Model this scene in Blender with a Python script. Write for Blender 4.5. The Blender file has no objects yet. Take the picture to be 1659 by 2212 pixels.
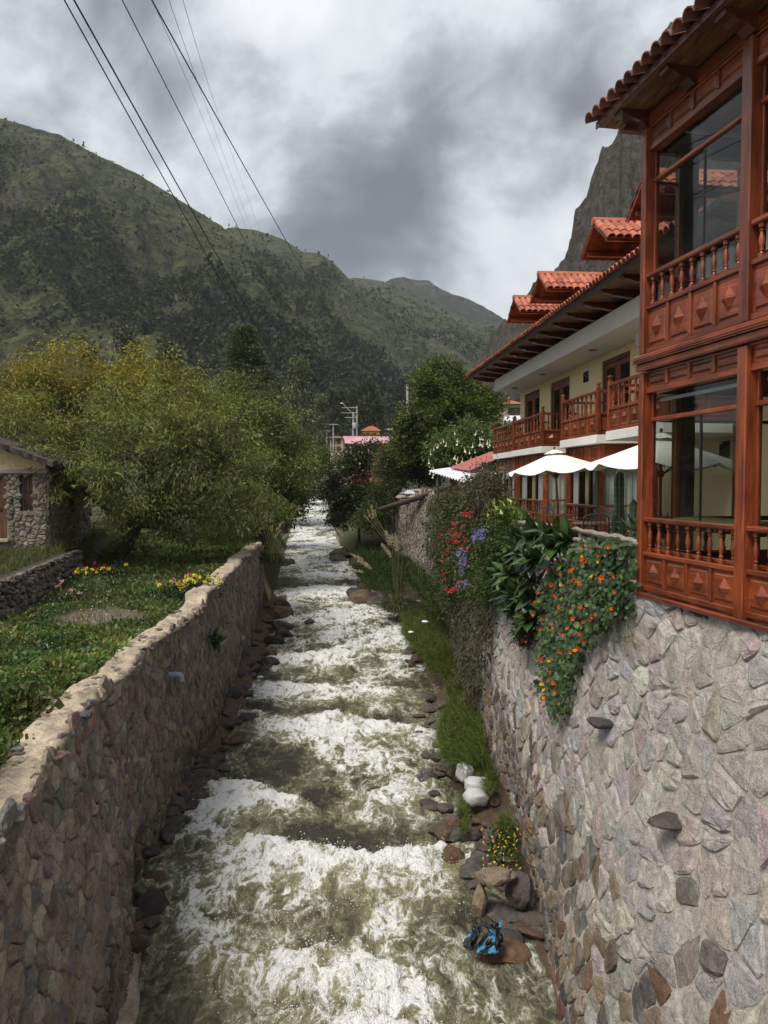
import bpy, math, random
import numpy as np
from mathutils import Vector, Matrix

# ------------------------------------------------------------------ camera, sky, sun, exposure
sc = bpy.context.scene
COL = sc.collection
F = 1662.0                      # focal length in units of a 1659 x 2212 picture
PITCH = math.radians(2.2)
CAMZ = 7.0                      # metres above the near water
cam_d = bpy.data.cameras.new('camera')
cam_d.sensor_fit = 'VERTICAL'; cam_d.sensor_height = 36.0; cam_d.lens = 36.0 * F / 2212.0
cam_d.clip_start = 0.05; cam_d.clip_end = 9000
cam = bpy.data.objects.new('camera', cam_d); COL.objects.link(cam)
cam.location = (0, 0, CAMZ); cam.rotation_euler = (math.pi / 2 - PITCH, 0, 0)
sc.camera = cam

SUN_FROM = Vector((-0.55, -0.62, 1.25)).normalized()
sd = bpy.data.lights.new('sun', 'SUN'); sd.energy = 1.5; sd.angle = math.radians(25); sd.color = (1.0, 0.94, 0.85)
sun = bpy.data.objects.new('sun', sd); COL.objects.link(sun)
sun.rotation_euler = (-SUN_FROM).to_track_quat('-Z', 'Y').to_euler(); sun.location = (0, -20, 60)

sc.view_settings.view_transform = 'Standard'; sc.view_settings.look = 'None'
sc.view_settings.exposure = 1.36; sc.view_settings.gamma = 1.0
sc.view_settings.use_curve_mapping = False
sc.cycles.max_bounces = 6; sc.cycles.diffuse_bounces = 3; sc.cycles.glossy_bounces = 3
sc.cycles.transmission_bounces = 4; sc.cycles.transparent_max_bounces = 12
sc.cycles.volume_bounces = 0
sc.cycles.sample_clamp_indirect = 6.0
sc.cycles.use_denoising = True
sc.cycles.caustics_reflective = False; sc.cycles.caustics_refractive = False

class G:
    """short-hand for building node trees"""
    def __init__(s, tree): s.t = tree
    def __call__(s, typ, **kw):
        n = s.t.nodes.new(typ)
        ins = kw.pop('ins', {})
        for k, v in kw.items(): setattr(n, k, v)
        for k, v in ins.items():
            if isinstance(v, bpy.types.NodeSocket): s.t.links.new(v, n.inputs[k])
            else: n.inputs[k].default_value = v
        return n
    def math(s, op, a, b=0.0, c=0.0, clamp=False):
        n = s('ShaderNodeMath', operation=op, use_clamp=clamp, ins={0: a, 1: b, 2: c}); return n.outputs[0]
    def noise(s, vec, scale, detail=4.0, rough=0.55, dist=0.0, dim='3D'):
        n = s('ShaderNodeTexNoise', noise_dimensions=dim, ins={'Vector': vec, 'Scale': scale, 'Detail': detail, 'Roughness': rough, 'Distortion': dist})
        return n.outputs['Fac']
    def ramp(s, fac, stops, interp='LINEAR'):
        n = s('ShaderNodeValToRGB', ins={0: fac}); r = n.color_ramp; r.interpolation = interp
        while len(r.elements) < len(stops): r.elements.new(0.5)
        for e, (p, c) in zip(r.elements, stops):
            e.position = p; e.color = (*c, 1) if isinstance(c, tuple) else (c, c, c, 1)
        return n.outputs[0]
    def mix(s, fac, a, b, blend='MIX'):
        n = s('ShaderNodeMix', data_type='RGBA', blend_type=blend, clamp_factor=True)
        for k, v in ((0, fac), (6, a), (7, b)):
            if isinstance(v, bpy.types.NodeSocket): s.t.links.new(v, n.inputs[k])
            else: n.inputs[k].default_value = (*v, 1) if isinstance(v, tuple) and len(v) == 3 else v
        return n.outputs[2]
    def maprange(s, v, a, b, c=0.0, d=1.0, smooth=False):
        n = s('ShaderNodeMapRange', interpolation_type='SMOOTHSTEP' if smooth else 'LINEAR', ins={0: v, 1: a, 2: b, 3: c, 4: d}); return n.outputs[0]
    def scalevec(s, vec, sx, sy, sz):
        n = s('ShaderNodeMapping', ins={'Vector': vec, 'Scale': (sx, sy, sz)}); return n.outputs[0]
    def bump(s, h, strength=0.5, dist=0.02, normal=None):
        ins = {'Height': h, 'Strength': strength, 'Distance': dist}
        if normal is not None: ins['Normal'] = normal
        return s('ShaderNodeBump', ins=ins).outputs[0]

def pix_dir(px, py):
    d = (px - 829.5) / F; u = (1106 - py) / F
    c, s = math.cos(PITCH), math.sin(PITCH)
    return Vector((d, c + u * s, -s + u * c))
def at(px, py, Y):
    D = pix_dir(px, py); return Vector((0, 0, CAMZ)) + D * (Y / D.y)
def on_z(px, py, z):
    D = pix_dir(px, py); return Vector((0, 0, CAMZ)) + D * ((z - CAMZ) / D.z)

world = bpy.data.worlds.new('World'); sc.world = world; world.use_nodes = True
wt = world.node_tree; wt.nodes.clear(); g = G(wt)
tc = g('ShaderNodeTexCoord').outputs['Generated']
sky = g('ShaderNodeTexSky', sky_type='NISHITA', sun_disc=False, sun_elevation=math.asin(SUN_FROM.z),
        sun_rotation=math.atan2(SUN_FROM.x, SUN_FROM.y), air_density=1.0, dust_density=2.0)
sx = g('ShaderNodeSeparateXYZ', ins={0: tc})
den = g.math('ADD', g.math('MAXIMUM', sx.outputs[2], 0.0), 0.28)
cx = g.math('DIVIDE', sx.outputs[0], den); cy = g.math('DIVIDE', sx.outputs[1], den)
cv = g('ShaderNodeCombineXYZ', ins={0: cx, 1: cy, 2: 3.7}).outputs[0]
warp = g('ShaderNodeTexNoise', ins={'Vector': cv, 'Scale': 1.6, 'Detail': 3.0}).outputs['Color']
wv = g('ShaderNodeVectorMath', operation='MULTIPLY_ADD', ins={0: warp, 1: (0.32, 0.32, 0.32), 2: cv}).outputs[0]
n1 = g.noise(wv, 1.35, 9.0, 0.56)
tw = g('ShaderNodeVectorMath', operation='MULTIPLY_ADD', ins={0: warp, 1: (.16, .16, .16), 2: tc}).outputs[0]
n2 = g.noise(tw, 6.5, 9.0, 0.56)
n3 = g.noise(tw, 17.0, 8.0, 0.58)
val = g.math('ADD', g.math('ADD', g.math('MULTIPLY', n1, 0.86), g.math('MULTIPLY', n2, 0.50)), g.math('SUBTRACT', g.math('MULTIPLY', n3, 0.18), 0.235))
# the big cloud masses of this sky: dark belly over the valley, brighter breaks round it
for px, py, rad, w in ((900, 400, 17, -0.16), (760, 520, 7, -0.10), (1010, 110, 8, 0.13), (640, 190, 10, 0.12), (360, 340, 9, 0.12), (1120, 520, 10, 0.20),
                       (60, 120, 14, -0.13), (790, 560, 5, 0.08), (1200, 350, 9, 0.05), (420, 60, 8, -0.11), (1150, 250, 6, -0.05)):
    d0 = pix_dir(px, py).normalized()
    dt = g('ShaderNodeVectorMath', operation='DOT_PRODUCT', ins={0: tc, 1: d0}).outputs['Value']
    val = g.math('ADD', val, g.math('MULTIPLY', g.maprange(dt, math.cos(math.radians(rad)), 1.0, 0, 1, True), w))
cc = g.ramp(val, [(0.27, (0.98, 1.03, 1.16)), (0.39, (1.55, 1.63, 1.80)), (0.48, (2.75, 2.87, 3.05)), (0.57, (4.3, 4.45, 4.65)), (0.72, (5.5, 5.6, 5.7))])
wc = g.mix(0.94, sky.outputs[0], cc)
bg = g('ShaderNodeBackground', ins={'Color': wc, 'Strength': 0.073})
wo = g('ShaderNodeOutputWorld', ins={'Surface': bg.outputs[0]})

# ------------------------------------------------------------------ helpers
RNG = np.random.RandomState(11); random.seed(11)
PERM = np.random.RandomState(3).permutation(256)
GRAD = np.array([[1,1,0],[-1,1,0],[1,-1,0],[-1,-1,0],[1,0,1],[-1,0,1],[1,0,-1],[-1,0,-1],[0,1,1],[0,-1,1],[0,1,-1],[0,-1,-1],[1,1,0],[-1,1,0],[0,-1,1],[0,-1,-1]], float)
def pn(x, y, z=0.0, seed=0):
    x, y, z = np.broadcast_arrays(np.asarray(x, float), np.asarray(y, float), np.asarray(z, float))
    xi, yi, zi = np.floor(x).astype(int), np.floor(y).astype(int), np.floor(z).astype(int)
    xf, yf, zf = x - xi, y - yi, z - zi
    fd = lambda t: t * t * t * (t * (t * 6 - 15) + 10)
    u, v, w = fd(xf), fd(yf), fd(zf)
    def gr(a, b, c):
        h = PERM[(PERM[(PERM[(xi + a + seed * 37) & 255] + yi + b) & 255] + zi + c) & 255] & 15
        k = GRAD[h]
        return k[..., 0] * (xf - a) + k[..., 1] * (yf - b) + k[..., 2] * (zf - c)
    l = lambda a, b, t: a + (b - a) * t
    return l(l(l(gr(0,0,0), gr(1,0,0), u), l(gr(0,1,0), gr(1,1,0), u), v), l(l(gr(0,0,1), gr(1,0,1), u), l(gr(0,1,1), gr(1,1,1), u), v), w)
def fbm(x, y, z=0.0, o=4, seed=0, gain=0.5, lac=2.03):
    s = 0; a = 1.0; f = 1.0
    for i in range(o):
        s = s + a * pn(np.asarray(x) * f, np.asarray(y) * f, np.asarray(z) * f + i * 7.3, seed + i); a *= gain; f *= lac
    return s
def ridged(x, y, z=0.0, o=4, seed=0):
    s = 0; a = 1.0; f = 1.0
    for i in range(o):
        s = s + a * (1 - 2 * np.abs(pn(np.asarray(x) * f, np.asarray(y) * f, z + i * 5.1, seed + i))); a *= 0.5; f *= 2.1
    return s
def sstep(a, b, x):
    t = np.clip((np.asarray(x, float) - a) / (b - a), 0, 1); return t * t * (3 - 2 * t)

WM = {}
def link(name, data, M=None, parent=None, label=None, cat=None, group=None, kind=None):
    o = bpy.data.objects.new(name, data); COL.objects.link(o)
    M = M if M is not None else Matrix.Identity(4)
    WM[o] = M
    if parent is not None:
        o.parent = parent; o.matrix_parent_inverse = WM[parent].inverted()
    o.matrix_basis = M
    tag(o, label, cat, group, kind)
    return o
def tag(o, label=None, cat=None, group=None, kind=None):
    for k, v in (('label', label), ('category', cat), ('group', group), ('kind', kind)):
        if v: o[k] = v
    return o
def thing(name, loc, label, cat, group=None):
    return link(name, None, Matrix.Translation(Vector(loc)), None, label, cat, group, 'thing')
def T(x, y, z): return Matrix.Translation((x, y, z))
def frame(o, x, y):
    """matrix of a local frame: origin o, ground directions x and y, z up"""
    return Matrix(((x[0], y[0], 0, o[0]), (x[1], y[1], 0, o[1]), (0, 0, 1, o[2]), (0, 0, 0, 1)))

def np_mesh(name, V, faces, cols=None, smooth=False, mat=None, extra=None):
    """V (n,3); faces: list of arrays (k, m) of the same corner count each"""
    me = bpy.data.meshes.new(name)
    V = np.ascontiguousarray(V, np.float32)
    faces = [np.asarray(f, np.int32) for f in faces if len(f)]
    me.vertices.add(len(V)); me.vertices.foreach_set('co', V.ravel())
    nl = sum(f.size for f in faces); npoly = sum(len(f) for f in faces)
    me.loops.add(nl); me.polygons.add(npoly)
    me.loops.foreach_set('vertex_index', np.concatenate([f.ravel() for f in faces]))
    tot = np.concatenate([np.full(len(f), f.shape[1], np.int32) for f in faces])
    st = np.concatenate([[0], np.cumsum(tot)[:-1]]).astype(np.int32)
    me.polygons.foreach_set('loop_start', st)
    me.polygons.foreach_set('use_smooth', np.full(npoly, smooth, bool))
    me.update(calc_edges=True)
    if cols is not None:
        c = np.ones((len(V), 4), np.float32); c[:, :3] = cols
        a = me.attributes.new('col', 'FLOAT_COLOR', 'POINT'); a.data.foreach_set('color', c.ravel())
    for k, arr in (extra or {}).items():
        a = me.attributes.new(k, 'FLOAT', 'POINT'); a.data.foreach_set('value', np.ascontiguousarray(arr, np.float32))
    if mat: me.materials.append(mat)
    return me

class MB:
    """collects plain shapes into one mesh"""
    def __init__(s): s.v = []; s.f = []; s.c = []
    def add(s, vs, fs, M=None, col=None):
        b = len(s.v)
        for p in vs:
            p = Vector(p); s.v.append(M @ p if M is not None else p)
            s.c.append(col or (1, 1, 1))
        s.f += [tuple(i + b for i in f) for f in fs]
        return s
    def box(s, x0, x1, y0, y1, z0, z1, M=None, col=None, bev=0.0):
        if bev <= 0:
            vs = [(x, y, z) for z in (z0, z1) for y in (y0, y1) for x in (x0, x1)]
            return s.add(vs, [(0,2,3,1),(4,5,7,6),(0,1,5,4),(2,6,7,3),(0,4,6,2),(1,3,7,5)], M, col)
        b = min(bev, (x1-x0)*.45, (y1-y0)*.45, (z1-z0)*.45)
        vs = []; idx = {}
        X, Y, Z = (x0, x1), (y0, y1), (z0, z1)
        for i in (0,1):
            for j in (0,1):
                for k in (0,1):
                    si, sj, sk = (1, -1)[i]*b, (1, -1)[j]*b, (1, -1)[k]*b
                    for ax, p in (('x', (X[i], Y[j]+sj, Z[k]+sk)), ('y', (X[i]+si, Y[j], Z[k]+sk)), ('z', (X[i]+si, Y[j]+sj, Z[k]))):
                        idx[i,j,k,ax] = len(vs); vs.append(p)
        fs = []
        for a, nm in enumerate('xyz'):
            o1, o2 = [q for q in range(3) if q != a]
            for e in (0,1):
                loop = []
                for p, q in ((0,0),(1,0),(1,1),(0,1)):
                    key = [0,0,0]; key[a] = e; key[o1] = p; key[o2] = q; loop.append(idx[(*key, nm)])
                fs.append(tuple(loop))
            for p in (0,1):
                for q in (0,1):
                    k0 = [0,0,0]; k1 = [0,0,0]; k1[a] = 1
                    for kk in (k0, k1): kk[o1] = p; kk[o2] = q
                    fs.append((idx[(*k0,'xyz'[o1])], idx[(*k1,'xyz'[o1])], idx[(*k1,'xyz'[o2])], idx[(*k0,'xyz'[o2])]))
        for i in (0,1):
            for j in (0,1):
                for k in (0,1): fs.append((idx[i,j,k,'x'], idx[i,j,k,'y'], idx[i,j,k,'z']))
        return s.add(vs, fs, M, col)
    def tube(s, pts, rad, n=6, M=None, col=None, cap=True):
        pts = [Vector(p) for p in pts]
        if not isinstance(rad, (list, tuple)): rad = [rad] * len(pts)
        vs = []; fs = []; up = None
        for i, p in enumerate(pts):
            d = (pts[min(i+1, len(pts)-1)] - pts[max(i-1, 0)]).normalized()
            if up is None: up = Vector((0, 0, 1)) if abs(d.z) < 0.9 else Vector((1, 0, 0))
            a = d.cross(up).normalized(); b = a.cross(d).normalized(); up = b
            for k in range(n):
                t = 2 * math.pi * k / n
                vs.append(p + (a * math.cos(t) + b * math.sin(t)) * rad[i])
        for i in range(len(pts) - 1):
            for k in range(n):
                fs.append((i*n+k, i*n+(k+1) % n, (i+1)*n+(k+1) % n, (i+1)*n+k))
        if cap: fs += [tuple(range(n-1, -1, -1)), tuple((len(pts)-1)*n+k for k in range(n))]
        return s.add(vs, fs, M, col)
    def lathe(s, prof, n=10, M=None, col=None, sq=()):
        """prof: (radius, z); rows in sq are square"""
        vs = []; fs = []
        for i, (r, z) in enumerate(prof):
            for k in range(n):
                t = 2*math.pi*(k+.5)/n; rr = r
                if i in sq: rr = r / max(abs(math.cos(t)), abs(math.sin(t)))
                vs.append((rr*math.cos(t), rr*math.sin(t), z))
        for i in range(len(prof)-1):
            for k in range(n): fs.append((i*n+k, i*n+(k+1) % n, (i+1)*n+(k+1) % n, (i+1)*n+k))
        fs += [tuple(range(n-1, -1, -1)), tuple((len(prof)-1)*n+k for k in range(n))]
        return s.add(vs, fs, M, col)
    def prism(s, poly, axis, a, b, M=None, col=None):
        """extrude a 2-D polygon along axis from a to b"""
        n = len(poly); vs = []
        for t in (a, b):
            for p, q in poly:
                vs.append({'x': (t, p, q), 'y': (p, t, q), 'z': (p, q, t)}[axis])
        fs = [tuple(range(n-1, -1, -1)), tuple(range(n, 2*n))] + [(i, (i+1) % n, n+(i+1) % n, n+i) for i in range(n)]
        return s.add(vs, fs, M, col)
    def mesh(s, name, mat=None, smooth=False, cols=False):
        me = bpy.data.meshes.new(name); me.from_pydata([tuple(v) for v in s.v], [], s.f); me.update()
        if smooth:
            me.polygons.foreach_set('use_smooth', np.ones(len(me.polygons), bool))
            try: me.set_sharp_from_angle(angle=math.radians(40))
            except Exception: pass
        if cols:
            c = np.ones((len(s.v), 4), np.float32); c[:, :3] = np.array(s.c)
            a = me.attributes.new('col', 'FLOAT_COLOR', 'POINT'); a.data.foreach_set('color', c.ravel())
        if mat: me.materials.append(mat)
        return me
    def obj(s, name, mat, parent=None, M=None, smooth=False, cols=False, **kw):
        return link(name, s.mesh(name, mat, smooth, cols), M, parent, **kw)

# ------------------------------------------------------------------ materials
def new_mat(name):
    m = bpy.data.materials.new(name); m.use_nodes = True
    m.node_tree.nodes.clear(); return m, G(m.node_tree)
def finish(g, base, rough=0.7, normal=None, spec=0.4, **kw):
    ins = {'Base Color': base if isinstance(base, bpy.types.NodeSocket) else (*base, 1), 'Roughness': rough, 'Specular IOR Level': spec}
    if normal is not None: ins['Normal'] = normal
    ins.update(kw)
    p = g('ShaderNodeBsdfPrincipled', ins=ins)
    g('ShaderNodeOutputMaterial', ins={'Surface': p.outputs[0]})
    return p
def objco(g): return g('ShaderNodeTexCoord').outputs['Object']
def worldpos(g): return g('ShaderNodeNewGeometry').outputs['Position']
def attr(g, name='col'): return g('ShaderNodeAttribute', attribute_name=name)

def plain(name, col, rough=0.6, var=0.25, scale=3.0, bump=0.0, bscale=30.0, spec=0.4, stretch=(1,1,1), coat=0.0, metal=0.0, rand=0.0):
    m, g = new_mat(name); p = g.scalevec(worldpos(g), *stretch)
    n = g.noise(p, scale, 5.0, 0.6)
    c = g.mix(n, tuple(max(0, x*(1-var)) for x in col), tuple(min(1, x*(1+var)) for x in col))
    if rand: c = g.mix(1.0, c, g.ramp(g('ShaderNodeObjectInfo').outputs['Random'], [(0.0, 1 - rand), (1.0, 1 + rand)]), 'MULTIPLY')
    nm = g.bump(g.noise(p, bscale, 4.0), bump, 0.01) if bump else None
    finish(g, c, rough, nm, spec, **{'Coat Weight': coat, 'Metallic': metal}); return m

def stone_mat(name, mortar=False, grit=1.0, pale=0.35):
    m, g = new_mat(name); p = worldpos(g)
    c = attr(g).outputs['Color']
    n = g.noise(p, 8.0, 7.0, 0.7, .5); n2 = g.noise(p, 45.0, 4.0, 0.6); n3 = g.noise(p, 3.3, 4.0, 0.6)
    c = g.mix(1.0, c, g.ramp(n, [(0.28, 0.52), (0.5, 0.95), (0.72, 1.3)]), 'MULTIPLY')
    c = g.mix(1.0, c, g.ramp(n2, [(0.3, 0.75), (0.7, 1.2)]), 'MULTIPLY')
    c = g.mix(g.math('MULTIPLY', g.ramp(n3, [(0.52, 0.0), (0.66, 1.0)]), pale), c, (0.42, 0.39, 0.35))   # lime and lichen smears
    h = g.math('ADD', g.math('MULTIPLY', n, 0.6), g.math('MULTIPLY', n2, 0.4))
    finish(g, c, 0.88, g.bump(h, 1.0, 0.06 * grit), 0.25); return m

def wood_mat(name, col, stretch, rough=0.36, coat=0.35, var=0.55):
    m, g = new_mat(name); p = worldpos(g)
    s = g.scalevec(p, *stretch)
    n = g.noise(s, 6.0, 6.0, 0.62, 0.6); n2 = g.noise(p, 1.7, 3.0)
    lo = tuple(x*(1-var) for x in col); hi = tuple(min(1, x*(1+var)) for x in col)
    c = g.mix(g.ramp(n, [(0.3, 0.0), (0.7, 1.0)]), lo, hi)
    c = g.mix(1.0, c, g.ramp(n2, [(0.3, 0.62), (0.7, 1.25)]), 'MULTIPLY')
    rnd = g('ShaderNodeObjectInfo').outputs['Random']
    c = g.mix(1.0, c, g.ramp(rnd, [(0.0, 0.72), (1.0, 1.22)]), 'MULTIPLY')
    finish(g, c, rough, g.bump(n, 0.2, 0.006), 0.4, **{'Coat Weight': coat, 'Coat Roughness': 0.25}); return m

def leaf_mat(name, trans=0.38, rough=0.45, spec=0.35):
    m, g = new_mat(name)
    c = attr(g).outputs['Color']
    p = g('ShaderNodeBsdfPrincipled', ins={'Base Color': c, 'Roughness': rough, 'Specular IOR Level': spec})
    t = g('ShaderNodeBsdfTranslucent', ins={'Color': g.mix(1.0, c, (1.0, 1.0, 0.55), 'MULTIPLY')})
    x = g('ShaderNodeMixShader', ins={0: trans, 1: p.outputs[0], 2: t.outputs[0]})
    g('ShaderNodeOutputMaterial', ins={'Surface': x.outputs[0]}); return m

M = {}
M['stone'] = stone_mat('wall_stone')
M['stone_right'] = stone_mat('pale_wall_stone', pale=0.32)
M['rock'] = stone_mat('river_rock', pale=0.12)
M['leaf'] = leaf_mat('leaf'); M['glossleaf'] = leaf_mat('glossy_leaf', 0.15, 0.3, 0.5); M['petal'] = leaf_mat('petal', 0.35, 0.6, 0.2)
M['grass'] = leaf_mat('grass_blade', 0.25, 0.55, 0.25)
M['woodv'] = wood_mat('red_wood_upright', (0.19, 0.042, 0.014), (3, 3, 0.35))
M['woodh'] = wood_mat('red_wood_level', (0.19, 0.042, 0.014), (0.35, 0.35, 3))
M['wooddark'] = wood_mat('dark_wood', (0.085, 0.022, 0.010), (0.5, 2, 2))
M['soffit'] = wood_mat('soffit_board', (0.16, 0.075, 0.030), (2.5, 0.3, 1), 0.5, 0.05)
M['soffit_red'] = wood_mat('dormer_soffit_board', (0.23, 0.058, 0.022), (0.5, 2.5, 0.5), 0.45, 0.1)
M['tile'] = plain('clay_tile', (0.36, 0.115, 0.068), 0.8, 0.55, 6.0, 0.6, 40.0, rand=.35)
M['tile_old'] = plain('weathered_clay_tile', (0.20, 0.085, 0.058), 0.8, 0.6, 7.0, 0.6, 40.0, rand=.35)
M['cream'] = plain('cream_plaster', (0.70, 0.57, 0.33), 0.85, 0.10, 1.2, 0.25, 60.0, 0.2)
M['white'] = plain('white_plaster', (0.70, 0.69, 0.66), 0.85, 0.14, 1.6, 0.3, 40.0, 0.2)
M['grey_white'] = plain('soffit_plaster', (0.62, 0.60, 0.56), 0.85, 0.12, 1.0, 0.2, 40.0, 0.2)
M['canvas'] = plain('umbrella_canvas', (0.80, 0.78, 0.71), 0.9, 0.07, 2.5, 0.35, 9.0, 0.1)
M['curtain'] = plain('white_curtain', (0.70, 0.71, 0.72), 0.9, 0.08, 2.0, 0, 1, 0.1)
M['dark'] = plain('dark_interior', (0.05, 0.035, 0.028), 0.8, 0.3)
M['metal'] = plain('dark_iron', (0.03, 0.028, 0.026), 0.5, 0.2)
M['bark'] = plain('bark', (0.075, 0.058, 0.042), 0.9, 0.5, 6.0, 1.0, 25.0, 0.2, (1, 1, 0.4))
M['log'] = plain('weathered_log', (0.27, 0.235, 0.20), 0.9, 0.5, 7.0, 1.0, 30.0, 0.2, (1, 0.3, 1))
M['concrete'] = plain('pole_concrete', (0.36, 0.35, 0.33), 0.85, 0.2, 3.0)
M['pipe'] = plain('grey_plastic_pipe', (0.28, 0.31, 0.35), 0.4, 0.12, 5.0)
M['wire'] = plain('wire_black', (0.012, 0.013, 0.016), 0.6, 0.1)
def glass_mat(name, tint, refl):
    m, g = new_mat(name)
    t = g('ShaderNodeBsdfTransparent', ins={'Color': (*tint, 1)})
    gl = g('ShaderNodeBsdfGlossy', ins={'Color': (1, 1, 1, 1), 'Roughness': 0.02})
    fc = g('ShaderNodeLayerWeight', ins={'Blend': 0.5}).outputs['Facing']
    f = g.math('ADD', g.math('MULTIPLY', g.math('POWER', fc, 5.0), 0.55 * refl), 0.025 * refl, clamp=True)
    x = g('ShaderNodeMixShader', ins={0: f, 1: t.outputs[0], 2: gl.outputs[0]})
    g('ShaderNodeOutputMaterial', ins={'Surface': x.outputs[0]}); return m
M['glass'] = glass_mat('window_glass', (0.80, 0.83, 0.82), 1.0)
M['glass_dark'] = glass_mat('tinted_glass', (0.30, 0.36, 0.36), 1.6)
MT = M
# ------------------------------------------------------------------ river course and banks (metres, river runs toward the camera)
tab = lambda ys, vs: (lambda Y: np.interp(Y, ys, vs))
WATER = tab([-5, 8, 14, 22, 27, 31, 36, 51, 85, 150, 230, 320], [-0.25, -0.12, 0.0, 0.08, 0.15, 0.35, 0.75, 1.5, 3.0, 5.0, 6.25, 7.6])
RL = tab([-5, 5, 10, 13, 17, 21, 27, 31, 36, 51, 85, 150, 320], [-2.6, -3.0, -3.5, -4.35, -4.35, -4.2, -4.55, -4.75, -4.95, -6.3, -9.4, -15.2, -31])
RR = tab([-5, 5, 10, 13, 16.4, 21, 27, 31, 36, 44, 51, 85, 150, 320], [2.9, 2.5, 2.1, 1.6, 1.05, 1.1, 1.2, 0.8, 0.25, -1.4, -3.0, -6.4, -12, -26.5])
# left wall: outer top edge, foot, top height
LWT = tab([-6, 7.08, 7.95, 9.0, 11.2, 14.35, 17.8, 20, 24.3, 31.3, 38], [-2.3, -3.53, -3.69, -3.88, -4.24, -4.46, -4.58, -4.62, -4.96, -5.6, -6.05])
LWB = tab([-6, 5, 10, 11.5, 13.1, 17, 21, 30, 38], [-2.0, -2.9, -3.46, -3.9, -4.33, -4.5, -4.6, -5.35, -6.0])
def LWZ(Y): return 3.9 + 0.2 * sstep(19.7, 20.1, Y) + 0.04 * np.sin(np.asarray(Y) * 1.3)
# right wall: top edge, foot
RWT = tab([-6, 5.5, 7.5, 9.9, 12, 16, 20.3, 25, 30, 37, 60], [6.3, 4.17, 3.80, 3.36, 3.2, 3.0, 2.85, 2.75, 2.72, 2.7, 0.2])
RWB = tab([-6, 5, 8, 10, 13, 16, 22, 30, 37, 60], [3.6, 2.15, 2.35, 2.43, 2.52, 2.62, 2.62, 2.55, 2.5, 0.05])
RBZ = tab([5, 13, 16, 22, 27, 36, 51, 60], [-0.3, 0.05, 0.3, 0.35, 0.6, 1.4, 2.2, 2.6])      # soil height at the foot of the right wall
DRYX = lambda Y: -9.3 - 0.184 * (np.asarray(Y) - 18.7)                                     # dry stone terrace wall on the left

def land_left(X, Y):
    X = np.asarray(X, float); Y = np.asarray(Y, float)
    base = np.where(Y < 38, 3.55 + 0.012 * np.maximum(Y - 12, 0), 0)
    base = np.where(Y >= 38, np.maximum(3.86, WATER(Y) + 1.4), base)
    up = 0.95 * sstep(0.0, 0.35, DRYX(Y) - X) * (1 - sstep(27, 29, Y)) + 0.95 * sstep(27, 31, Y) * sstep(0, 3, -9.8 - X)
    d = np.maximum(-14 - X, 0)
    return base + up + 0.03 * np.minimum(d, 300) + 0.10 * fbm(X * .35, Y * .35, 0.3, 3, 5)
def land_right(X, Y):
    base = np.where(np.asarray(Y) < 31, 5.55, np.where(np.asarray(Y) < 60, 6.0, np.maximum(6.0, WATER(Y) + 1.4)))
    d = np.maximum(np.asarray(X) - 14, 0)
    return base + 0.04 * np.minimum(d, 300)

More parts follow.
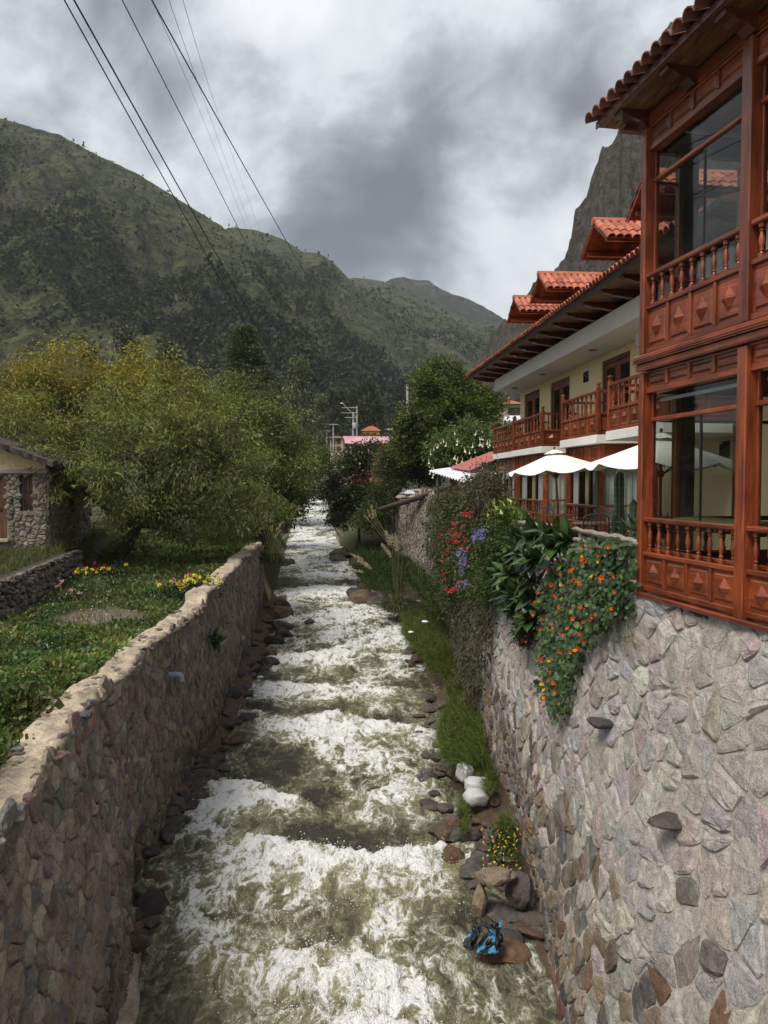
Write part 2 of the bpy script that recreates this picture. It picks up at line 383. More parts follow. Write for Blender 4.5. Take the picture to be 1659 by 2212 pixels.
def build_ground():
    ys = np.concatenate([np.arange(-6, 45, 0.5), np.arange(45, 90, 2.0), np.arange(90, 320, 8.0), [320, 420, 600, 1000, 2000, 4000]])
    V = []; nx = None
    for Y in ys:
        yw = min(Y, 320.0)
        w = float(WATER(yw)); rl, rr = float(RL(yw)), float(RR(yw))
        if Y < 38: lt, lf = float(LWT(Y)) - .42, float(LWT(Y)) - .22
        else: lt, lf = rl - 1.6, rl - .1
        xs = []; zs = []
        dx = float(DRYX(min(Y, 40))) if Y < 40 else -13.2
        outs = [-3000, -1500, -700, -350, -200, -120, -80, -60, -45, -36, -30, -26, -22] + list(np.linspace(-19, dx - .4, 9))
        ins = list(np.linspace(dx, lt, 26))
        for X in outs + ins:
            xs.append(X); zs.append(float(land_left(X, Y)) if Y < 320 else 7.6 + 0.004 * (Y - 320))
        for X, z in ((lf, w - 1.0), (rl, w - .8), ((rl + rr) / 2, w - 1.0), (rr - .3, w - .6)): xs.append(X); zs.append(z)
        if Y < 60:
            wf = float(RWB(Y)); wt_ = float(RWT(Y)); bz = float(RBZ(Y)) if Y > 5 else -.3
            for t in (0.15, 0.4, 0.65, 0.9):
                X = rr + (wf + .1 - rr) * t; xs.append(X); zs.append(w - .25 + (bz - w + .25) * min(1, t * 1.4) + .12 * math.sin(Y * 2.1 + t * 5))
            xs += [wf + .1, wt_ + .22, wt_ + .34]; zs += [bz, bz, float(land_right(wt_, Y))]
        else:
            for t, dz in ((.3, -.2), (.6, .1), (.9, .4), (1.2, .8), (1.8, 1.2), (2.2, 1.3)): xs.append(rr + t); zs.append(w + dz)
            xs.append(rr + 2.8); zs.append(float(land_right(rr, Y)))
        b = xs[-1]
        for X in (b + .6, b + 1.5, b + 3, b + 5, b + 8, b + 12, b + 20, 40, 60, 100, 180, 350, 800, 1600, 3000):
            X = max(X, xs[-1] + .3); xs.append(X); zs.append(float(land_right(X, Y)) if Y < 320 else 7.6 + 0.004 * (Y - 320))
        nx = len(xs)
        V += [(x, Y, z) for x, z in zip(xs, zs)]
    V = np.array(V); ny = len(ys)
    i = np.arange(ny - 1)[:, None] * nx + np.arange(nx - 1)[None, :]; i = i.ravel()
    m, g = new_mat('valley_ground'); p = worldpos(g)
    n = g.noise(p, 0.55, 5.0, 0.6); n2 = g.noise(p, 9.0, 5.0, 0.65)
    c = g.mix(g.ramp(n, [(0.35, 0.0), (0.6, 1.0)]), (0.075, 0.06, 0.04), (0.045, 0.065, 0.022))
    c = g.mix(1.0, c, g.ramp(n2, [(0.25, 0.55), (0.75, 1.35)]), 'MULTIPLY')
    q = on_z(212, 1340, 3.6)                                         # trodden bare earth in the garden
    dd = g('ShaderNodeVectorMath', operation='DISTANCE', ins={0: g.scalevec(p, 0.9, 0.75, 0.2), 1: (q.x * .9, q.y * .75, 3.6 * .2)}).outputs['Value']
    f = g.maprange(g.math('ADD', dd, g.math('MULTIPLY', n2, 1.5)), 1.1, 2.3, 1, 0, True)
    c = g.mix(g.math('MULTIPLY', f, .85), c, g.mix(n2, (0.085, 0.068, 0.05), (0.24, 0.20, 0.16)))
    zz = g('ShaderNodeSeparateXYZ', ins={0: p}).outputs[2]; yy = g('ShaderNodeSeparateXYZ', ins={0: p}).outputs[1]
    low = g.math('MULTIPLY', g.maprange(g.math('ADD', zz, n2), 2.6, 3.6, 1, 0, True), g.maprange(yy, 34, 60, 1, 0))
    c = g.mix(low, c, g.mix(n2, (.030, .022, .015), (.12, .082, .052)))
    finish(g, c, 0.95, g.bump(n2, 0.8, 0.05), 0.2)
    link('ground', np_mesh('ground', V, [np.stack([i, i + 1, i + nx + 1, i + nx], 1)], smooth=True, mat=m), kind='structure', label='earth and grass of the valley floor either side of the river')
build_ground()

# ------------------------------------------------------------------ river
def build_river():
    rows = [3.0]
    while rows[-1] < 300: rows.append(rows[-1] + max(0.045, 0.0040 * rows[-1]) * (1 if rows[-1] < 60 else 2.4))
    Y = np.array(rows)[:, None]; nu = 190
    u = np.linspace(-0.03, 1.03, nu)[None, :]
    # the sheet reaches under the rocks and the wall feet
    lx = RL(Y) - 0.45; rx = RR(Y) + 0.6
    X = lx + (rx - lx) * u; Yg = Y + 0 * X
    w = WATER(Y)
    wx = X + 0.30 * fbm(X * .8, Yg * .6, 1.0, 3, 1); wy = Yg + 0.35 * fbm(X * .8, Yg * .7, 4.0, 3, 2)
    # hydraulic jumps: a smooth dark tongue runs into a breaking crest that trails foam downstream
    jumps = [([(-4.6, 14.9, 0), (-2.5, 14.7, .7), (-.9, 14.15, 1), (-.2, 13.85, 1), (1.05, 14.3, .9), (1.8, 14.4, .3)], 1.3),
             ([(-4.6, 17.4, .7), (-4.0, 17.3, 1), (-3.0, 17.35, 1), (-1.95, 16.6, .8), (-1.3, 16.0, .3), (-.6, 16, 0)], 1.15), ([(-.9, 16.7, 0), (-.15, 17.0, .8), (.85, 17.6, .9), (1.4, 17.6, .4)], .9),
             ([(-4.7, 22.9, .6), (-4.2, 22.8, .9), (-2.65, 22.0, .7), (-1.36, 22.8, 1), (-.35, 21.7, .9), (.95, 21.3, .9), (1.5, 21.3, .5)], 1.1),
             ([(-5, 26.2, .6), (-4.2, 26.1, .9), (-1.6, 25.5, .8), (.2, 25.3, .7), (1.4, 25.2, .3)], 1.0), ([(-5.2, 29.6, .3), (-3.2, 29.8, .9), (-2, 30.5, .9), (-.3, 32.6, 1), (.9, 32.2, .6)], 1.1),
             ([(-3.6, 11.4, .2), (-1.75, 11.05, .9), (-.9, 11.3, 1), (-.3, 11.1, .9), (.6, 10.6, .3)], 1.0), ([(-3.3, 11.9, .3), (-2.4, 12.0, .8), (-1.2, 12.35, .9), (-.2, 12.6, .3)], .8), ([(.3, 12.4, .2), (1.0, 12.7, .7), (1.7, 12.5, .5)], .7),
             ([(-2.4, 9.6, .2), (-1.2, 9.9, .9), (0, 9.7, .9), (1.2, 9.3, .5)], .9), ([(-.8, 19.2, .1), (0, 19.4, .7), (1.2, 19.7, .6)], .6),
             ([(-5, 36.2, .1), (-3.5, 35, .9), (-1.5, 35.4, .3), (.2, 36, .7)], .8), ([(-5.2, 39, .8), (-3.6, 38.3, .4), (-2.2, 39.4, 1), (-.6, 39, .2)], .8), ([(-5.6, 42.5, .2), (-3.5, 43.4, 1), (-1.4, 42.4, .6)], .8)]
    yy = 46.5
    while yy < 200: c = float(RL(yy) + RR(yy)) / 2; a0 = RNG.uniform(.0, 1, 3); jumps.append(([(c - 3.5, yy, a0[0]), (c - .8, yy + RNG.uniform(-1.2, 1.2), a0[1]), (c + .9, yy + RNG.uniform(-1.2, 1.2), a0[2]), (c + 3.5, yy, a0[0])], .55)); yy *= RNG.uniform(1.05, 1.13)
    jf = 0 * X; jh = 0 * X; tong = 0 * X
    for pts, a in jumps:
        xs = [p[0] for p in pts]; yc = np.interp(X, xs, [p[1] for p in pts]) + .16 * fbm(X * 1.6, 0 * X + pts[0][1], 0, 3, 14); st = np.interp(X, xs, [p[2] for p in pts], left=0, right=0) * a
        s = yc - Yg; sc_ = np.maximum(1.0, yc / 26.0)
        jf = np.maximum(jf, st * np.where(s > 0, np.exp(-np.maximum(s, 0) / (1.5 * sc_)), np.exp(np.minimum(s, 0) / (.07 * sc_))))
        jh = jh + st * np.where(s > 0, .13 * np.exp(-np.maximum(s, 0) / (.8 * sc_)), .13 * np.exp(np.minimum(s, 0) / (.14 * sc_)) - .09 * (np.exp(np.minimum(s, 0) / (.7 * sc_)) - np.exp(np.minimum(s, 0) / (.10 * sc_))))
        tong = np.maximum(tong, (1 if abs(pts[0][1] - 14.9) < .1 or abs(pts[0][1] - 17.4) < .1 or abs(pts[0][1] - 22.9) < .1 else .3) * st * np.exp(-((s + .75 * sc_) / (.5 * sc_)) ** 2))
    jh = jh * (1 - .5 * sstep(17, 24, Y))
    en = 0.47 + 0.46 * pn(wx * .45, wy * .35, 9.0, 4) + .26 * pn(wx * 1.1, wy * .8, 3.0, 5) + .34 * jf * (1 + 1.1 * pn(wx * 1.3, wy * 1.1, 5.0, 8)) - .34 * tong
    en = en - .38 * np.exp(-((X + 2.4) / 1.2) ** 2 - ((Yg - 19.0) / 1.0) ** 2) - .22 * np.exp(-((X + 2.9) / .7) ** 2 - ((Yg - 10.3) / 1.3) ** 2)
    en = np.clip(en * np.clip(1.12 - 1.3 * np.abs(u - .5) ** 2, 0, 2), 0.02, 1.3)
    r1 = ridged(wx * .55, wy * .75, 2.0, 2, 6); r2 = ridged(wx * 1.5, wy * 1.8, 6.0, 2, 9)
    hz = jh + (0.03 + 0.10 * en) * (r1 - .5) * .6 + (.035 + .085 * en) * (r2 - .4) * .6 + (.02 + .06 * en) * fbm(X * 3.4, Yg * 3.4, 8.0, 3, 15) + (.008 + .016 * en) * fbm(X * 8, Yg * 9, 1.0, 3, 21)
    Z = w + hz * (0.4 + 0.6 / (1 + (Y / 70.0) ** 2))
    foam = np.minimum(en + .10 * sstep(22, 34, Y), .84) + .30 * hz + .10 * fbm(wx * 2.4, wy * 2.8, 3.0, 3, 31) + 0.12 * sstep(30, 80, Y)
    aer = np.clip(jf * .75 + .45 * pn(wx * .8, wy * .7, 1.0, 44) + .35 * (en - .35), 0, 1)
    V = np.stack([X, Yg, Z], -1).reshape(-1, 3)
    ny = len(rows)
    i = (np.arange(ny - 1)[:, None] * nu + np.arange(nu - 1)[None, :]).ravel()
    m, g = new_mat('river_water'); p = worldpos(g)
    fa = attr(g, 'foam').outputs['Fac']; ae = attr(g, 'aer').outputs['Fac']
    pw = g.scalevec(p, 1, 0.55, 1)
    wp = g('ShaderNodeTexNoise', ins={'Vector': pw, 'Scale': 1.7, 'Detail': 3.0}).outputs['Color']
    pv = g('ShaderNodeVectorMath', operation='MULTIPLY_ADD', ins={0: wp, 1: (.9, .9, .9), 2: pw}).outputs[0]
    rid = lambda n, k: g.math('SUBTRACT', 1.0, g.math('MULTIPLY', g.math('ABSOLUTE', g.math('SUBTRACT', n, .5)), k))
    na = rid(g.noise(pv, 1.9, 5.0, .58), 4.2); nb = rid(g.noise(pv, 4.6, 4.0, .6), 4.2); nc = g.noise(pw, 26.0, 4.0, .7, .4)
    lace = g.math('ADD', g.math('ADD', g.math('MULTIPLY', na, .50), g.math('MULTIPLY', nb, .42)), g.math('MULTIPLY', g.math('SUBTRACT', nc, .5), .42))
    th = g.math('SUBTRACT', 1.08, g.math('MULTIPLY', fa, .76))
    d = g.math('SUBTRACT', lace, th)
    foamf = g.maprange(d, -.06, .24, 0, 1, True)
    deep = g.mix(g.noise(p, 0.9, 3.0), (0.032, 0.032, 0.025), (0.056, 0.053, 0.039))
    wc = g.mix(g.math('ADD', g.math('MULTIPLY', ae, .75), g.maprange(d, -.34, .04, 0, .55, True), clamp=True), deep, (0.26, 0.245, 0.145))
    h = g.math('ADD', g.math('MULTIPLY', g.noise(pw, 6.0, 6.0, 0.68, 0.7), 1.0), g.math('MULTIPLY', g.noise(pw, 19.0, 3.0, .6, .6), .45))
    wb = g('ShaderNodeBsdfPrincipled', ins={'Base Color': wc, 'Roughness': 0.10, 'IOR': 1.33, 'Normal': g.bump(h, 0.9, 0.13), 'Specular IOR Level': 0.55})
    fcol = g.mix(g.maprange(d, .0, .24), (0.40, 0.40, 0.29), (0.76, 0.77, 0.76))
    fb = g('ShaderNodeBsdfPrincipled', ins={'Base Color': fcol, 'Roughness': 0.65, 'Specular IOR Level': 0.25, 'Normal': g.bump(g.math('ADD', nb, g.math('MULTIPLY', nc, .8)), 0.9, 0.06)})
    mx = g('ShaderNodeMixShader', ins={0: foamf, 1: wb.outputs[0], 2: fb.outputs[0]})
    g('ShaderNodeOutputMaterial', ins={'Surface': mx.outputs[0]})
    me = np_mesh('river', V, [np.stack([i, i + 1, i + nu + 1, i + nu], 1)], smooth=True, mat=m, extra={'foam': foam.ravel(), 'aer': aer.ravel()})
    link('river', me, kind='structure', label='fast murky river with white rapids between the stone walls')
    # thrown drops over the breaking crests
    k = np.argsort(-(jf + RNG.rand(*foam.shape) * .8 - .02 * Yg).ravel())[:5500]
    k = k[RNG.rand(len(k)) < .62]; P = V[k] + np.stack([RNG.normal(0, .04, len(k)), RNG.normal(0, .04, len(k)), RNG.rand(len(k)) ** 2.5 * .16], 1)
    P = P[P[:, 1] < 30]
    octa = np.array([[1,0,0],[-1,0,0],[0,1,0],[0,-1,0],[0,0,1],[0,0,-1]], float)
    of = np.array([[0,2,4],[2,1,4],[1,3,4],[3,0,4],[2,0,5],[1,2,5],[3,1,5],[0,3,5]])
    s = RNG.uniform(.004, .012, (len(P), 1, 1)) * RNG.uniform(.6, 1.6, (len(P), 1, 3))
    VV = (P[:, None, :] + octa[None] * s).reshape(-1, 3); FF = (of[None] + (np.arange(len(P)) * 6)[:, None, None]).reshape(-1, 3)
    link('spray', np_mesh('spray', VV, [FF], smooth=True, mat=plain('spray_white', (0.8, 0.81, 0.8), 0.5, 0.05)), kind='stuff', label='white spray thrown up by the rapids')
build_river()

# ------------------------------------------------------------------ mountains
def mountain_mat(name, veg, dry, rock, rockf, terr=0.5, sc_=1.0):
    m, g = new_mat(name); p = worldpos(g)
    n = g.noise(p, 0.012 * sc_, 6.0, 0.6); n2 = g.noise(p, 0.09 * sc_, 6.0, 0.65); n3 = g.noise(p, 0.45 * sc_, 4.0, 0.6)
    c = g.mix(g.ramp(g.math('ADD', g.math('MULTIPLY', n, .6), g.math('MULTIPLY', n2, .4)), [(0.40, 0.0), (0.60, 1.0)]), veg, dry)
    c = g.mix(1.0, c, g.ramp(n2, [(0.3, 0.50), (0.7, 1.45)]), 'MULTIPLY')
    c = g.mix(1.0, c, g.ramp(n3, [(0.3, 0.55), (0.7, 1.4)]), 'MULTIPLY')
    # terrace lines follow the contours
    zz = g('ShaderNodeSeparateXYZ', ins={0: p}).outputs[2]
    wv = g.math('SINE', g.math('MULTIPLY', g.math('ADD', zz, g.math('MULTIPLY', n2, 26.0)), 0.55))
    c = g.mix(g.math('MULTIPLY', g.maprange(wv, 0.2, 0.9), terr), c, g.mix(1.0, c, (0.45, 0.47, 0.42), 'MULTIPLY'))
    nz = g('ShaderNodeSeparateXYZ', ins={0: g('ShaderNodeNewGeometry').outputs['Normal']}).outputs[2]
    st = g.math('ADD', g.math('MULTIPLY', nz, -1.0), g.math('ADD', g.math('MULTIPLY', n2, 0.7), g.math('MULTIPLY', n, 0.8)))
    rf = g.maprange(st, rockf, rockf + 0.16, 0, 1, True)
    rv = g.noise(g.scalevec(p, 1, 1, 0.35), 0.16 * sc_, 6.0, 0.7)
    rc = g.mix(1.0, rock, g.ramp(rv, [(0.3, 0.40), (0.5, .9), (0.7, 1.55)]), 'MULTIPLY')
    c = g.mix(rf, c, rc)
    h = g.math('ADD', g.math('MULTIPLY', n2, 3.0), g.math('MULTIPLY', n3, 1.0))
    finish(g, c, 0.95, g.bump(h, 0.9, 3.0 / sc_), 0.1); return m

def ridge_curve(pts, n):
    P = np.array([tuple(at(*p)) for p in pts]); d = np.r_[0, np.cumsum(np.hypot(np.diff([p[0] for p in pts]), np.diff([p[1] for p in pts])))]
    t = np.linspace(0, d[-1], n)
    return np.stack([np.interp(t, d, P[:, k]) for k in range(3)], 1)
SURF = {}
def mountain(name, pts, foot_Y, foot_z, mat, n=260, mv=130, amp=0.05, prof=0.9, gul=0.05, seed=0, rough=4.0, back=0.35, label=None, rk=0.93):
    R = ridge_curve(pts, n)
    fy = foot_Y; f = fy / R[:, 1:2]
    Ft = np.concatenate([R[:, :2] * f, np.full((n, 1), foot_z)], 1)
    v = np.linspace(0, 1 + back, mv)[:, None]
    vv = np.minimum(v, 1.0)
    X = Ft[:, 0] + (R[:, 0] - Ft[:, 0]) * v; Yg = Ft[:, 1] + (R[:, 1] - Ft[:, 1]) * v
    H = (R[:, 2] - Ft[:, 2])[None, :]
    Z = Ft[:, 2] + H * vv ** prof
    Z = Z - H * np.maximum(v - 1, 0) * 1.1
    s = 1.0 / (0.10 * float(np.median(R[:, 1])))
    env = np.clip(vv * 2.2, 0, 1) * (1 - rk * np.exp(-((v - 1) / .30) ** 2))
    gl = ridged(X * s * .8, Yg * s * .5, 1.0 + seed, 4, seed) - .6
    Z = Z + H * env * (amp * fbm(X * s, Yg * s, seed * 1.7, 5, seed + 3) * 1.6 + gul * gl)
    Z = Z + rough * np.clip(vv * 3, 0, 1) * (.35 + .65 * np.clip(env, 0, 1)) * fbm(X * s * 9, Yg * s * 9, 2.0, 4, seed + 8) * .5
    V = np.stack([X, Yg, Z], -1).reshape(-1, 3)
    i = (np.arange(mv - 1)[:, None] * n + np.arange(n - 1)[None, :]).ravel()
    link(name, np_mesh(name, V, [np.stack([i, i + 1, i + n + 1, i + n], 1)], smooth=True, mat=mat), kind='structure', label=label)
    SURF[name] = (X, Yg, Z)
m_near = mountain_mat('mountain_slope', (0.040, 0.050, 0.021), (0.086, 0.086, 0.040), (0.092, 0.080, 0.066), 0.25, 0.55)
m_mid = mountain_mat('mountain_slope_mid', (0.040, 0.051, 0.023), (0.084, 0.090, 0.042), (0.098, 0.088, 0.075), 0.20, 0.4, 0.8)
m_far = mountain_mat('mountain_far', (0.030, 0.036, 0.022), (0.055, 0.055, 0.034), (0.07, 0.068, 0.062), -0.05, 0.1, 0.5)
m_cliff = mountain_mat('cliff_rock', (0.055, 0.062, 0.030), (0.085, 0.080, 0.048), (0.074, 0.066, 0.056), -0.30, 0.0, 3.5)
mountain('mountain_far', [(700, 690, 1900), (780, 640, 1900), (825, 612, 1900), (845, 600, 1900), (872, 595, 1900), (905, 602, 1900), (925, 602, 1900), (940, 613, 1900), (975, 632, 1900), (1000, 640, 1900), (1040, 658, 1900), (1095, 692, 1850), (1180, 760, 1800), (1300, 800, 1750)],
         1300, 0, m_far, 200, 80, 0.05, 0.9, 0.05, 5, 9.0, label='dark far peak half hidden by cloud')
mountain('mountain_mid', [(560, 690, 1500), (640, 660, 1500), (700, 612, 1500), (755, 600, 1500), (800, 602, 1500), (838, 612, 1500), (900, 640, 1500), (960, 668, 1450), (1010, 690, 1400), (1090, 706, 1350), (1160, 745, 1300), (1260, 800, 1200), (1400, 860, 1100)],
         520, 4, m_mid, 240, 110, 0.05, 0.95, 0.08, 3, 6.0, label='green mid mountain spur closing the valley')
mountain('mountain_spur', [(250, 520, 1150), (400, 520, 1150), (470, 498, 1120), (500, 492, 1100), (545, 498, 1100), (590, 512, 1080), (620, 525, 1060), (655, 546, 1040), (690, 549, 1020), (715, 566, 1000), (750, 600, 960), (800, 664, 900), (850, 745, 800), (900, 840, 700), (950, 940, 620)],
         420, 4, m_mid, 260, 120, 0.05, 0.95, 0.08, 7, 4.0, label='second spur of the left mountain with terraced slopes')
mountain('mountain_left', [(-700, 60, 700), (-300, 170, 760), (0, 255, 800), (60, 272, 800), (130, 292, 800), (200, 330, 790), (300, 377, 770), (400, 440, 740), (480, 490, 700), (560, 565, 640), (640, 660, 560), (700, 760, 500), (750, 860, 450), (800, 960, 420)],
         330, 6, m_near, 350, 190, 0.06, 0.95, 0.09, 1, 5.0, label='high left mountain with forest belt and terraces', rk=.99)
mountain('cliff', [(1900, -300, 250), (1700, -100, 250), (1560, 20, 250), (1480, 60, 252), (1450, 80, 255), (1415, 108, 255), (1385, 158, 257), (1360, 178, 258), (1346, 192, 260), (1340, 262, 262), (1318, 300, 264), (1296, 330, 266), (1286, 380, 268), (1266, 450, 270), (1243, 478, 272), (1233, 540, 275), (1218, 580, 278), (1198, 606, 280), (1150, 632, 285), (1118, 690, 290), (1060, 745, 300), (1030, 795, 305), (990, 880, 310), (950, 980, 315)],
         205, 2, m_cliff, 310, 190, 0.05, 0.95, 0.10, 4, 9.0, 0.5, label='steep grey rock cliff rising behind the hotel', rk=.55)

def build_forest():
    """trees on the slopes, far too many to count"""
    Vs = []; Cs = []; n_tot = 0
    spec = [('mountain_left', 52000, 6.2), ('mountain_spur', 19000, 7.6), ('mountain_mid', 11000, 9.0)]
    for nm, N, hh in spec:
        X, Yg, Z = SURF[nm]; mv, n = X.shape
        a = RNG.rand(N) * .72 * (mv - 2); b = RNG.rand(N) * (n - 2)
        ai, bi = a.astype(int), b.astype(int); fa, fb = a - ai, b - bi
        L = lambda A: (A[ai, bi] * (1 - fa) + A[ai + 1, bi] * fa) * (1 - fb) + (A[ai, bi + 1] * (1 - fa) + A[ai + 1, bi + 1] * fa) * fb
        x, y, z = L(X), L(Yg), L(Z)
        v = a / (mv - 1) * 1.35; uu = b / (n - 1)
        dens = 0.05 + 1.0 * sstep(-.12, .18, fbm(x * .006, y * .006, 1.0, 3, 55) + .45 * np.exp(-((v - (.52 - .22 * uu)) / .16) ** 2) - .17) * sstep(.92, .70, v)
        dens = dens + 0.5 * sstep(0.10, 0.03, v)
        dens *= np.clip(v * 6, 0.12, 1)
        k = RNG.rand(N) < dens
        x, y, z = x[k], y[k], z[k]; m = len(x)
        h = hh * RNG.uniform(.5, 1.5, m); w = h * RNG.uniform(.28, .5, m)
        q = 5
        t = RNG.rand(m, q); ph = RNG.rand(m, q) * 6.283
        r = w[:, None] * (1 - .55 * t) * RNG.uniform(.3, 1, (m, q)) * .6
        cx_, cy_, cz_ = x[:, None] + r * np.cos(ph), y[:, None] + r * np.sin(ph), z[:, None] + h[:, None] * (.12 + .8 * t)
        s = (w[:, None] * .42 * RNG.uniform(.6, 1.2, (m, q)))[..., None]
        d1 = RNG.normal(0, 1, (m, q, 3)); d1 /= np.linalg.norm(d1, axis=-1, keepdims=True)
        d2 = np.cross(d1, RNG.normal(0, 1, (m, q, 3))); d2 /= np.linalg.norm(d2, axis=-1, keepdims=True)
        c0 = np.stack([cx_, cy_, cz_], -1)
        quad = np.stack([c0 - d1 * s, c0 + d2 * s * .8, c0 + d1 * s, c0 - d2 * s * .8], 2).reshape(-1, 3)
        base = np.array([0.042, 0.052, 0.030]) * RNG.uniform(.5, 1.5, (m, 1)) * (1 + RNG.normal(0, .12, (m, 3)))
        Cs.append(np.repeat(base, q * 4, 0)); Vs.append(quad)
    V = np.concatenate(Vs); C = np.concatenate(Cs); i = np.arange(len(V)).reshape(-1, 4)
    link('mountain_forest', np_mesh('mountain_forest', V, [i], cols=np.clip(C, 0.005, 1), mat=leaf_mat('far_leaf', 0.2, 0.9, 0.0)), kind='stuff', label='dark forest covering the mountain slopes')
build_forest()
# ------------------------------------------------------------------ stone walls: every stone a cell of its own
def clip_poly(poly, mx, my, nx, ny):
    out = []; k = len(poly)
    for i in range(k):
        ax, ay = poly[i]; bx, by = poly[(i + 1) % k]
        da = (ax - mx) * nx + (ay - my) * ny; db = (bx - mx) * nx + (by - my) * ny
        if da <= 0: out.append((ax, ay))
        if (da < 0 < db) or (db < 0 < da):
            t = da / (da - db); out.append((ax + (bx - ax) * t, ay + (by - ay) * t))
    return out
def cells(u0, u1, v0, v1, su, sv, rs, keep=None, size=None):
    """irregular stone cells; size(u, v) scales them locally"""
    sites = []
    v = v0
    while v < v1:
        h = sv * rs.uniform(.75, 1.25); u = u0 + rs.uniform(-su, 0)
        while u < u1:
            k = size(u, v) if size else 1.0
            w = su * k * (rs.uniform(.45, .8) if rs.rand() < .3 else rs.uniform(.8, 1.6))
            if k <= 1.0 or rs.rand() < 1.0 / k: sites.append((u + w / 2, v + h / 2 + rs.uniform(-.42, .42) * sv, rs.uniform(.8, 1.2)))
            u += w
        v += h
    gs = max(su, sv) * 1.6; grid = {}
    for i, s in enumerate(sites): grid.setdefault((int(s[0] // gs), int(s[1] // gs)), []).append(i)
    res = []
    for i, (x, y, _) in enumerate(sites):
        if keep and not keep(x, y): continue
        R = gs * 1.3
        poly = [(x - R, y - R), (x + R, y - R), (x + R, y + R), (x - R, y + R)]
        gx, gy = int(x // gs), int(y // gs); nb = []
        for a in (-2, -1, 0, 1, 2):
            for b in (-2, -1, 0, 1, 2): nb += grid.get((gx + a, gy + b), ())
        nb = sorted((j for j in nb if j != i), key=lambda j: (sites[j][0] - x) ** 2 + (sites[j][1] - y) ** 2)[:16]
        for j in nb:
            dx, dy = sites[j][0] - x, sites[j][1] - y
            poly = clip_poly(poly, x + dx / 2, y + dy / 2, dx, dy)
            if len(poly) < 3: break
        if len(poly) < 3: continue
        poly = [(min(max(p, u0), u1), min(max(q, v0), v1)) for p, q in poly]
        res.append(poly)
    return res
def stone_mesh(poly, surf, rs, gap, prot, lod):
    P = np.array(poly); c = P.mean(0)
    ar = 0.5 * abs(np.sum(P[:, 0] * np.roll(P[:, 1], -1) - P[:, 1] * np.roll(P[:, 0], -1)))
    if ar < 0.0012: return None
    sz = math.sqrt(ar)
    if lod == 0:                                           # round the corners
        Q = []
        for i in range(len(P)):
            a, b = P[i], P[(i + 1) % len(P)]
            if np.hypot(*(b - a)) < .12 * sz: Q.append((a + b) / 2); continue
            Q += [a * .82 + b * .18, a * .18 + b * .82]
        P = np.array(Q)
    k = len(P)
    sh = max(.55, 1 - gap / sz * 1.3)
    h = prot * rs.uniform(.45, 1.25)
    tilt = rs.normal(0, .22, 2) * h / sz * 1.5
    ring = lambda s, hh, j: (c + (P - c) * s * (1 + rs.normal(0, j, (k, 1))), hh)
    o1, h1 = ring(sh, np.full(k, -.03), .02)
    if lod == 0:
        o2, h2 = ring(sh * .93, np.full(k, h * .62) * (1 + rs.normal(0, .16, k)), .03)
        o3, h3 = ring(sh * .70, np.full(k, h * 1.0) * (1 + rs.normal(0, .22, k)), .07)
        U = np.concatenate([o1, o2, o3, c[None]]); H = np.concatenate([h1, h2 + (o2 - c) @ tilt, h3 + (o3 - c) @ tilt, [h * rs.uniform(.8, 1.25)]])
        fq = [[r * k + i, r * k + (i + 1) % k, (r + 1) * k + (i + 1) % k, (r + 1) * k + i] for r in (0, 1) for i in range(k)]
        ft = [[2 * k + i, 2 * k + (i + 1) % k, 3 * k] for i in range(k)]
    else:
        o2, h2 = ring(sh * .85, np.full(k, h * .8), .03)
        U = np.concatenate([o1, o2, c[None]]); H = np.concatenate([h1, h2 + (o2 - c) @ tilt, [h]])
        fq = [[i, (i + 1) % k, k + (i + 1) % k, k + i] for i in range(k)]
        ft = [[k + i, k + (i + 1) % k, 2 * k] for i in range(k)]
    pos, nor = surf(U[:, 0], U[:, 1])
    return pos + nor * H[:, None], np.array(fq), np.array(ft), sz
def build_stones(parent, surf, polys, rs, mat, pal, gap=.02, prot=.05, limit=300, lod_Y=18, flip=False, minpx=4.0, roundness=False):
    out = []
    for poly in polys:
        c = np.mean(poly, 0); p, n = surf(np.array([c[0]]), np.array([c[1]])); p = p[0]; n = n[0]
        r = stone_mesh(poly, surf, rs, gap, prot, 0 if p[1] < lod_Y else 1)
        if r is None: continue
        V, fq, ft, sz = r
        if flip: fq = fq[:, ::-1]; ft = ft[:, ::-1]
        d = p - np.array([0, 0, CAMZ]); dist = np.linalg.norm(d)
        px = 829.5 + F * p[0] / max(p[1], .1); py = 1042 - F * (p[2] - CAMZ) / max(p[1], .1)
        vis = -20 < px < 1680 and -20 < py < 2240 and p[1] > 1
        face = max(0.0, -float(n @ d) / dist)
        out.append((sz * F / dist * math.sqrt(face + .02) if vis else 0, V, fq, ft, pal(p, rs)))
    out.sort(key=lambda t: -t[0])
    ind = [o for o in out[:limit] if o[0] >= minpx]; rest = out[len(ind):]
    for s, V, fq, ft, col in ind:
        C = np.array(col) * (1 + rs.normal(0, .06, (len(V), 1)))
        link('stone', np_mesh('stone', V, [fq, ft], cols=C, mat=mat, smooth=roundness), None, parent)
    if rest:
        off = 0; Vs = []; Q = []; Tt = []; Cs = []
        for s, V, fq, ft, col in rest:
            Vs.append(V); Q.append(fq + off); Tt.append(ft + off); Cs.append(np.tile(np.array(col), (len(V), 1)) * (1 + rs.normal(0, .06, (len(V), 1)))); off += len(V)
        link('small_stones', np_mesh('small_stones', np.concatenate(Vs), [np.concatenate(Q), np.concatenate(Tt)], cols=np.concatenate(Cs), mat=mat, smooth=roundness), None, parent, kind='stuff')
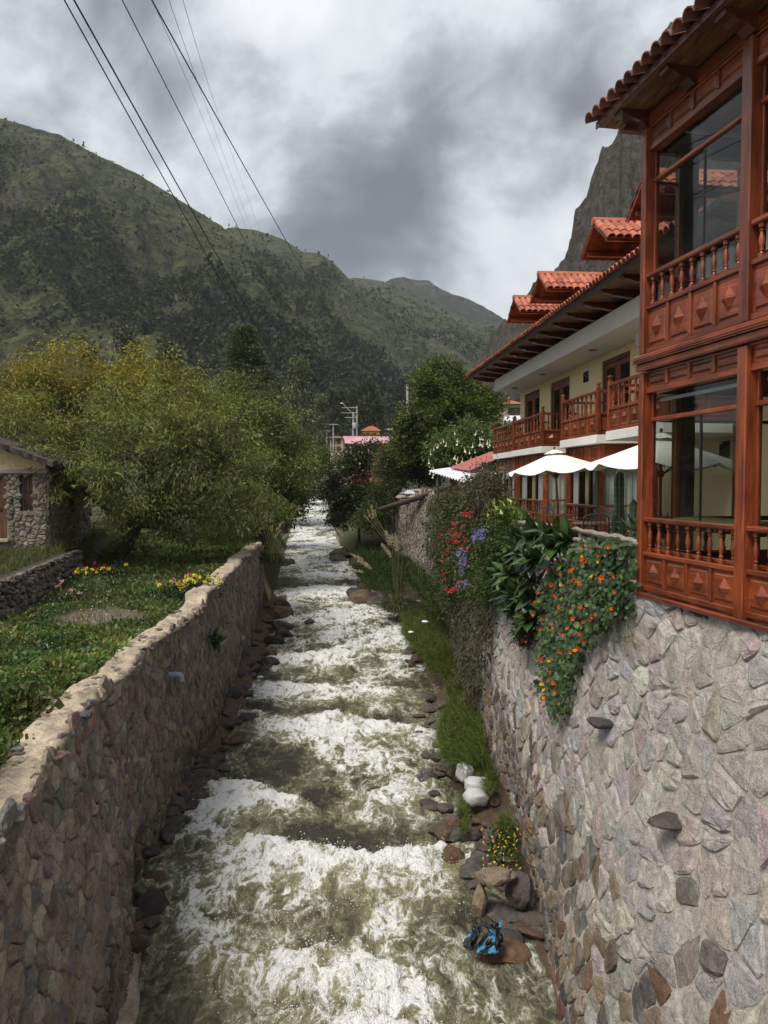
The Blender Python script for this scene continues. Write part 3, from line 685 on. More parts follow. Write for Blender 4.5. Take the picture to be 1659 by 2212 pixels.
def num_surf(fx):
    """surface X = fx(Y, z) facing sign along X"""
    def make(sign):
        def s(Y, z):
            Y = np.asarray(Y, float); z = np.asarray(z, float); e = .15
            X = fx(Y, z); dY = (fx(Y + e, z) - X) / e; dz = (fx(Y, z + e) - X) / e
            n = np.stack([np.ones_like(X), -dY, -dz], -1) * sign
            n /= np.linalg.norm(n, axis=-1, keepdims=True)
            return np.stack([X, Y, z], -1), n
        return s
    return make
def grid_mesh(name, surf, us, vs, mat, parent, noise=.012, cols=None, flip=False, lift=0.0):
    U, Vv = np.meshgrid(us, vs, indexing='ij')
    p, n = surf(U.ravel(), Vv.ravel())
    p = p + n * (lift + noise * fbm(U.ravel() * 3.1, Vv.ravel() * 3.1, 0, 3, 77))[:, None]
    nv = len(vs); i = (np.arange(len(us) - 1)[:, None] * nv + np.arange(nv - 1)[None, :]).ravel()
    q = np.stack([i, i + nv, i + nv + 1, i + 1], 1)
    if flip: q = q[:, ::-1]
    return link(name, np_mesh(name, p, [q], smooth=True, mat=mat), None, parent)
pick = lambda rs, L: L[rs.randint(len(L))]
def mortar_mat(name, lo, hi, wet=None):
    m, g = new_mat(name); p = worldpos(g)
    n = g.noise(p, 2.6, 8.0, 0.72, .6); n2 = g.noise(p, 28.0, 5.0, 0.7)
    c = g.mix(g.ramp(n, [(0.33, 0.0), (0.62, 1.0)]), lo, hi)
    c = g.mix(1.0, c, g.ramp(n2, [(0.25, 0.55), (0.75, 1.3)]), 'MULTIPLY')
    finish(g, c, 0.95, g.bump(n2, 0.9, 0.02), 0.15); return m
MT['mortar_l'] = mortar_mat('earth_mortar', (0.16, 0.13, 0.10), (0.28, 0.23, 0.175))
MT['mortar_r'] = mortar_mat('lime_mortar', (0.27, 0.24, 0.21), (0.46, 0.415, 0.365))
MT['coping'] = mortar_mat('sandy_coping', (0.20, 0.165, 0.125), (0.54, 0.45, 0.335))

def jit(rs, c, a=.13): 
    k = 1 + rs.normal(0, a); return tuple(max(.01, x * k * (1 + rs.normal(0, .03))) for x in c)

# right retaining wall under the hotel
def right_wall():
    rs = np.random.RandomState(21)
    t = thing('retaining_wall', (2.5, 10, 0), 'pale grey and brown stone retaining wall below the red timber bay', 'wall')
    fx = lambda Y, z: RWB(Y) + (RWT(Y) - RWB(Y)) * np.clip((z - .0) / 5.6, -.2, 1.05) + .035 * (np.sin(Y * 1.7 + z) + np.sin(z * 2.3 - Y * .8))
    surf = num_surf(fx)(-1.0)
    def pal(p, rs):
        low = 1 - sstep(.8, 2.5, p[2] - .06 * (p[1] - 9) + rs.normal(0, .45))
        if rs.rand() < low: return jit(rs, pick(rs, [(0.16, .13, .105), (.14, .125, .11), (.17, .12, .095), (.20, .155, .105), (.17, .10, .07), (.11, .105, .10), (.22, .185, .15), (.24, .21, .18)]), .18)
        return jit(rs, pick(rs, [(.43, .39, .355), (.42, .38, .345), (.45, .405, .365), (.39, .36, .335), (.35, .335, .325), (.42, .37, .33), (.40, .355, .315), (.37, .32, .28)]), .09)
    size = lambda u, v: 1.0 if v > 1.2 + .2 * math.sin(u) else .72
    polys = cells(4.6, 37, -.5, 5.56, .48, .25, rs, None, size)
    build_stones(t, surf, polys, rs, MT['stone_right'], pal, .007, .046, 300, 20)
    grid_mesh('mortar', surf, np.arange(-5, 37.2, .1), np.linspace(-1, 5.58, 66), MT['mortar_r'], t, .026, lift=.010)
    # body behind the face and the rough concrete bed under the timber
    mb = MB()
    ys = np.arange(-5, 37.1, 1.0); vs = []; fs = []
    for Y in ys:
        x = float(fx(np.array(Y), np.array(5.58))); vs += [(x, Y, 5.58), (x + .5, Y, 5.58), (x + .5, Y, -1)]
    for i in range(len(ys) - 1):
        for a in (0, 1): fs.append((i*3+a, i*3+a+1, (i+1)*3+a+1, (i+1)*3+a))
    mb.add(vs, fs); mb.obj('wall_body', MT['mortar_r'], t)
    mb = MB(); pts = []
    for Y in np.arange(4.6, 10.6, .2):
        x = float(fx(np.array(Y), np.array(5.5))); pts.append((x + .10, Y, 5.52 + rs.normal(0, .012)))
    mb.tube(pts, [.13 + rs.normal(0, .012) for _ in pts], 7); mb.obj('ledge', MT['mortar_r'], t, smooth=True)
    # two flat stones that stick far out of the face
    for px, py, Y, s in ((1318, 1562, 10.6, .26), (1465, 1775, 8.6, .24)):
        for Yt in np.arange(7.5, 12, .02):
            q = at(px, py, Yt)
            if fx(np.array(q.y), np.array(q.z)) <= q.x + .02: break
        r = rock_mesh(s * .85, (1.25, .9, .32), 5 + int(px), .25)
        link('projecting_stone', r, T(q.x - .10, q.y, q.z) @ Matrix.Rotation(.3, 4, 'Z'), t, label='dark flat stone sticking out of the wall face')
    return fx
ICO = None
def ico(n=2):
    global ICO
    import bmesh
    bm = bmesh.new(); bmesh.ops.create_icosphere(bm, subdivisions=n, radius=1.0)
    V = np.array([v.co[:] for v in bm.verts]); Fc = np.array([[v.index for v in f.verts] for f in bm.faces]); bm.free()
    return V, Fc
ICO2 = ico(2); ICO3 = ico(3)
ROCKCOL = [(0.085, .07, .06), (.06, .055, .052), (.11, .082, .066), (.075, .068, .062), (.10, .09, .08), (.12, .075, .055)]
def rock_mesh(r, squash, seed, jag=.3, col=None, hi=False, mat=None):
    V, Fc = ICO3 if hi else ICO2
    rs = np.random.RandomState(seed)
    n = fbm(V[:, 0] * 1.1 + seed * 3.3, V[:, 1] * 1.1, V[:, 2] * 1.1, 3, seed % 90)
    P = V * (1 + jag * n)[:, None]
    for _ in range(7):                                    # broken flat faces
        d = rs.normal(0, 1, 3); d /= np.linalg.norm(d); lim = rs.uniform(.62, .9)
        e = P @ d - lim; P = P - np.where(e > 0, e, 0)[:, None] * d * .92
    P = P * np.array(squash) * r
    c = np.array(col or ROCKCOL[seed % len(ROCKCOL)])
    C = c * (1 + .22 * fbm(V[:, 0] * 2.2, V[:, 1] * 2.2, V[:, 2] * 2.2 + seed, 3, 5))[:, None]
    return np_mesh('rock', P, [Fc], cols=np.clip(C, .01, 1), mat=mat or MT['rock'], smooth=False)
RW_FX = right_wall()

# left river wall
def left_wall():
    rs = np.random.RandomState(22)
    t = thing('river_wall', (-4.4, 15, 0), 'long brown rubble stone wall with sandy top along the left bank', 'wall')
    fx = lambda Y, z: LWB(Y) + (LWT(Y) - LWB(Y)) * np.clip(z / LWZ(Y), -.2, 1.05) + .03 * (np.sin(Y * 1.3 + z * 1.1) + np.sin(z * 2.6 - Y * 2.1))
    surf = num_surf(fx)(1.0)
    def pal(p, rs):
        c = pick(rs, [(.205, .172, .14), (.17, .148, .125), (.235, .195, .155), (.14, .135, .128), (.19, .155, .125), (.25, .21, .165), (.155, .135, .115), (.22, .18, .145), (.19, .135, .11)])
        muted = 1 - .38 * sstep(1.4, .2, p[2] + rs.normal(0, .3)) - .18 * sstep(11.5, 13.5, p[1])  # stones darker low down by the water and along the further stretch
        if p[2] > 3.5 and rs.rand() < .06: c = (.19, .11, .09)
        return jit(rs, tuple(x * muted * 1.28 for x in c), .16)
    size = lambda u, v: 1.0
    polys = cells(4.5, 38, -.4, 4.12, .40, .165, rs, lambda u, v: v < LWZ(u) - .03, size)
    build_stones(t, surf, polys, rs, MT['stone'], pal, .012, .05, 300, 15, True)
    grid_mesh('mortar', surf, np.arange(-5, 38.2, .1), np.linspace(-1, 3.84, 49), MT['mortar_l'], t, .025, flip=True, lift=.012)
    # sandy top, uneven, with broken edges
    ys = np.concatenate([np.arange(-5, 22, .12), np.arange(22, 38.1, .3)]); cs = np.linspace(0, 1, 9)
    V = []
    for Y in ys:
        z = float(LWZ(Y)); x0 = float(fx(np.array(Y), np.array(z))) + .05 + .05 * float(fbm(Y * 1.7, .3, 0, 3, 4)); w = .58 + .07 * float(fbm(Y * .9, 5.3, 0, 3, 4))
        row = [(x0 - .07, Y, z - .16 + rs.normal(0, .03))] + [(x0 - w * c + (rs.normal(0, .025) if c == 0 else 0), Y, z - .02 + .06 * float(fbm(Y * 2.2, c * 2.5, 1.0, 4, 9)) + rs.normal(0, .006) - (.055 if c in (0, 1) else 0)) for c in cs] + [(x0 - w, Y, z - .9)]
        V += row
    nv = len(cs) + 2; V = np.array(V); i = (np.arange(len(ys) - 1)[:, None] * nv + np.arange(nv - 1)[None, :]).ravel()
    link('coping', np_mesh('coping', V, [np.stack([i, i + 1, i + nv + 1, i + nv], 1)], smooth=True, mat=MT['coping']), None, t, label='sandy worn mortar top of the wall')
    # flat stones set along the river edge of the top
    for k, Y in enumerate(np.cumsum(RNG.uniform(.14, .8, 60)) + 5.5):
        if Y > 24: break
        z = float(LWZ(Y)); x = float(fx(np.array(Y), np.array(z)))
        r = rock_mesh(rs.uniform(.06, .17), (rs.uniform(.7, 1.1), rs.uniform(.9, 1.6), rs.uniform(.3, .55)), 100 + k, .25, jit(rs, pick(rs, [(.10, .09, .09), (.14, .11, .09), (.17, .11, .09), (.085, .085, .09), (.17, .14, .11)])), mat=MT['stone'])
        link('edge_stone', r, T(x + rs.uniform(-.06, .03), Y, z + rs.uniform(-.11, -.04)) @ Matrix.Rotation(rs.uniform(-.5, .5), 4, 'Z') @ Matrix.Rotation(rs.uniform(-.2, .2), 4, 'X'), t)
    # stones bedded in the top
    for k in range(46):
        Y = 5.5 + 15 * rs.rand() ** 1.4; z = float(LWZ(Y)); x = float(fx(np.array(Y), np.array(z))) - rs.uniform(.05, .52)
        r = rock_mesh(rs.uniform(.03, .10), (rs.uniform(.8, 1.2), rs.uniform(.9, 1.5), .35), 200 + k, .25, jit(rs, pick(rs, [(.30, .25, .19), (.22, .19, .155), (.14, .125, .115), (.36, .30, .22)])), mat=MT['stone'])
        link('bedded_stone', r, T(x, Y, z - .012) @ Matrix.Rotation(rs.rand() * 3, 4, 'Z'), t)
    # concrete foot at the waterline of the near stretch
    mb = MB(); pts = [(float(LWB(Y)) + .02, Y, -.05) for Y in np.arange(4.5, 13, .5)]
    mb.tube(pts, .17, 6); mb.obj('footing', MT['coping'], t, smooth=True)
    # bent grey drain pipe
    for Yt in np.arange(11, 16, .02):
        q = at(366, 1457, Yt)
        if fx(np.array(q.y), np.array(q.z)) >= q.x: break
    x, y, z = q
    mb = MB(); mb.tube([(x - .3, y, z), (x + .12, y, z), (x + .21, y, z - .005), (x + .25, y, z - .05), (x + .255, y, z - .13)], .052, 10)
    mb.tube([(x + .10, y, z), (x + .16, y, z)], .06, 10); mb.tube([(x + .255, y, z - .09), (x + .255, y, z - .14)], .06, 10)
    mb.obj('drain_pipe', MT['pipe'], None, smooth=True, label='bent grey plastic drain pipe poking out of the left river wall', cat='pipe')
    return fx
LW_FX = left_wall()

# ruined wall further up the right bank
def ruin_wall():
    rs = np.random.RandomState(23)
    t = thing('ruined_wall', (1.5, 48, 2), 'broken old rubble wall with ragged top beyond the flowering vines', 'wall')
    fx = lambda Y, z: RWB(Y) + (RWT(Y) - RWB(Y)) * np.clip((z - 1) / 5.2, 0, 1) - .05
    top = lambda Y: 6.45 - .02 * (Y - 37) + .22 * math.sin(Y * .8) + .14 * math.sin(Y * 2.3 + 1)
    surf = num_surf(fx)(-1.0)
    pal = lambda p, rs: jit(rs, pick(rs, [(.25, .205, .165), (.21, .17, .14), (.28, .235, .19), (.19, .17, .15), (.23, .18, .14)]), .15)
    polys = cells(37.2, 60, 1.2, 6.7, .62, .26, rs, lambda u, v: v < top(u))
    build_stones(t, surf, polys, rs, MT['stone'], pal, .03, .06, 300, 10, False, 3.0)
    mb = MB(); ys = np.arange(37, 60.3, .8); vs = []; fs = []
    for Y in ys:
        z = top(Y) - .06
        for x, zz in ((float(fx(np.array(Y), np.array(1.))), .8), (float(fx(np.array(Y), np.array(z))), z), (float(fx(np.array(Y), np.array(z))) + .55, z), (float(fx(np.array(Y), np.array(z))) + .6, .8)): vs.append((x, Y, zz))
    for i in range(len(ys) - 1):
        for a in range(3): fs.append((i*4+a, i*4+a+1, (i+1)*4+a+1, (i+1)*4+a))
    fs += [(0, 1, 2, 3)]; n = (len(ys) - 1) * 4; fs.append((n+3, n+2, n+1, n))
    mb.add(vs, fs).obj('mortar', MT['mortar_l'], t)
    for k, (px, py, s) in enumerate(((877, 1066, .35), (868, 1073, .3), (905, 1060, .3), (893, 1074, .28), (922, 1063, .3))):
        q = at(px, py, 48 - k); link('loose_stone', rock_mesh(s, (1.3, 1.1, .45), 300 + k, .25, (.34, .29, .24), mat=MT['stone']), T(*q), t)
    mb = MB(); mb.tube([at(822, 1100, 50.5), at(905, 1075, 42), at(985, 1046, 36.5)], [.17, .16, .13], 8)
    mb.obj('fallen_beam', MT['bark'], None, smooth=True, label='old brown timber beam leaning across the top of the ruined wall', cat='beam')
ruin_wall()

# low dry stone terrace wall in the left garden
def dry_wall():
    rs = np.random.RandomState(24)
    t = thing('dry_stone_wall', (-10, 22, 3.6), 'low dry stone terrace wall below the stone house', 'wall')
    fx = lambda Y, z: DRYX(Y) + .12 - .10 * (z - 3.6)
    surf = num_surf(fx)(1.0)
    pal = lambda p, rs: jit(rs, pick(rs, [(.16, .14, .12), (.125, .11, .098), (.19, .165, .14), (.10, .095, .09), (.15, .12, .10)]), .2)
    polys = cells(11, 27.3, 3.5, 4.66, .27, .19, rs)
    build_stones(t, surf, polys, rs, MT['stone'], pal, .03, .10, 300, 30, True)
    mb = MB(); ys = np.arange(11, 27.5, .5); vs = []; fs = []
    for Y in ys:
        x = float(fx(np.array(Y), np.array(4.))) - .06; vs += [(x + .05, Y, 3.2), (x, Y, 4.58), (x - .5, Y, 4.6), (x - .5, Y, 3.2)]
    for i in range(len(ys) - 1):
        for a in range(3): fs.append((i*4+a, (i+1)*4+a, (i+1)*4+a+1, i*4+a+1))
    n = (len(ys) - 1) * 4; fs += [(n, n+1, n+2, n+3), (3, 2, 1, 0)]
    mb.add(vs, fs).obj('core', plain('dark_joints', (.05, .042, .035), .95, .3), t)
dry_wall()
# ------------------------------------------------------------------ hotel: shared joinery
def bal_mesh(h, r, mat, n=8):
    pr = [(.95, 0), (.95, .12), (.62, .13), (.50, .17), (.78, .20), (.78, .225), (.5, .25), (.62, .33), (.92, .45), (.80, .58), (.5, .72), (.46, .76), (.75, .785), (.75, .81), (.5, .83), (.72, .85), (.5, .87), (.9, .885), (.9, 1.0)]
    mb = MB(); mb.lathe([(r * a, h * z) for a, z in pr], n, None, None, (0, 1, 17, 18)); return mb.mesh('baluster', mat, True)
_bal = {}
def baluster(parent, FM, x, y, z0, h, r):
    key = (round(h, 3), round(r, 3))
    if key not in _bal: _bal[key] = bal_mesh(h, r, MT['woodv'])
    link('baluster', _bal[key], FM @ T(x, y, z0), parent)
_pan = {}
def panel(parent, FM, x0, x1, z0, z1, y, diamond=True):
    w, h = x1 - x0, z1 - z0; key = (round(w, 3), round(h, 3), diamond)
    if key not in _pan:
        mb = MB(); mb.box(0, w, .022, .05, 0, h)
        a, b = .035, .06                                  # raised field with sloping border
        a = min(a, w * .13); b = min(b, w * .22)
        vs = [(a, .022, a), (w-a, .022, a), (w-a, .022, h-a), (a, .022, h-a), (b, .004, b), (w-b, .004, b), (w-b, .004, h-b), (b, .004, h-b)]
        mb.add(vs, [(0,1,5,4), (1,2,6,5), (2,3,7,6), (3,0,4,7), (4,5,6,7)])
        pm = mb.mesh('panel', MT['woodh']); dm = None
        if diamond:
            mb = MB(); cx_, cz_ = w/2, h/2; rx, rz = w * .27, h * .30; rx = min(rx, rz * 1.1)
            mb.add([(cx_-rx, .003, cz_), (cx_, .003, cz_-rz), (cx_+rx, .003, cz_), (cx_, .003, cz_+rz), (cx_, -.05 * min(1, w/.4), cz_)], [(0,1,4), (1,2,4), (2,3,4), (3,0,4)])
            dm = mb.mesh('diamond', MT['woodh'])
        _pan[key] = (pm, dm)
    pm, dm = _pan[key]
    o = link('panel', pm, FM @ T(x0, y, z0), parent)
    if dm: link('diamond', dm, FM @ T(x0, y, z0), o)
def rail(parent, FM, name, x0, x1, y0, y1, z0, z1, mat='woodh', bev=.008):
    MB().box(x0, x1, y0, y1, z0, z1, None, None, bev).obj(name, MT[mat], parent, FM)
def near_face(MF, x, y0): return MF @ Matrix(((0, -1, 0, x), (1, 0, 0, y0), (0, 0, 1, 0), (0, 0, 0, 1)))       # faces +x: its own x runs inward
def far_face(MF, x, y1): return MF @ Matrix(((0, 1, 0, x), (-1, 0, 0, y1), (0, 0, 1, 0), (0, 0, 0, 1)))        # faces -x: its own x runs outward
def balustrade(parent, FM, x0, x1, z0, zp, zt, npan, nbal, br=.03, diamond=True, t=.06):
    """panels from z0 to zp, balusters from zp to zt, framed"""
    w = (x1 - x0) / npan
    rail(parent, FM, 'bottom_rail', x0, x1, -.012, t, z0 - .03, z0 + .035)
    rail(parent, FM, 'middle_rail', x0, x1, -.016, t, zp - .03, zp + .025)
    for k in range(npan + 1):
        if 0 < k < npan: rail(parent, FM, 'stile', x0 + k*w - .022, x0 + k*w + .022, -.008, t - .01, z0 + .037, zp - .032, 'woodv', .006)
    for k in range(npan): panel(parent, FM, x0 + k*w + (.022 if k else 0), x0 + (k+1)*w - (.022 if k < npan-1 else 0), z0 + .037, zp - .032, .0, diamond)
    for k in range(nbal): baluster(parent, FM, x0 + (k + .5) * (x1 - x0) / nbal, t/2 - .005, zp + .026, zt - .062 - zp - .026, br)
    rail(parent, FM, 'handrail', x0, x1, -.028, t + .02, zt - .06, zt, 'woodh', .015)
def pane(parent, FM, x0, x1, z0, z1, y, mat='glass'):
    MB().box(x0, x1, y, y + .008, z0, z1).obj('pane', MT[mat], parent, FM)
_curt = {}
def curtain(parent, FM, x0, x1, z0, z1, y):
    n = max(8, int((x1 - x0) / .02)); V = []; Fq = []
    for i in range(n + 1):
        x = x0 + (x1 - x0) * i / n; yy = y + .022 * math.sin(i * .9) + .01 * math.sin(i * 2.3 + 1)
        V += [(x, yy, z0), (x, yy * 1.0 + .004, z1)]
        if i: Fq.append((2*i-2, 2*i, 2*i+1, 2*i-1))
    MB().add(V, Fq).obj('curtain', MT['curtain'], parent, FM, smooth=True)
# clay barrel tile, axis along +y running down the slope
def tile_mesh(mat, r=.098, L=.43):
    mb = MB(); vs = []; fs = []; n = 7
    for j, (y, rr) in enumerate(((0, r * .86), (L, r * 1.06))):
        for k in range(n + 1):
            a = math.pi * k / n
            vs += [(rr * math.cos(a), y, rr * .95 * math.sin(a)), ((rr - .016) * math.cos(a), y, (rr - .016) * .95 * math.sin(a))]
    m = 2 * (n + 1)
    for k in range(n):
        a, b = 2*k, 2*k+2
        fs += [(a, b, m+b, m+a), (a+1, m+a+1, m+b+1, b+1), (m+a, m+b, m+b+1, m+a+1)]
    mb.add(vs, fs); return mb.mesh('tile', mat, True)
TILE = tile_mesh(MT['tile']); TILE_OLD = tile_mesh(MT['tile_old'])
def tiles(parent, MF, o, right, down, ncol, nrow, tile, sp=.2, step=.34, joined=None):
    """rows of barrel tiles from the eave upward; joined=(V,F lists) collects instead of linking"""
    r = Vector(right).normalized(); d = Vector(down).normalized(); n = r.cross(d).normalized()
    if n.z < 0: n = -n
    for j in range(nrow):
        for i in range(ncol):
            p = Vector(o) + r * (i * sp) - d * (j * step + .40) + n * (.012 * (1 + j % 2))
            a = random.uniform(-.03, .03); rr = (r + d * a).normalized(); dd = n.cross(rr) if n.cross(rr).dot(d) > 0 else -n.cross(rr)
            A = Matrix(((rr.x, dd.x, n.x, p.x), (rr.y, dd.y, n.y, p.y), (rr.z, dd.z, n.z, p.z), (0, 0, 0, 1)))
            if joined is None: link('tile', tile, MF @ A, parent)
            else: joined.append(MF @ A)
def join_tiles(parent, mats, tile):
    V = np.array([v.co[:] for v in tile.vertices]); Fq = np.array([p.vertices[:] for p in tile.polygons])
    Vs = []; Fs = []
    for k, A in enumerate(mats):
        a = np.array(A); Vs.append(V @ a[:3, :3].T + a[:3, 3]); Fs.append(Fq + k * len(V))
    link('tile_field', np_mesh('tile_field', np.concatenate(Vs), [np.concatenate(Fs)], mat=tile.materials[0], smooth=True), None, parent, kind='stuff')

# ------------------------------------------------------------------ glazed timber bay at the right
def build_bay():
    c, s = .983, .183
    MF = frame((3.3, 9.9, 0), (s, -c), (c, s))
    t = thing('timber_bay', (3.3, 9.9, 5.6), 'red varnished timber bay building with glazed balconies over the stone wall', 'building')
    BW = 2.06; N = 3; Lx = BW * N; D = 3.8
    pw = .075
    for k in range(N + 1):
        x = k * BW
        rail(t, MF, 'post', x - (0 if k == 0 else pw), x + pw + (.03 if k == 0 else 0), -.05, .11, 5.585, 8.385, 'woodv', .012)
        rail(t, MF, 'post', x - (0 if k == 0 else pw), x + pw + (.03 if k == 0 else 0), -.05, .11, 8.615, 11.44, 'woodv', .012)
        if k < N:
            a, b = x + pw + (.03 if k == 0 else 0), x + BW - pw
            for z0, zp, zt, ztr, zh, zt2 in ((5.655, 6.095, 6.56, 7.79, 8.15, 8.38), (8.655, 9.20, 9.62, 10.78, 11.17, 11.42)):
                balustrade(t, MF, a, b, z0, zp, zt, 4, 9, .034)
                w = link('window', None, MF @ T(a, .09, zp), t)
                # frame members and panes of the window
                rail(w, MF, 'sill', a, b, .065, .14, zp + .026, zp + .07, 'woodh')
                rail(w, MF, 'transom', a, b, .055, .14, ztr - .025, ztr + .03, 'woodh', .012)
                rail(w, MF, 'head', a, b, .0, .14, zh - .03, zh + .04, 'woodh')
                for q in (a, b - .03): rail(w, MF, 'jamb', q, q + .03, .075, .13, zp + .072, zh - .032, 'woodv', .004)
                mid = a + (b - a) * .56
                pane(w, MF, a + .03, mid, zp + .072, ztr - .026, .10); pane(w, MF, mid + .006, b - .03, zp + .072, ztr - .026, .085)
                rail(w, MF, 'meeting_strip', mid - .006, mid + .012, .080, .112, zp + .072, ztr - .026, 'metal', 0)
                pane(w, MF, a + .03, b - .03, ztr + .032, zh - .032, .10)
                n = 4
                for q in range(n):
                    ww = (b - a) / n
                    panel(t, MF, a + q*ww + .02, a + (q+1)*ww - .02, zh + .045, zt2 - .01, 0, False)
                    if q: rail(t, MF, 'stile', a + q*ww - .02, a + q*ww + .02, -.008, .05, zh + .042, zt2 - .005, 'woodv', .006)
                rail(t, MF, 'frieze_rail', a, b, -.012, .06, zt2 - .008, zt2 + .02)
            if k < 2:                                            # roller blind tucked under the head
                MB().box(a + .05, b - .05, .16, .19, 8.02, 8.06).obj('blind_bar', MT['curtain'], t, MF)
    # cornice between the storeys: stepped mouldings
    rail(t, MF, 'cornice', -.03, Lx + .1, -.085, .12, 8.402, 8.50, 'woodh', .02)
    rail(t, MF, 'cornice', -.05, Lx + .1, -.105, .12, 8.502, 8.60, 'woodh', .015)
    for z in (8.50, 8.525, 8.55): rail(t, MF, 'moulding', -.055, Lx + .1, -.114, -.10, z - .006, z + .006, 'woodh', .004)
    rail(t, MF, 'sill_plate', -.02, Lx, -.06, .16, 5.545, 5.60, 'woodh', .01)
    rail(t, MF, 'wall_plate', -.02, Lx, -.03, .14, 11.44, 11.60, 'woodh', .01)
    # far gable side: posts, glazing and a folded dark shutter, seen through the front panes
    FF = far_face(MF, 0, D)
    for yy, w in ((.46, .07), (1.38, .16), (2.5, .08), (3.75, .1)):
        for z0, z1 in ((5.6, 8.40), (8.6, 11.44)): rail(t, MF, 'post', .0, .10, yy - w/2, yy + w/2, z0, z1, 'woodv', .006)
    for z0, zp, zt, ztr, zh in ((5.655, 6.095, 6.56, 7.79, 8.15), (8.655, 9.20, 9.62, 10.78, 11.17)):
        rail(t, FF, 'handrail', 0, D - .12, -.02, .09, zt - .06, zt)
        rail(t, FF, 'transom', 0, D - .12, .01, .08, ztr - .02, ztr + .02)
        rail(t, FF, 'head', 0, D - .12, .0, .1, zh - .03, zh + .25)
        for q in range(6): panel(t, FF, q * .6 + .03, q * .6 + .57, z0, zp - .03, .01)
        rail(t, FF, 'middle_rail', 0, D - .12, -.01, .08, zp - .03, zp + .02)
        for q in range(14): baluster(t, FF, .13 + q * .25, .03, zp + .021, zt - .06 - zp - .021, .034)
        for a, b in ((.11, .42), (.72, 1.29), (1.47, 2.45), (2.55, 3.7)):
            pane(t, MF @ Matrix(((0, 1, 0, 0), (1, 0, 0, 0), (0, 0, 1, 0), (0, 0, 0, 1))), a, b, zp + .03, zh - .03, .055)
        rail(t, MF, 'shutter', .03, .08, .50, .71, zp + .03, zh - .03, 'dark', .004)
    # floors, ceiling and inner walls
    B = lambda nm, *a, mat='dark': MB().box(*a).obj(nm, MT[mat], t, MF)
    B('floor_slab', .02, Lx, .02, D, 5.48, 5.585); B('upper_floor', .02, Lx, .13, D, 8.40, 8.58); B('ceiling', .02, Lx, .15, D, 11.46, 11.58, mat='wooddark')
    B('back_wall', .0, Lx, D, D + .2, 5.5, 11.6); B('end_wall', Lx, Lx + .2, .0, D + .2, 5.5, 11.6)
    # green seat cushion inside, seen over the rail
    mb = MB(); mb.box(.25, 1.9, .25, .85, 6.42, 6.56, None, None, .05); mb.obj('window_seat', plain('olive_cushion', (.10, .115, .03), .9, .3), t, MF)
    # roof
    pitch = math.radians(18); ex = -.42; ey = -.44
    roof = link('roof', MB().prism([(ey, 11.655), (ey, 11.72), (D + .5, 11.72 + (D + .5 - ey) * math.tan(pitch)), (D + .5, 11.60 + (D + .5 - ey) * math.tan(pitch))], 'x', ex, Lx + .5).mesh('roof', MT['wooddark']), MF, t)
    rail(roof, MF, 'fascia', ex - .02, Lx + .5, ey - .022, ey, 11.61, 11.70, 'wooddark', .004)
    nb = 7
    for k in range(nb):                                          # soffit boards
        y0 = ey + .01 + k * (.62 / nb); rail(roof, MF, 'soffit_board', ex, Lx + .5, y0, y0 + .62 / nb - .006, 11.628 + .0, 11.648, 'soffit', .003)
    for x in np.arange(.05, Lx, 1.03):                           # carved brackets
        pr = [(.12, 11.44), (-.06, 11.44), (-.14, 11.50), (-.24, 11.515), (-.30, 11.56), (-.38, 11.57), (-.40, 11.625), (.12, 11.625)]
        MB().prism(pr, 'x', x - .09, x + .09).obj('bracket', MT['wooddark'], roof, MF)
    MB().prism([(.10, 11.44), (.10, 11.60), (-.05, 11.60), (-.25, 11.50), (-.30, 11.44)], 'x', -.13, -.02).obj('bracket', MT['wooddark'], roof, MF)
    dn = Vector((0, -math.cos(pitch), -math.sin(pitch)))
    tiles(roof, MF, (ex + .02, ey - .10, 11.70), (1, 0, 0), dn, 34, 3, TILE_OLD, .205)
    # small wall lamp on the corner post
    mb = MB(); mb.tube([(-.06, -.02, 8.74), (-.06, -.02, 8.90)], .045, 10); mb.box(-.03, .0, -.03, -.01, 8.79, 8.85)
    mb.obj('wall_lamp', plain('lamp_brown', (.10, .075, .065), .5, .1), t, MF, smooth=True)
build_bay()

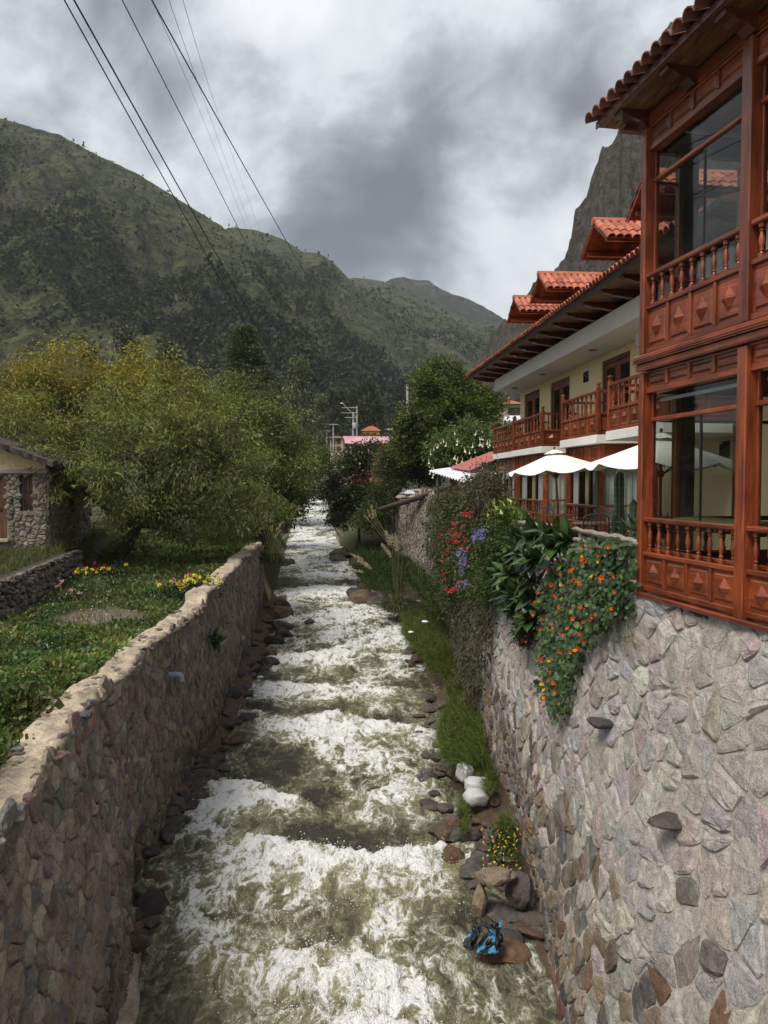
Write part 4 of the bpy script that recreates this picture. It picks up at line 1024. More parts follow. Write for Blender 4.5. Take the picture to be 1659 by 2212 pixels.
# ------------------------------------------------------------------ long wing with balconies
def build_wing():
    sl = .082; nrm = math.hypot(1, sl); ux = (sl / nrm, -1 / nrm); uy = (1 / nrm, sl / nrm)
    MF = frame((5.39, 30.5, 0), ux, uy)
    t = thing('balcony_wing', (5.39, 30.5, 5.55), 'long cream hotel wing with red wooden balconies and tiled roof', 'building')
    B = lambda nm, *a, mat='cream', bev=0.0, par=None: MB().box(*a, None, None, bev).obj(nm, MT[mat], par or t, MF)
    Lx = 18.5
    # upper wall between the door openings
    doors = [(.55, 2.65), (3.95, 6.0), (8.8, 10.8), (13.6, 15.6)]; zt = 10.38
    xs = 0.0
    for a, b in doors:
        B('wall', xs, a, 0, .25, 8.15, zt); xs = b
    B('wall', xs, Lx, 0, .25, 8.15, zt); B('wall', 0, Lx, 0, .25, zt, 10.56)
    B('end_wall', 0, .25, .25, 6, 5.5, 11.9)
    B('rear_wall', 0, Lx, 6, 6.2, 5.5, 11.9); B('near_wall', Lx, Lx + .2, 0, 6.2, 5.5, 11.9)
    for a, b in doors:                                            # french doors
        d = link('door', None, MF @ T(a, .1, 8.15), t)
        rail(d, MF, 'frame', a, a + .09, .03, .2, 8.15, zt, 'wooddark'); rail(d, MF, 'frame', b - .09, b, .03, .2, 8.15, zt, 'wooddark'); rail(d, MF, 'frame', a + .09, b - .09, .03, .2, zt - .12, zt, 'wooddark')
        m = (a + b) / 2; rail(d, MF, 'meeting_stile', m - .08, m + .08, .05, .18, 8.15, zt - .12, 'woodv')
        for q0, q1 in ((a + .09, m - .08), (m + .08, b - .09)):
            rail(d, MF, 'stile', q0, q0 + .10, .06, .16, 8.15, zt - .12, 'woodv'); rail(d, MF, 'stile', q1 - .10, q1, .06, .16, 8.15, zt - .12, 'woodv')
            rail(d, MF, 'rail', q0 + .1, q1 - .1, .06, .16, zt - .26, zt - .12); rail(d, MF, 'rail', q0 + .1, q1 - .1, .06, .16, 8.15, 8.6)
            pane(d, MF, q0 + .1, q1 - .1, 8.6, zt - .26, .10, 'glass_dark')
        B('room_dark', a - .2, b + .2, .9, .95, 8.15, 10.5, mat='curtain')
    # little square window
    w = link('window', None, MF @ T(7.3, 0, 10.0), t)
    B('frame', 7.28, 7.82, -.01, .02, 9.93, 10.33, mat='white', par=w); B('pane', 7.32, 7.78, -.02, -.012, 9.97, 10.29, mat='glass_dark', par=w); B('backing', 7.32, 7.78, -.0115, -.0105, 9.97, 10.29, mat='dark', par=w)
    # soffit slab with recessed lamps
    B('soffit', -.1, Lx + .2, -1.03, .3, 10.57, 11.02, mat='grey_white')
    for x in (1.2, 4.9, 9.6): MB().tube([MF @ Vector((x, -.55, 10.575)), MF @ Vector((x, -.55, 10.545))], .11, 12).obj('ceiling_lamp', MT['wooddark'], t)
    # roof with rafters
    pitch = math.radians(17); ey = -1.86; ez = 11.24; tp = math.tan(pitch)
    roof = link('roof', MB().prism([(ey, ez), (ey, ez + .05), (3.6, ez + .05 + (3.6 - ey) * tp), (6.6, ez + .4 + .6 * tp), (6.6, ez)], 'x', -.95, Lx + .2).mesh('roof', MT['tile_old']), MF, t)
    rail(roof, MF, 'fascia', -.97, Lx + .2, ey - .025, ey - .002, ez - .07, ez + .045, 'metal', .004)
    nb = 9
    for k in range(nb):
        y0 = ey + .02 + k * (.86 / nb); rail(roof, MF, 'soffit_board', -.95, Lx + .2, y0, y0 + .86 / nb - .008, ez - .03, ez - .008, 'soffit', .003)
    for x in np.arange(-.75, Lx, 1.18):
        pr = [(-.85, 11.03), (-1.10, 11.03), (-1.35, 11.07), (-1.5, 11.075), (-1.6, 11.12), (-1.72, 11.13), (-1.78, 11.20), (-.85, 11.20)]
        MB().prism(pr, 'x', x - .075, x + .075).obj('rafter', MT['wooddark'], roof, MF)
    dn = Vector((0, -math.cos(pitch), -math.sin(pitch)))
    tiles(roof, MF, (-.93, ey - .09, ez + .03), (1, 0, 0), dn, 92, 2, TILE, .205)
    joined = []; tiles(roof, MF, (-.93, ey - .09 - dn.y * .68, ez + .03 + .68 * math.sin(pitch)), (1, 0, 0), dn, 92, 8, TILE, .205, joined=joined)
    # dormers
    for x in (14.5, 11.54, 6.8, 3.8):
        yr = -1.24; zr = 13.30; hw = .86; dz = .60; ye = 3.2
        d = link('dormer', MB().box(x - .6, x + .6, -.25, ye, 11.6, 12.62).mesh('dormer', MT['cream']), MF, t)
        a = math.atan2(dz, hw)
        for sgn in (1, -1):                                       # two roof planes with boards under them
            vs = [(x, yr, zr - .04), (x, ye, zr - .04), (x + sgn*hw, ye, zr - dz - .04), (x + sgn*hw, yr, zr - dz - .04)]
            n = Vector((sgn * math.sin(a), 0, math.cos(a))) * .035
            mb = MB(); mb.add(vs + [tuple(Vector(v) + n) for v in vs], [(0,1,2,3), (4,7,6,5), (0,3,7,4), (1,5,6,2), (3,2,6,7)]); mb.obj('roof_slope', MT['soffit_red'], d, MF)
            for q in range(6):                                    # boards
                y0 = yr + .03 + q * .16
                vv = [(x + sgn*.02, y0, zr - .055 - .014), (x + sgn*.02, y0 + .15, zr - .055 - .014), (x + sgn*(hw - .01), y0 + .15, zr - dz - .055 + .003), (x + sgn*(hw - .01), y0, zr - dz - .055 + .003)]
                MB().add(vv + [(p[0], p[1], p[2] - .012) for p in vv], [(0,1,2,3), (7,6,5,4), (0,3,7,4), (1,5,6,2), (3,2,6,7), (0,4,5,1)]).obj('soffit_board', MT['soffit_red'], d, MF)
            dd = Vector((sgn * math.cos(a), 0, -math.sin(a))); o = (x + sgn * (hw + .06), yr + .06, zr - dz - .02 - .03)
            if sgn == 1: tiles(d, MF, o, (0, 1, 0), dd, 9, 3, TILE, .2, .33)
            j2 = joined; tiles(d, MF, (o[0], o[1] + (1.8 if sgn == 1 else 0), o[2]), (0, 1, 0), dd, 8 if sgn == 1 else 17, 3, TILE, .2, .33, joined=j2)
            # barge board and purlin
            MB().add([(x, yr - .02, zr - .10), (x + sgn*hw, yr - .02, zr - dz - .10), (x + sgn*hw, yr - .02, zr - dz), (x, yr - .02, zr), (x, yr + .015, zr - .10), (x + sgn*hw, yr + .015, zr - dz - .10), (x + sgn*hw, yr + .015, zr - dz), (x, yr + .015, zr)],
                     [(0,1,2,3), (7,6,5,4), (0,4,5,1), (3,2,6,7), (1,5,6,2)]).obj('barge_board', MT['woodh'], d, MF)
            rail(d, MF, 'purlin', x + sgn*.62 - .05, x + sgn*.62 + .05, yr + .05, -.26, zr - dz - .04, zr - dz + .06, 'woodh', .01)
        MB().tube([MF @ Vector((x, yr - .05, zr + .02)), MF @ Vector((x, ye, zr + .02))], .10, 9).obj('ridge_tile', MT['tile'], d, smooth=True)
        # gable board wall with glass
        MB().add([(x - .6, -.27, 12.3), (x + .6, -.27, 12.3), (x + .6, -.27, 12.85), (x, -.27, 13.25), (x - .6, -.27, 12.85), (x - .6, -.26, 12.3), (x + .6, -.26, 12.3), (x + .6, -.26, 12.85), (x, -.26, 13.25), (x - .6, -.26, 12.85)], [(0,1,2,3,4), (9,8,7,6,5)]).obj('gable_board', MT['wooddark'], d, MF)
    join_tiles(roof, joined, TILE)
    # balconies with glazed rooms below them
    bal = [(.1, 3.05, -1.06, 5), (3.5, 6.9, -1.14, 5), (10.0, 12.6, -1.5, 4), (13.7, 16.4, -1.65, 5)]
    zf = 8.13
    for i, (a, b, y, npn) in enumerate(bal):
        bc = link('balcony', MB().box(a - .05, b + .05, y - .05, -.002, 7.90, zf - .03, None, None, .01).mesh('balcony', MT['white']), MF, t)
        R_ = lambda nm, *q, mat='woodv', bev=.01: MB().box(*q, None, None, bev).obj(nm, MT[mat], bc, MF)
        for x in (a, b):
            R_('post', x - .05, x + .05, y - .03, y + .07, zf - .03, zf + 1.06)
            MB().lathe([(.035, 0), (.05, .02), (.03, .04), (.055, .075), (.05, .11), (.0, .13)], 8, T(*(MF @ Vector((x, y + .02, zf + 1.06))))).obj('finial', MT['woodv'], bc, None, smooth=True)
        balustrade(bc, MF @ T(0, y, 0), a + .05, b - .05, zf, zf + .46, zf + 1.0, npn, 8 if npn == 4 else 9, .033)
        d = -y - .07
        balustrade(bc, near_face(MF, b, y + .07), 0, d, zf, zf + .46, zf + 1.0, 2, 4, .033)
        balustrade(bc, far_face(MF, a, 0), 0, d, zf, zf + .46, zf + 1.0, 2, 4, .033)
        if i == 3: continue
        # room below
        rm = link('bay_window', MB().box(a + .1, b - .1, y + .12, -.002, 5.56, 5.60).mesh('bay_window', MT['wooddark']), MF, t)
        y0 = y + .10
        P_ = lambda nm, *q, mat='woodv', bev=.008: MB().box(*q, None, None, bev).obj(nm, MT[mat], rm, MF)
        for x in (a + .12, b - .12): P_('post', x - .06, x + .06, y0 - .02, y0 + .10, 5.6, 7.90)
        P_('post', b - .18, b - .06, -.12, -.003, 5.6, 7.90)
        FM = MF @ T(0, y0, 0); x0, x1 = a + .18, b - .18
        balustrade(rm, FM, x0, x1, 5.63, 6.02, 6.46, 5, 10, .03)
        P_('head', x0, x1, y0, y0 + .08, 7.36, 7.44, mat='woodh')
        for q in range(4): panel(rm, FM, x0 + q*(x1-x0)/4 + .02, x0 + (q+1)*(x1-x0)/4 - .02, 7.45, 7.87, .0, False)
        for q in (1, 2): P_('mullion', x0 + q*(x1-x0)/3 - .015, x0 + q*(x1-x0)/3 + .015, y0 + .04, y0 + .07, 6.06, 7.355, mat='wooddark')
        pane(rm, FM, x0, x1, 6.06, 7.355, .075)
        NF = near_face(MF, b - .06, y0 + .10); d = -y0 - .10 - .12
        if d > .3:
            P2 = lambda nm, *q, mat='woodv', bev=.008: MB().box(*q, None, None, bev).obj(nm, MT[mat], rm, NF)
            P2('head', 0, d, 0, .08, 7.36, 7.90, mat='woodh'); P2('bottom_panel', 0, d, .01, .06, 5.6, 6.0, mat='woodh'); P2('rail', 0, d, 0, .07, 6.42, 6.48, mat='woodh')
            for q in range(2): baluster(rm, NF, (q + .5) * d / 2, .03, 6.0, .42, .03)
            pane(rm, NF, 0, d, 6.0, 7.36, .075)
            curtain(rm, NF, .02, d - .02, 5.9, 7.34, .15)
        # curtain and cream back wall inside, with a dark door post
        L_ = x1 - x0; curtain(rm, FM, x1 - .34 * L_, x1 - .03, 5.7, 7.34, .14); curtain(rm, FM, x0 + .03, x0 + .22 * L_, 5.7, 7.34, .14); P_('reveal', x0 + .40 * L_, x0 + .52 * L_, y0 + .16, y0 + .2, 5.6, 7.36, mat='cream')
        P_('far_side', a + .06, a + .10, y0 + .1, -.003, 5.6, 7.9, mat='woodv')
        P_('inner_door', (a+b)/2 - .1, (a+b)/2 + .35, -.06, -.004, 5.6, 7.6, mat='wooddark')
        P_('ceiling', a + .1, b - .1, y0 + .1, -.004, 7.86, 7.895, mat='wooddark')
    # ground floor wall, full length behind the bays
    B('wall', 0, Lx, 0, .25, 5.5, 8.148)
    w = link('window', None, MF @ T(15.3, 0, 7.4), t)
    B('frame', 15.28, 15.76, -.015, .02, 7.42, 7.86, mat='grey_white', par=w); B('pane', 15.33, 15.71, -.03, -.02, 7.47, 7.81, mat='glass_dark', par=w); B('backing', 15.33, 15.71, -.019, -.016, 7.47, 7.81, mat='dark', par=w)
    return MF
WING = build_wing()
_pl = [(float(RWT(Y)) + .12, Y) for Y in np.arange(3, 31.5, 1.0)]
MB().prism(_pl + [(12, 31), (12, 3)], 'z', 5.45, 5.575).obj('terrace', plain('terrace_paving', (.22, .19, .16), .9, .25, 2.0, .4), None, label='paved hotel terrace above the river wall', kind='structure')
# ------------------------------------------------------------------ foliage helpers
def unit(a): return a / np.maximum(np.linalg.norm(a, axis=-1, keepdims=True), 1e-9)
def leaf_quads(P, D, L, W, C, rs, fold=0.0):
    """one rhombic leaf per point: P base, D direction"""
    n = len(P); D = unit(D); S = unit(np.cross(D, rs.normal(0, 1, (n, 3)))); L = np.broadcast_to(np.asarray(L, float).reshape(-1, 1), (n, 1)); W = np.broadcast_to(np.asarray(W, float).reshape(-1, 1), (n, 1))
    N = np.cross(S, D)
    V = np.stack([P, P + D*L*.45 + S*W*.5 + N*L*fold, P + D*L, P + D*L*.45 - S*W*.5 + N*L*fold], 1).reshape(-1, 3)
    return V, np.arange(4 * n).reshape(-1, 4), np.repeat(C, 4, 0)
def cloud_obj(name, parts, mat, parent=None, **kw):
    off = 0; Vs = []; Fs = []; Cs = []
    for V, Fq, C in parts:
        Vs.append(V); Fs.append(Fq + off); Cs.append(C); off += len(V)
    k = max(f.shape[1] for f in Fs)
    by = {}
    for f in Fs: by.setdefault(f.shape[1], []).append(f)
    return link(name, np_mesh(name, np.concatenate(Vs), [np.concatenate(v) for v in by.values()], cols=np.clip(np.concatenate(Cs), .002, 1), mat=mat), None, parent, **kw)
def crown_clusters(ells, n, rs, inner=.5, lump=.25, low=-.75):
    """points spread through the outer shell of a set of ellipsoids, with lumps and gaps"""
    E = np.array([e[:6] for e in ells], float); w = E[:, 3] * E[:, 5]; w = w / w.sum()
    out = []; dirs = []
    k = rs.choice(len(E), n * 2, p=w); d = unit(rs.normal(0, 1, (n * 2, 3))); d = d[d[:, 2] > low][:n]; k = k[:len(d)]
    r = inner + (1 - inner) * rs.rand(len(d)) ** .6
    r = r * (1 + lump * fbm(d[:, 0] * 1.7 + k * 9.1, d[:, 1] * 1.7, d[:, 2] * 1.7, 3, 61))
    P = E[k, :3] + d * E[k, 3:6] * r[:, None]
    # drop clusters buried deep in another lobe
    dep = np.full(len(P), 9.0)
    for e in E: dep = np.minimum(dep, np.linalg.norm((P - e[:3]) / e[3:6], axis=1))
    keep = (dep > inner * .8) & (fbm(P[:, 0] * .62, P[:, 1] * .62, P[:, 2] * .75, 2, 23) > -.10)
    return P[keep], d[keep]
def lobes(ells, rs, k):
    """break smooth lobes into many smaller ones"""
    out = []
    for x, y, z, rx, ry, rz in ells:
        out.append((x, y, z, rx * .70, ry * .70, rz * .70))
        for _ in range(k):
            d = unit(rs.normal(0, 1, 3)); d[2] = abs(d[2]) * 1.1 - .35; f = rs.uniform(.13, .34); q = rs.uniform(.70, 1.22)
            out.append((x + d[0] * rx * q, y + d[1] * ry * q, z + d[2] * rz * q, rx * f, ry * f, rz * f * 1.05))
    return out
def limbs(mb, base, tips, r0, rs, col=None, lean=(0, 0)):
    """a trunk that forks towards the given crown points"""
    base = Vector(base); c = sum((Vector(t) for t in tips), Vector()) / len(tips)
    fork = base.lerp(c, .42) + Vector((lean[0], lean[1], 0))
    pts = [base, base.lerp(fork, .5) + Vector((rs.normal(0, .08), rs.normal(0, .08), 0)), fork]
    mb.tube([base - Vector((0, 0, .3))] + pts, [r0 * 1.35, r0 * 1.1, r0 * .85, r0 * .7], 8)
    for t in tips:
        t = Vector(t); m1 = fork.lerp(t, .4) + Vector(rs.normal(0, .12, 3)) * (t - fork).length * .6
        m2 = fork.lerp(t, .75) + Vector(rs.normal(0, .08, 3)) * (t - fork).length * .6
        mb.tube([fork, m1, m2, t], [r0 * .5, r0 * .34, r0 * .2, r0 * .06], 5)
def tree(name, base, ells, label, pal, n_cl, n_leaf, L, W, seed, r0=.2, droop=.3, cr=.35, group=None, trunk_lean=(0, 0), mat='leaf', inner=.5, lump=.25, low=-.75, cat='tree', tipcol=None, flat=0.0, nlobe=24):
    rs = np.random.RandomState(seed)
    t = thing(name, base, label, cat, group)
    ells = lobes(ells, rs, nlobe)
    P, d = crown_clusters(ells, n_cl, rs, inner, lump, low)
    tips = P[rs.choice(len(P), min(16, len(P)), replace=False)]
    mb = MB(); limbs(mb, base, [tuple(p) for p in tips], r0, rs, None, trunk_lean); mb.obj('trunk', MT['bark'], t, smooth=True)
    nC = len(P); cc = np.array([pal(p, rs) for p in P]) * np.clip(1 + .7 * fbm(P[:, 0] * .9, P[:, 1] * .9, P[:, 2] * .9, 2, 19), .5, 1.7)[:, None]
    off = rs.normal(0, 1, (nC, n_leaf, 3)) * np.array([1, 1, .75 - flat]) * cr
    Q = (P[:, None] + off).reshape(-1, 3)
    D = d[:, None] * .7 + rs.normal(0, .65, (nC, n_leaf, 3)) + off / cr * .35; D[..., 2] -= droop
    C = np.repeat(cc, n_leaf, 0) * rs.uniform(.72, 1.28, (nC * n_leaf, 1))
    if tipcol is not None:                                      # outer leaves of each clump blend to the tip colour
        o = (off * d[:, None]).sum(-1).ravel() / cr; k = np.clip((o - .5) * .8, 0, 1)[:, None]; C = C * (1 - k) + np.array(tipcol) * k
    ll = L * rs.uniform(.65, 1.3, nC * n_leaf)
    cloud_obj('crown', [leaf_quads(Q, D.reshape(-1, 3), ll, ll * W / L, C, rs, .06)], MT[mat], t)
    return t
def E(px, py, Y, rx, ry, rz):
    p = at(px, py, Y); return (p.x, p.y, p.z, rx, ry, rz)
def shade(c, rs, a=.2): return np.array(c) * (1 + rs.normal(0, a)) * (1 + rs.normal(0, .06, 3))
def ground_z(x, y): return float(land_left(x, y)) if x < float(RL(y)) else float(land_right(x, y))

# ------------------------------------------------------------------ trees of the left bank
def garden_base(px, Y):
    x = (px - 829.5) / F * Y; return (x, Y, float(land_left(x, Y)))
tree('drooping_tree', garden_base(250, 30.5), [E(120, 955, 29.5, 3.0, 2.6, 1.7), E(300, 930, 30, 3.2, 2.6, 1.9), E(420, 1010, 28.5, 2.7, 2.4, 2.1), E(250, 1050, 28, 2.9, 2.2, 2.0), E(455, 1090, 30, 2.3, 2.2, 1.7), E(170, 1050, 30, 1.8, 1.8, 1.5), E(510, 1095, 34, 1.6, 1.7, 1.4), E(400, 1130, 29, 1.6, 1.6, 1.1), E(470, 1150, 32, 1.4, 1.5, 1.0), E(330, 1110, 28.5, 1.5, 1.5, 1.1), E(90, 1020, 31, 1.6, 1.6, 1.4)],
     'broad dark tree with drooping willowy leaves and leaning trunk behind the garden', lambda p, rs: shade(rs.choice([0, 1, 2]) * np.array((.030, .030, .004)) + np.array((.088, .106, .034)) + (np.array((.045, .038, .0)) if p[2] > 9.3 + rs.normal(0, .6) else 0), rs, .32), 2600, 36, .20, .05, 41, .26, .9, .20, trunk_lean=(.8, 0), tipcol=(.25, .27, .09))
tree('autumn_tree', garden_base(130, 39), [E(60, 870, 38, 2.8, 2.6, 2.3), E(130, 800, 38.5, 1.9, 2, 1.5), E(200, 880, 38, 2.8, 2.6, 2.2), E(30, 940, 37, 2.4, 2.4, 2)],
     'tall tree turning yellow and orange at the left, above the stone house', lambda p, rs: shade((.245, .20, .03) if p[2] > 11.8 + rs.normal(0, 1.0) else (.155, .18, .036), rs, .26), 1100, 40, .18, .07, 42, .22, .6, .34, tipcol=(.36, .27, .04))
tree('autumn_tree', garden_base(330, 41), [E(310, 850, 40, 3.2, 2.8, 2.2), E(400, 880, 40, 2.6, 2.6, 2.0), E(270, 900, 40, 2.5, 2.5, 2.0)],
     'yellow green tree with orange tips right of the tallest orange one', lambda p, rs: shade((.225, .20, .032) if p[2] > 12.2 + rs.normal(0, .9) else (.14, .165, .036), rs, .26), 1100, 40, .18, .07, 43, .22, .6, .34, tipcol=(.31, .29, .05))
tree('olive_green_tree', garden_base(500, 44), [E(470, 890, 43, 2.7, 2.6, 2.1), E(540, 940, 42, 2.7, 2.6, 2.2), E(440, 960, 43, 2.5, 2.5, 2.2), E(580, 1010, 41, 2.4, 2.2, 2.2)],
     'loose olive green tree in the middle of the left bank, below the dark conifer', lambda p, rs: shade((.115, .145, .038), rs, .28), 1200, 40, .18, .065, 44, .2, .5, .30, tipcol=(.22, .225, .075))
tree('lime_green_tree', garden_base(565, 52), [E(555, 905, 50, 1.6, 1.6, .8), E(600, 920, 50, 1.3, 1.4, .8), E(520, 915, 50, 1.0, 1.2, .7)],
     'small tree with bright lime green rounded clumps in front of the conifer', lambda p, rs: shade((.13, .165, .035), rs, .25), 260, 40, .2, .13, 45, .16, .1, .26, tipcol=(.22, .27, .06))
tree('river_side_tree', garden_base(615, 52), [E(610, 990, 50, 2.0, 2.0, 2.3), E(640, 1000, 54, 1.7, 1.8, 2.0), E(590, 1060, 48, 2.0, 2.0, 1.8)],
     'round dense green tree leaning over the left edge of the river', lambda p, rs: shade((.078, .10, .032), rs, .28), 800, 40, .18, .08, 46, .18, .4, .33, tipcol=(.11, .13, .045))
for k, (px, py, Y, r, lab) in enumerate(((585, 1090, 42, 1.5, 'rounded bush on the left bank where the river wall ends'), (622, 1065, 58, 1.7, 'dark bush hanging over the left water edge behind the pampas grass'), (520, 1160, 40, 1.1, 'low leafy bush beside the far end of the left wall'), (655, 1010, 75, 2.2, 'dim bush on the left bank beside the distant rapids'), (690, 1000, 110, 3.0, 'greyish bush where the river goes out of sight'))):
    p = at(px, py, Y); b = (p.x, p.y, min(p.z - r * .8, float(land_left(p.x, p.y))))
    tree('bush', b, [(p.x, p.y, p.z, r, r, r * .9), (p.x - r * .7, p.y + .5, p.z - .3 * r, r * .8, r * .8, r * .7)], lab, lambda q, rs: shade((.06, .078, .030), rs, .28), 300, 40, .17 + .0012 * Y, .08 + .0006 * Y, 60 + k, .08, .3, .28 + .003 * Y, 'bushes on the left bank', cat='bush', low=-1, tipcol=(.09, .11, .045))

def conifer(name, base, H, R, label, seed, n=1600, col=(.072, .088, .040), cat='tree', group=None):
    rs = np.random.RandomState(seed); t = thing(name, base, label, cat, group)
    b = Vector(base); mb = MB(); mb.tube([b - Vector((0, 0, .4)), b + Vector((.1, 0, H * .5)), b + Vector((0, 0, H))], [.28, .16, .02], 7); mb.obj('trunk', MT['bark'], t, smooth=True)
    h = rs.rand(n) ** .8; ang = rs.rand(n) * 6.283
    rad = R * (1 - h) ** .75 * (1 + .25 * np.sin(ang * 3 + h * 19) + .2 * np.sin(h * 40)) * rs.uniform(.55, 1.05, n)
    P = np.stack([b.x + rad * np.cos(ang), b.y + rad * np.sin(ang), b.z + H * (.10 + .9 * h) - rad * .22], 1)
    m = 18; Q = np.repeat(P, m, 0) + rs.normal(0, 1, (n * m, 3)) * np.array([.34, .34, .13]) * (H / 13)
    out = np.repeat(np.stack([np.cos(ang), np.sin(ang), np.full(n, -.25)], 1), m, 0) + rs.normal(0, .4, (n * m, 3))
    C = np.repeat(np.array(col) * rs.uniform(.6, 1.5, (n, 1)), m, 0) * rs.uniform(.8, 1.25, (n * m, 1))
    cloud_obj('crown', [leaf_quads(Q, out, .34 * H / 13 * rs.uniform(.6, 1.3, n * m), .11 * H / 13, C, rs)], MT['leaf'], t)
conifer('conifer', tuple(at(530, 1010, 76)), 13.8, 4.3, 'dark pointed conifer rising behind the lime green clumps', 71)

def eucalyptus(px, top, Y, label, seed, group='slim trees beyond the garden', dense=1.0, col=(.048, .058, .034)):
    rs = np.random.RandomState(seed); p = at(px, 1020, Y); z0 = p.z - 1; zt = at(px, top, Y).z; H = zt - z0
    t = thing('eucalyptus', (p.x, Y, z0), label, 'tree', group)
    xs = [p.x + .03 * H * math.sin(k * 1.7 + seed) for k in range(5)]
    mb = MB(); tr = [(xs[k], Y, z0 - .5 + (H * .97 + .5) * k / 4) for k in range(5)]; mb.tube(tr, [.22, .18, .14, .09, .03], 6); mb.obj('trunk', plain('pale_bark', (.20, .17, .135), .9, .3) if 'pale_bark' not in bpy.data.materials else bpy.data.materials['pale_bark'], t, smooth=True)
    n = int(170 * dense); h = .28 + .72 * rs.rand(n); ang = rs.rand(n) * 6.283; rad = H * .13 * (1.08 - h) ** .5 * rs.rand(n) ** .5 * 1.3
    P = np.stack([np.interp(h, np.linspace(0, 1, 5), xs) + rad * np.cos(ang), Y + rad * np.sin(ang), z0 + H * h], 1)
    m = 18; Q = np.repeat(P, m, 0) + rs.normal(0, .026 * H, (n * m, 3)); D = rs.normal(0, .6, (n * m, 3)); D[:, 2] -= .8
    C = np.repeat(np.array(col) * rs.uniform(.6, 1.6, (n, 1)), m, 0) * rs.uniform(.8, 1.25, (n * m, 1))
    cloud_obj('crown', [leaf_quads(Q, D, 0.034 * H * rs.uniform(.6, 1.3, n * m), .013 * H, C, rs)], MT['leaf'], t)
for k, (px, top, Y, lab) in enumerate(((648, 775, 92, 'tall slim eucalyptus with pale trunk right of the conifer'), (598, 815, 105, 'thin eucalyptus just right of the conifer'), (690, 855, 120, 'feathery slim tree left of the street poles'), (272, 712, 120, 'bare topped dark tree poking above the yellow crowns'), (205, 745, 125, 'thin pole like tree above the orange crown'), (372, 735, 120, 'wispy dark tree behind the yellow green crown'), (425, 800, 110, 'narrow dark tree left of the conifer'), (722, 880, 140, 'slim tree beside the cream house'))):
    eucalyptus(px, top, Y, lab, 81 + k, col=(.055, .064, .04) if k > 2 else (.095, .108, .058))
# wood at the foot of the mountain: dark trees standing close
for k in range(34):
    px = -60 + k * 30.5 + RNG.uniform(-12, 12); Y = RNG.uniform(150, 250)
    top = (905 if px < 560 else 850 if px < 880 else 880) + RNG.uniform(-38, 32)
    spot = next(b for a, b in ((60, 'above the roof of the stone house'), (190, 'above the tallest orange crown'), (330, 'above the yellow green crowns'), (450, 'left of the conifer'), (600, 'behind the conifer'), (700, 'between the conifer and the street poles'), (790, 'behind the street poles'), (900, 'behind the orange roofed house'), (2000, 'behind the big dark tree')) if px < a)
    eucalyptus(px, top, Y, ('tall ' if top < 850 else 'short ' if top > 895 else '') + ('far' if Y > 205 else 'nearer') + ' dark slender tree in the wood ' + spot, 120 + k, 'trees in the wood at the mountain foot', .75, (.036, .045, .027))
for k in range(7):
    px = 1000 + k * 62; eucalyptus(px, 930 + 14 * (k % 3), 130 + 12 * (k % 2), 'dark slender tree ' + ('left of the red roofed hillside house', 'behind the red roofed hillside house', 'hidden mostly by the hotel wall end', 'behind the hotel')[min(3, k)] + ', beyond the big tree', 170 + k, 'trees behind the hotel', .7, (.030, .038, .022))

# ------------------------------------------------------------------ trees of the right bank
def right_base(px, Y, z=None):
    x = (px - 829.5) / F * Y; return (x, Y, z if z is not None else float(land_right(x, Y)))
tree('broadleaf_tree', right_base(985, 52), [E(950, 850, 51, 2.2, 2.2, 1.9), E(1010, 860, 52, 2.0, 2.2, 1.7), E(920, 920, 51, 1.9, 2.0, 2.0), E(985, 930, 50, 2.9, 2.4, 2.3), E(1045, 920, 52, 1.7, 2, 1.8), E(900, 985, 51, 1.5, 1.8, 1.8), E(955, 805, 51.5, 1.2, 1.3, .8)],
     'big round dark green tree with yellowish tips left of the hotel', lambda p, rs: shade((.048, .070, .020), rs, .3), 1700, 44, .19, .10, 91, .3, 0.0, .30, lump=.34, tipcol=(.19, .21, .035), mat='leaf')
bt = tree('trumpet_tree', right_base(1000, 41), [E(1000, 960, 40, 1.5, 1.5, 1.3), E(1040, 975, 40, 1.0, 1.2, 1.1), E(965, 985, 40, 1.0, 1.2, 1.0)],
     'small tree hung with white trumpet flowers in front of the big dark tree', lambda p, rs: shade((.085, .125, .034), rs, .25), 480, 40, .22, .075, 92, .14, .8, .26, tipcol=(.13, .17, .05))
mb = MB(); mb.lathe([(.008, 0), (.013, -.09), (.024, -.18), (.060, -.25)], 7); tm = mb.mesh('flower', plain('cream_petal', (.66, .65, .46), .7, .15))
rs = np.random.RandomState(5); P, d = crown_clusters([E(1000, 970, 39.3, 1.55, 1.3, 1.25), E(1040, 985, 39.3, 1.0, 1.1, 1.1), E(965, 990, 39.3, 1.0, 1.1, 1.0)], 420, rs, .85); P = P[P[:, 1] < 39.6]; P = P[rs.permutation(len(P))[:80]]
for p in P: link('flower', tm, T(*p) @ Matrix.Rotation(rs.uniform(-.4, .4), 4, 'X') @ Matrix.Rotation(rs.uniform(-.4, .4), 4, 'Y') @ Matrix.Scale(rs.uniform(.7, 1.1), 4), bt)
fb = tree('flowering_bush', right_base(775, 58, 2.5), [E(770, 1010, 57, 1.9, 1.8, 1.6), E(735, 1070, 57, 1.3, 1.6, 2.0), E(790, 1090, 56, 1.9, 1.7, 1.8), E(745, 1120, 56, 1.2, 1.4, 1.2), E(810, 985, 58, 1.4, 1.5, 1.2)],
     'large dark bush with pale pink blossoms overhanging the right side of the river', lambda p, rs: shade((.036, .054, .018), rs, .28), 760, 42, .2, .10, 93, .12, .2, .28, cat='bush', low=-1, tipcol=(.055, .075, .028))
P, d = crown_clusters([E(765, 1010, 56.6, 2.0, 1.6, 1.7), E(735, 1060, 56.6, 1.4, 1.6, 2.0)], 220, rs, .9); P = P[P[:, 1] < 57][:75]
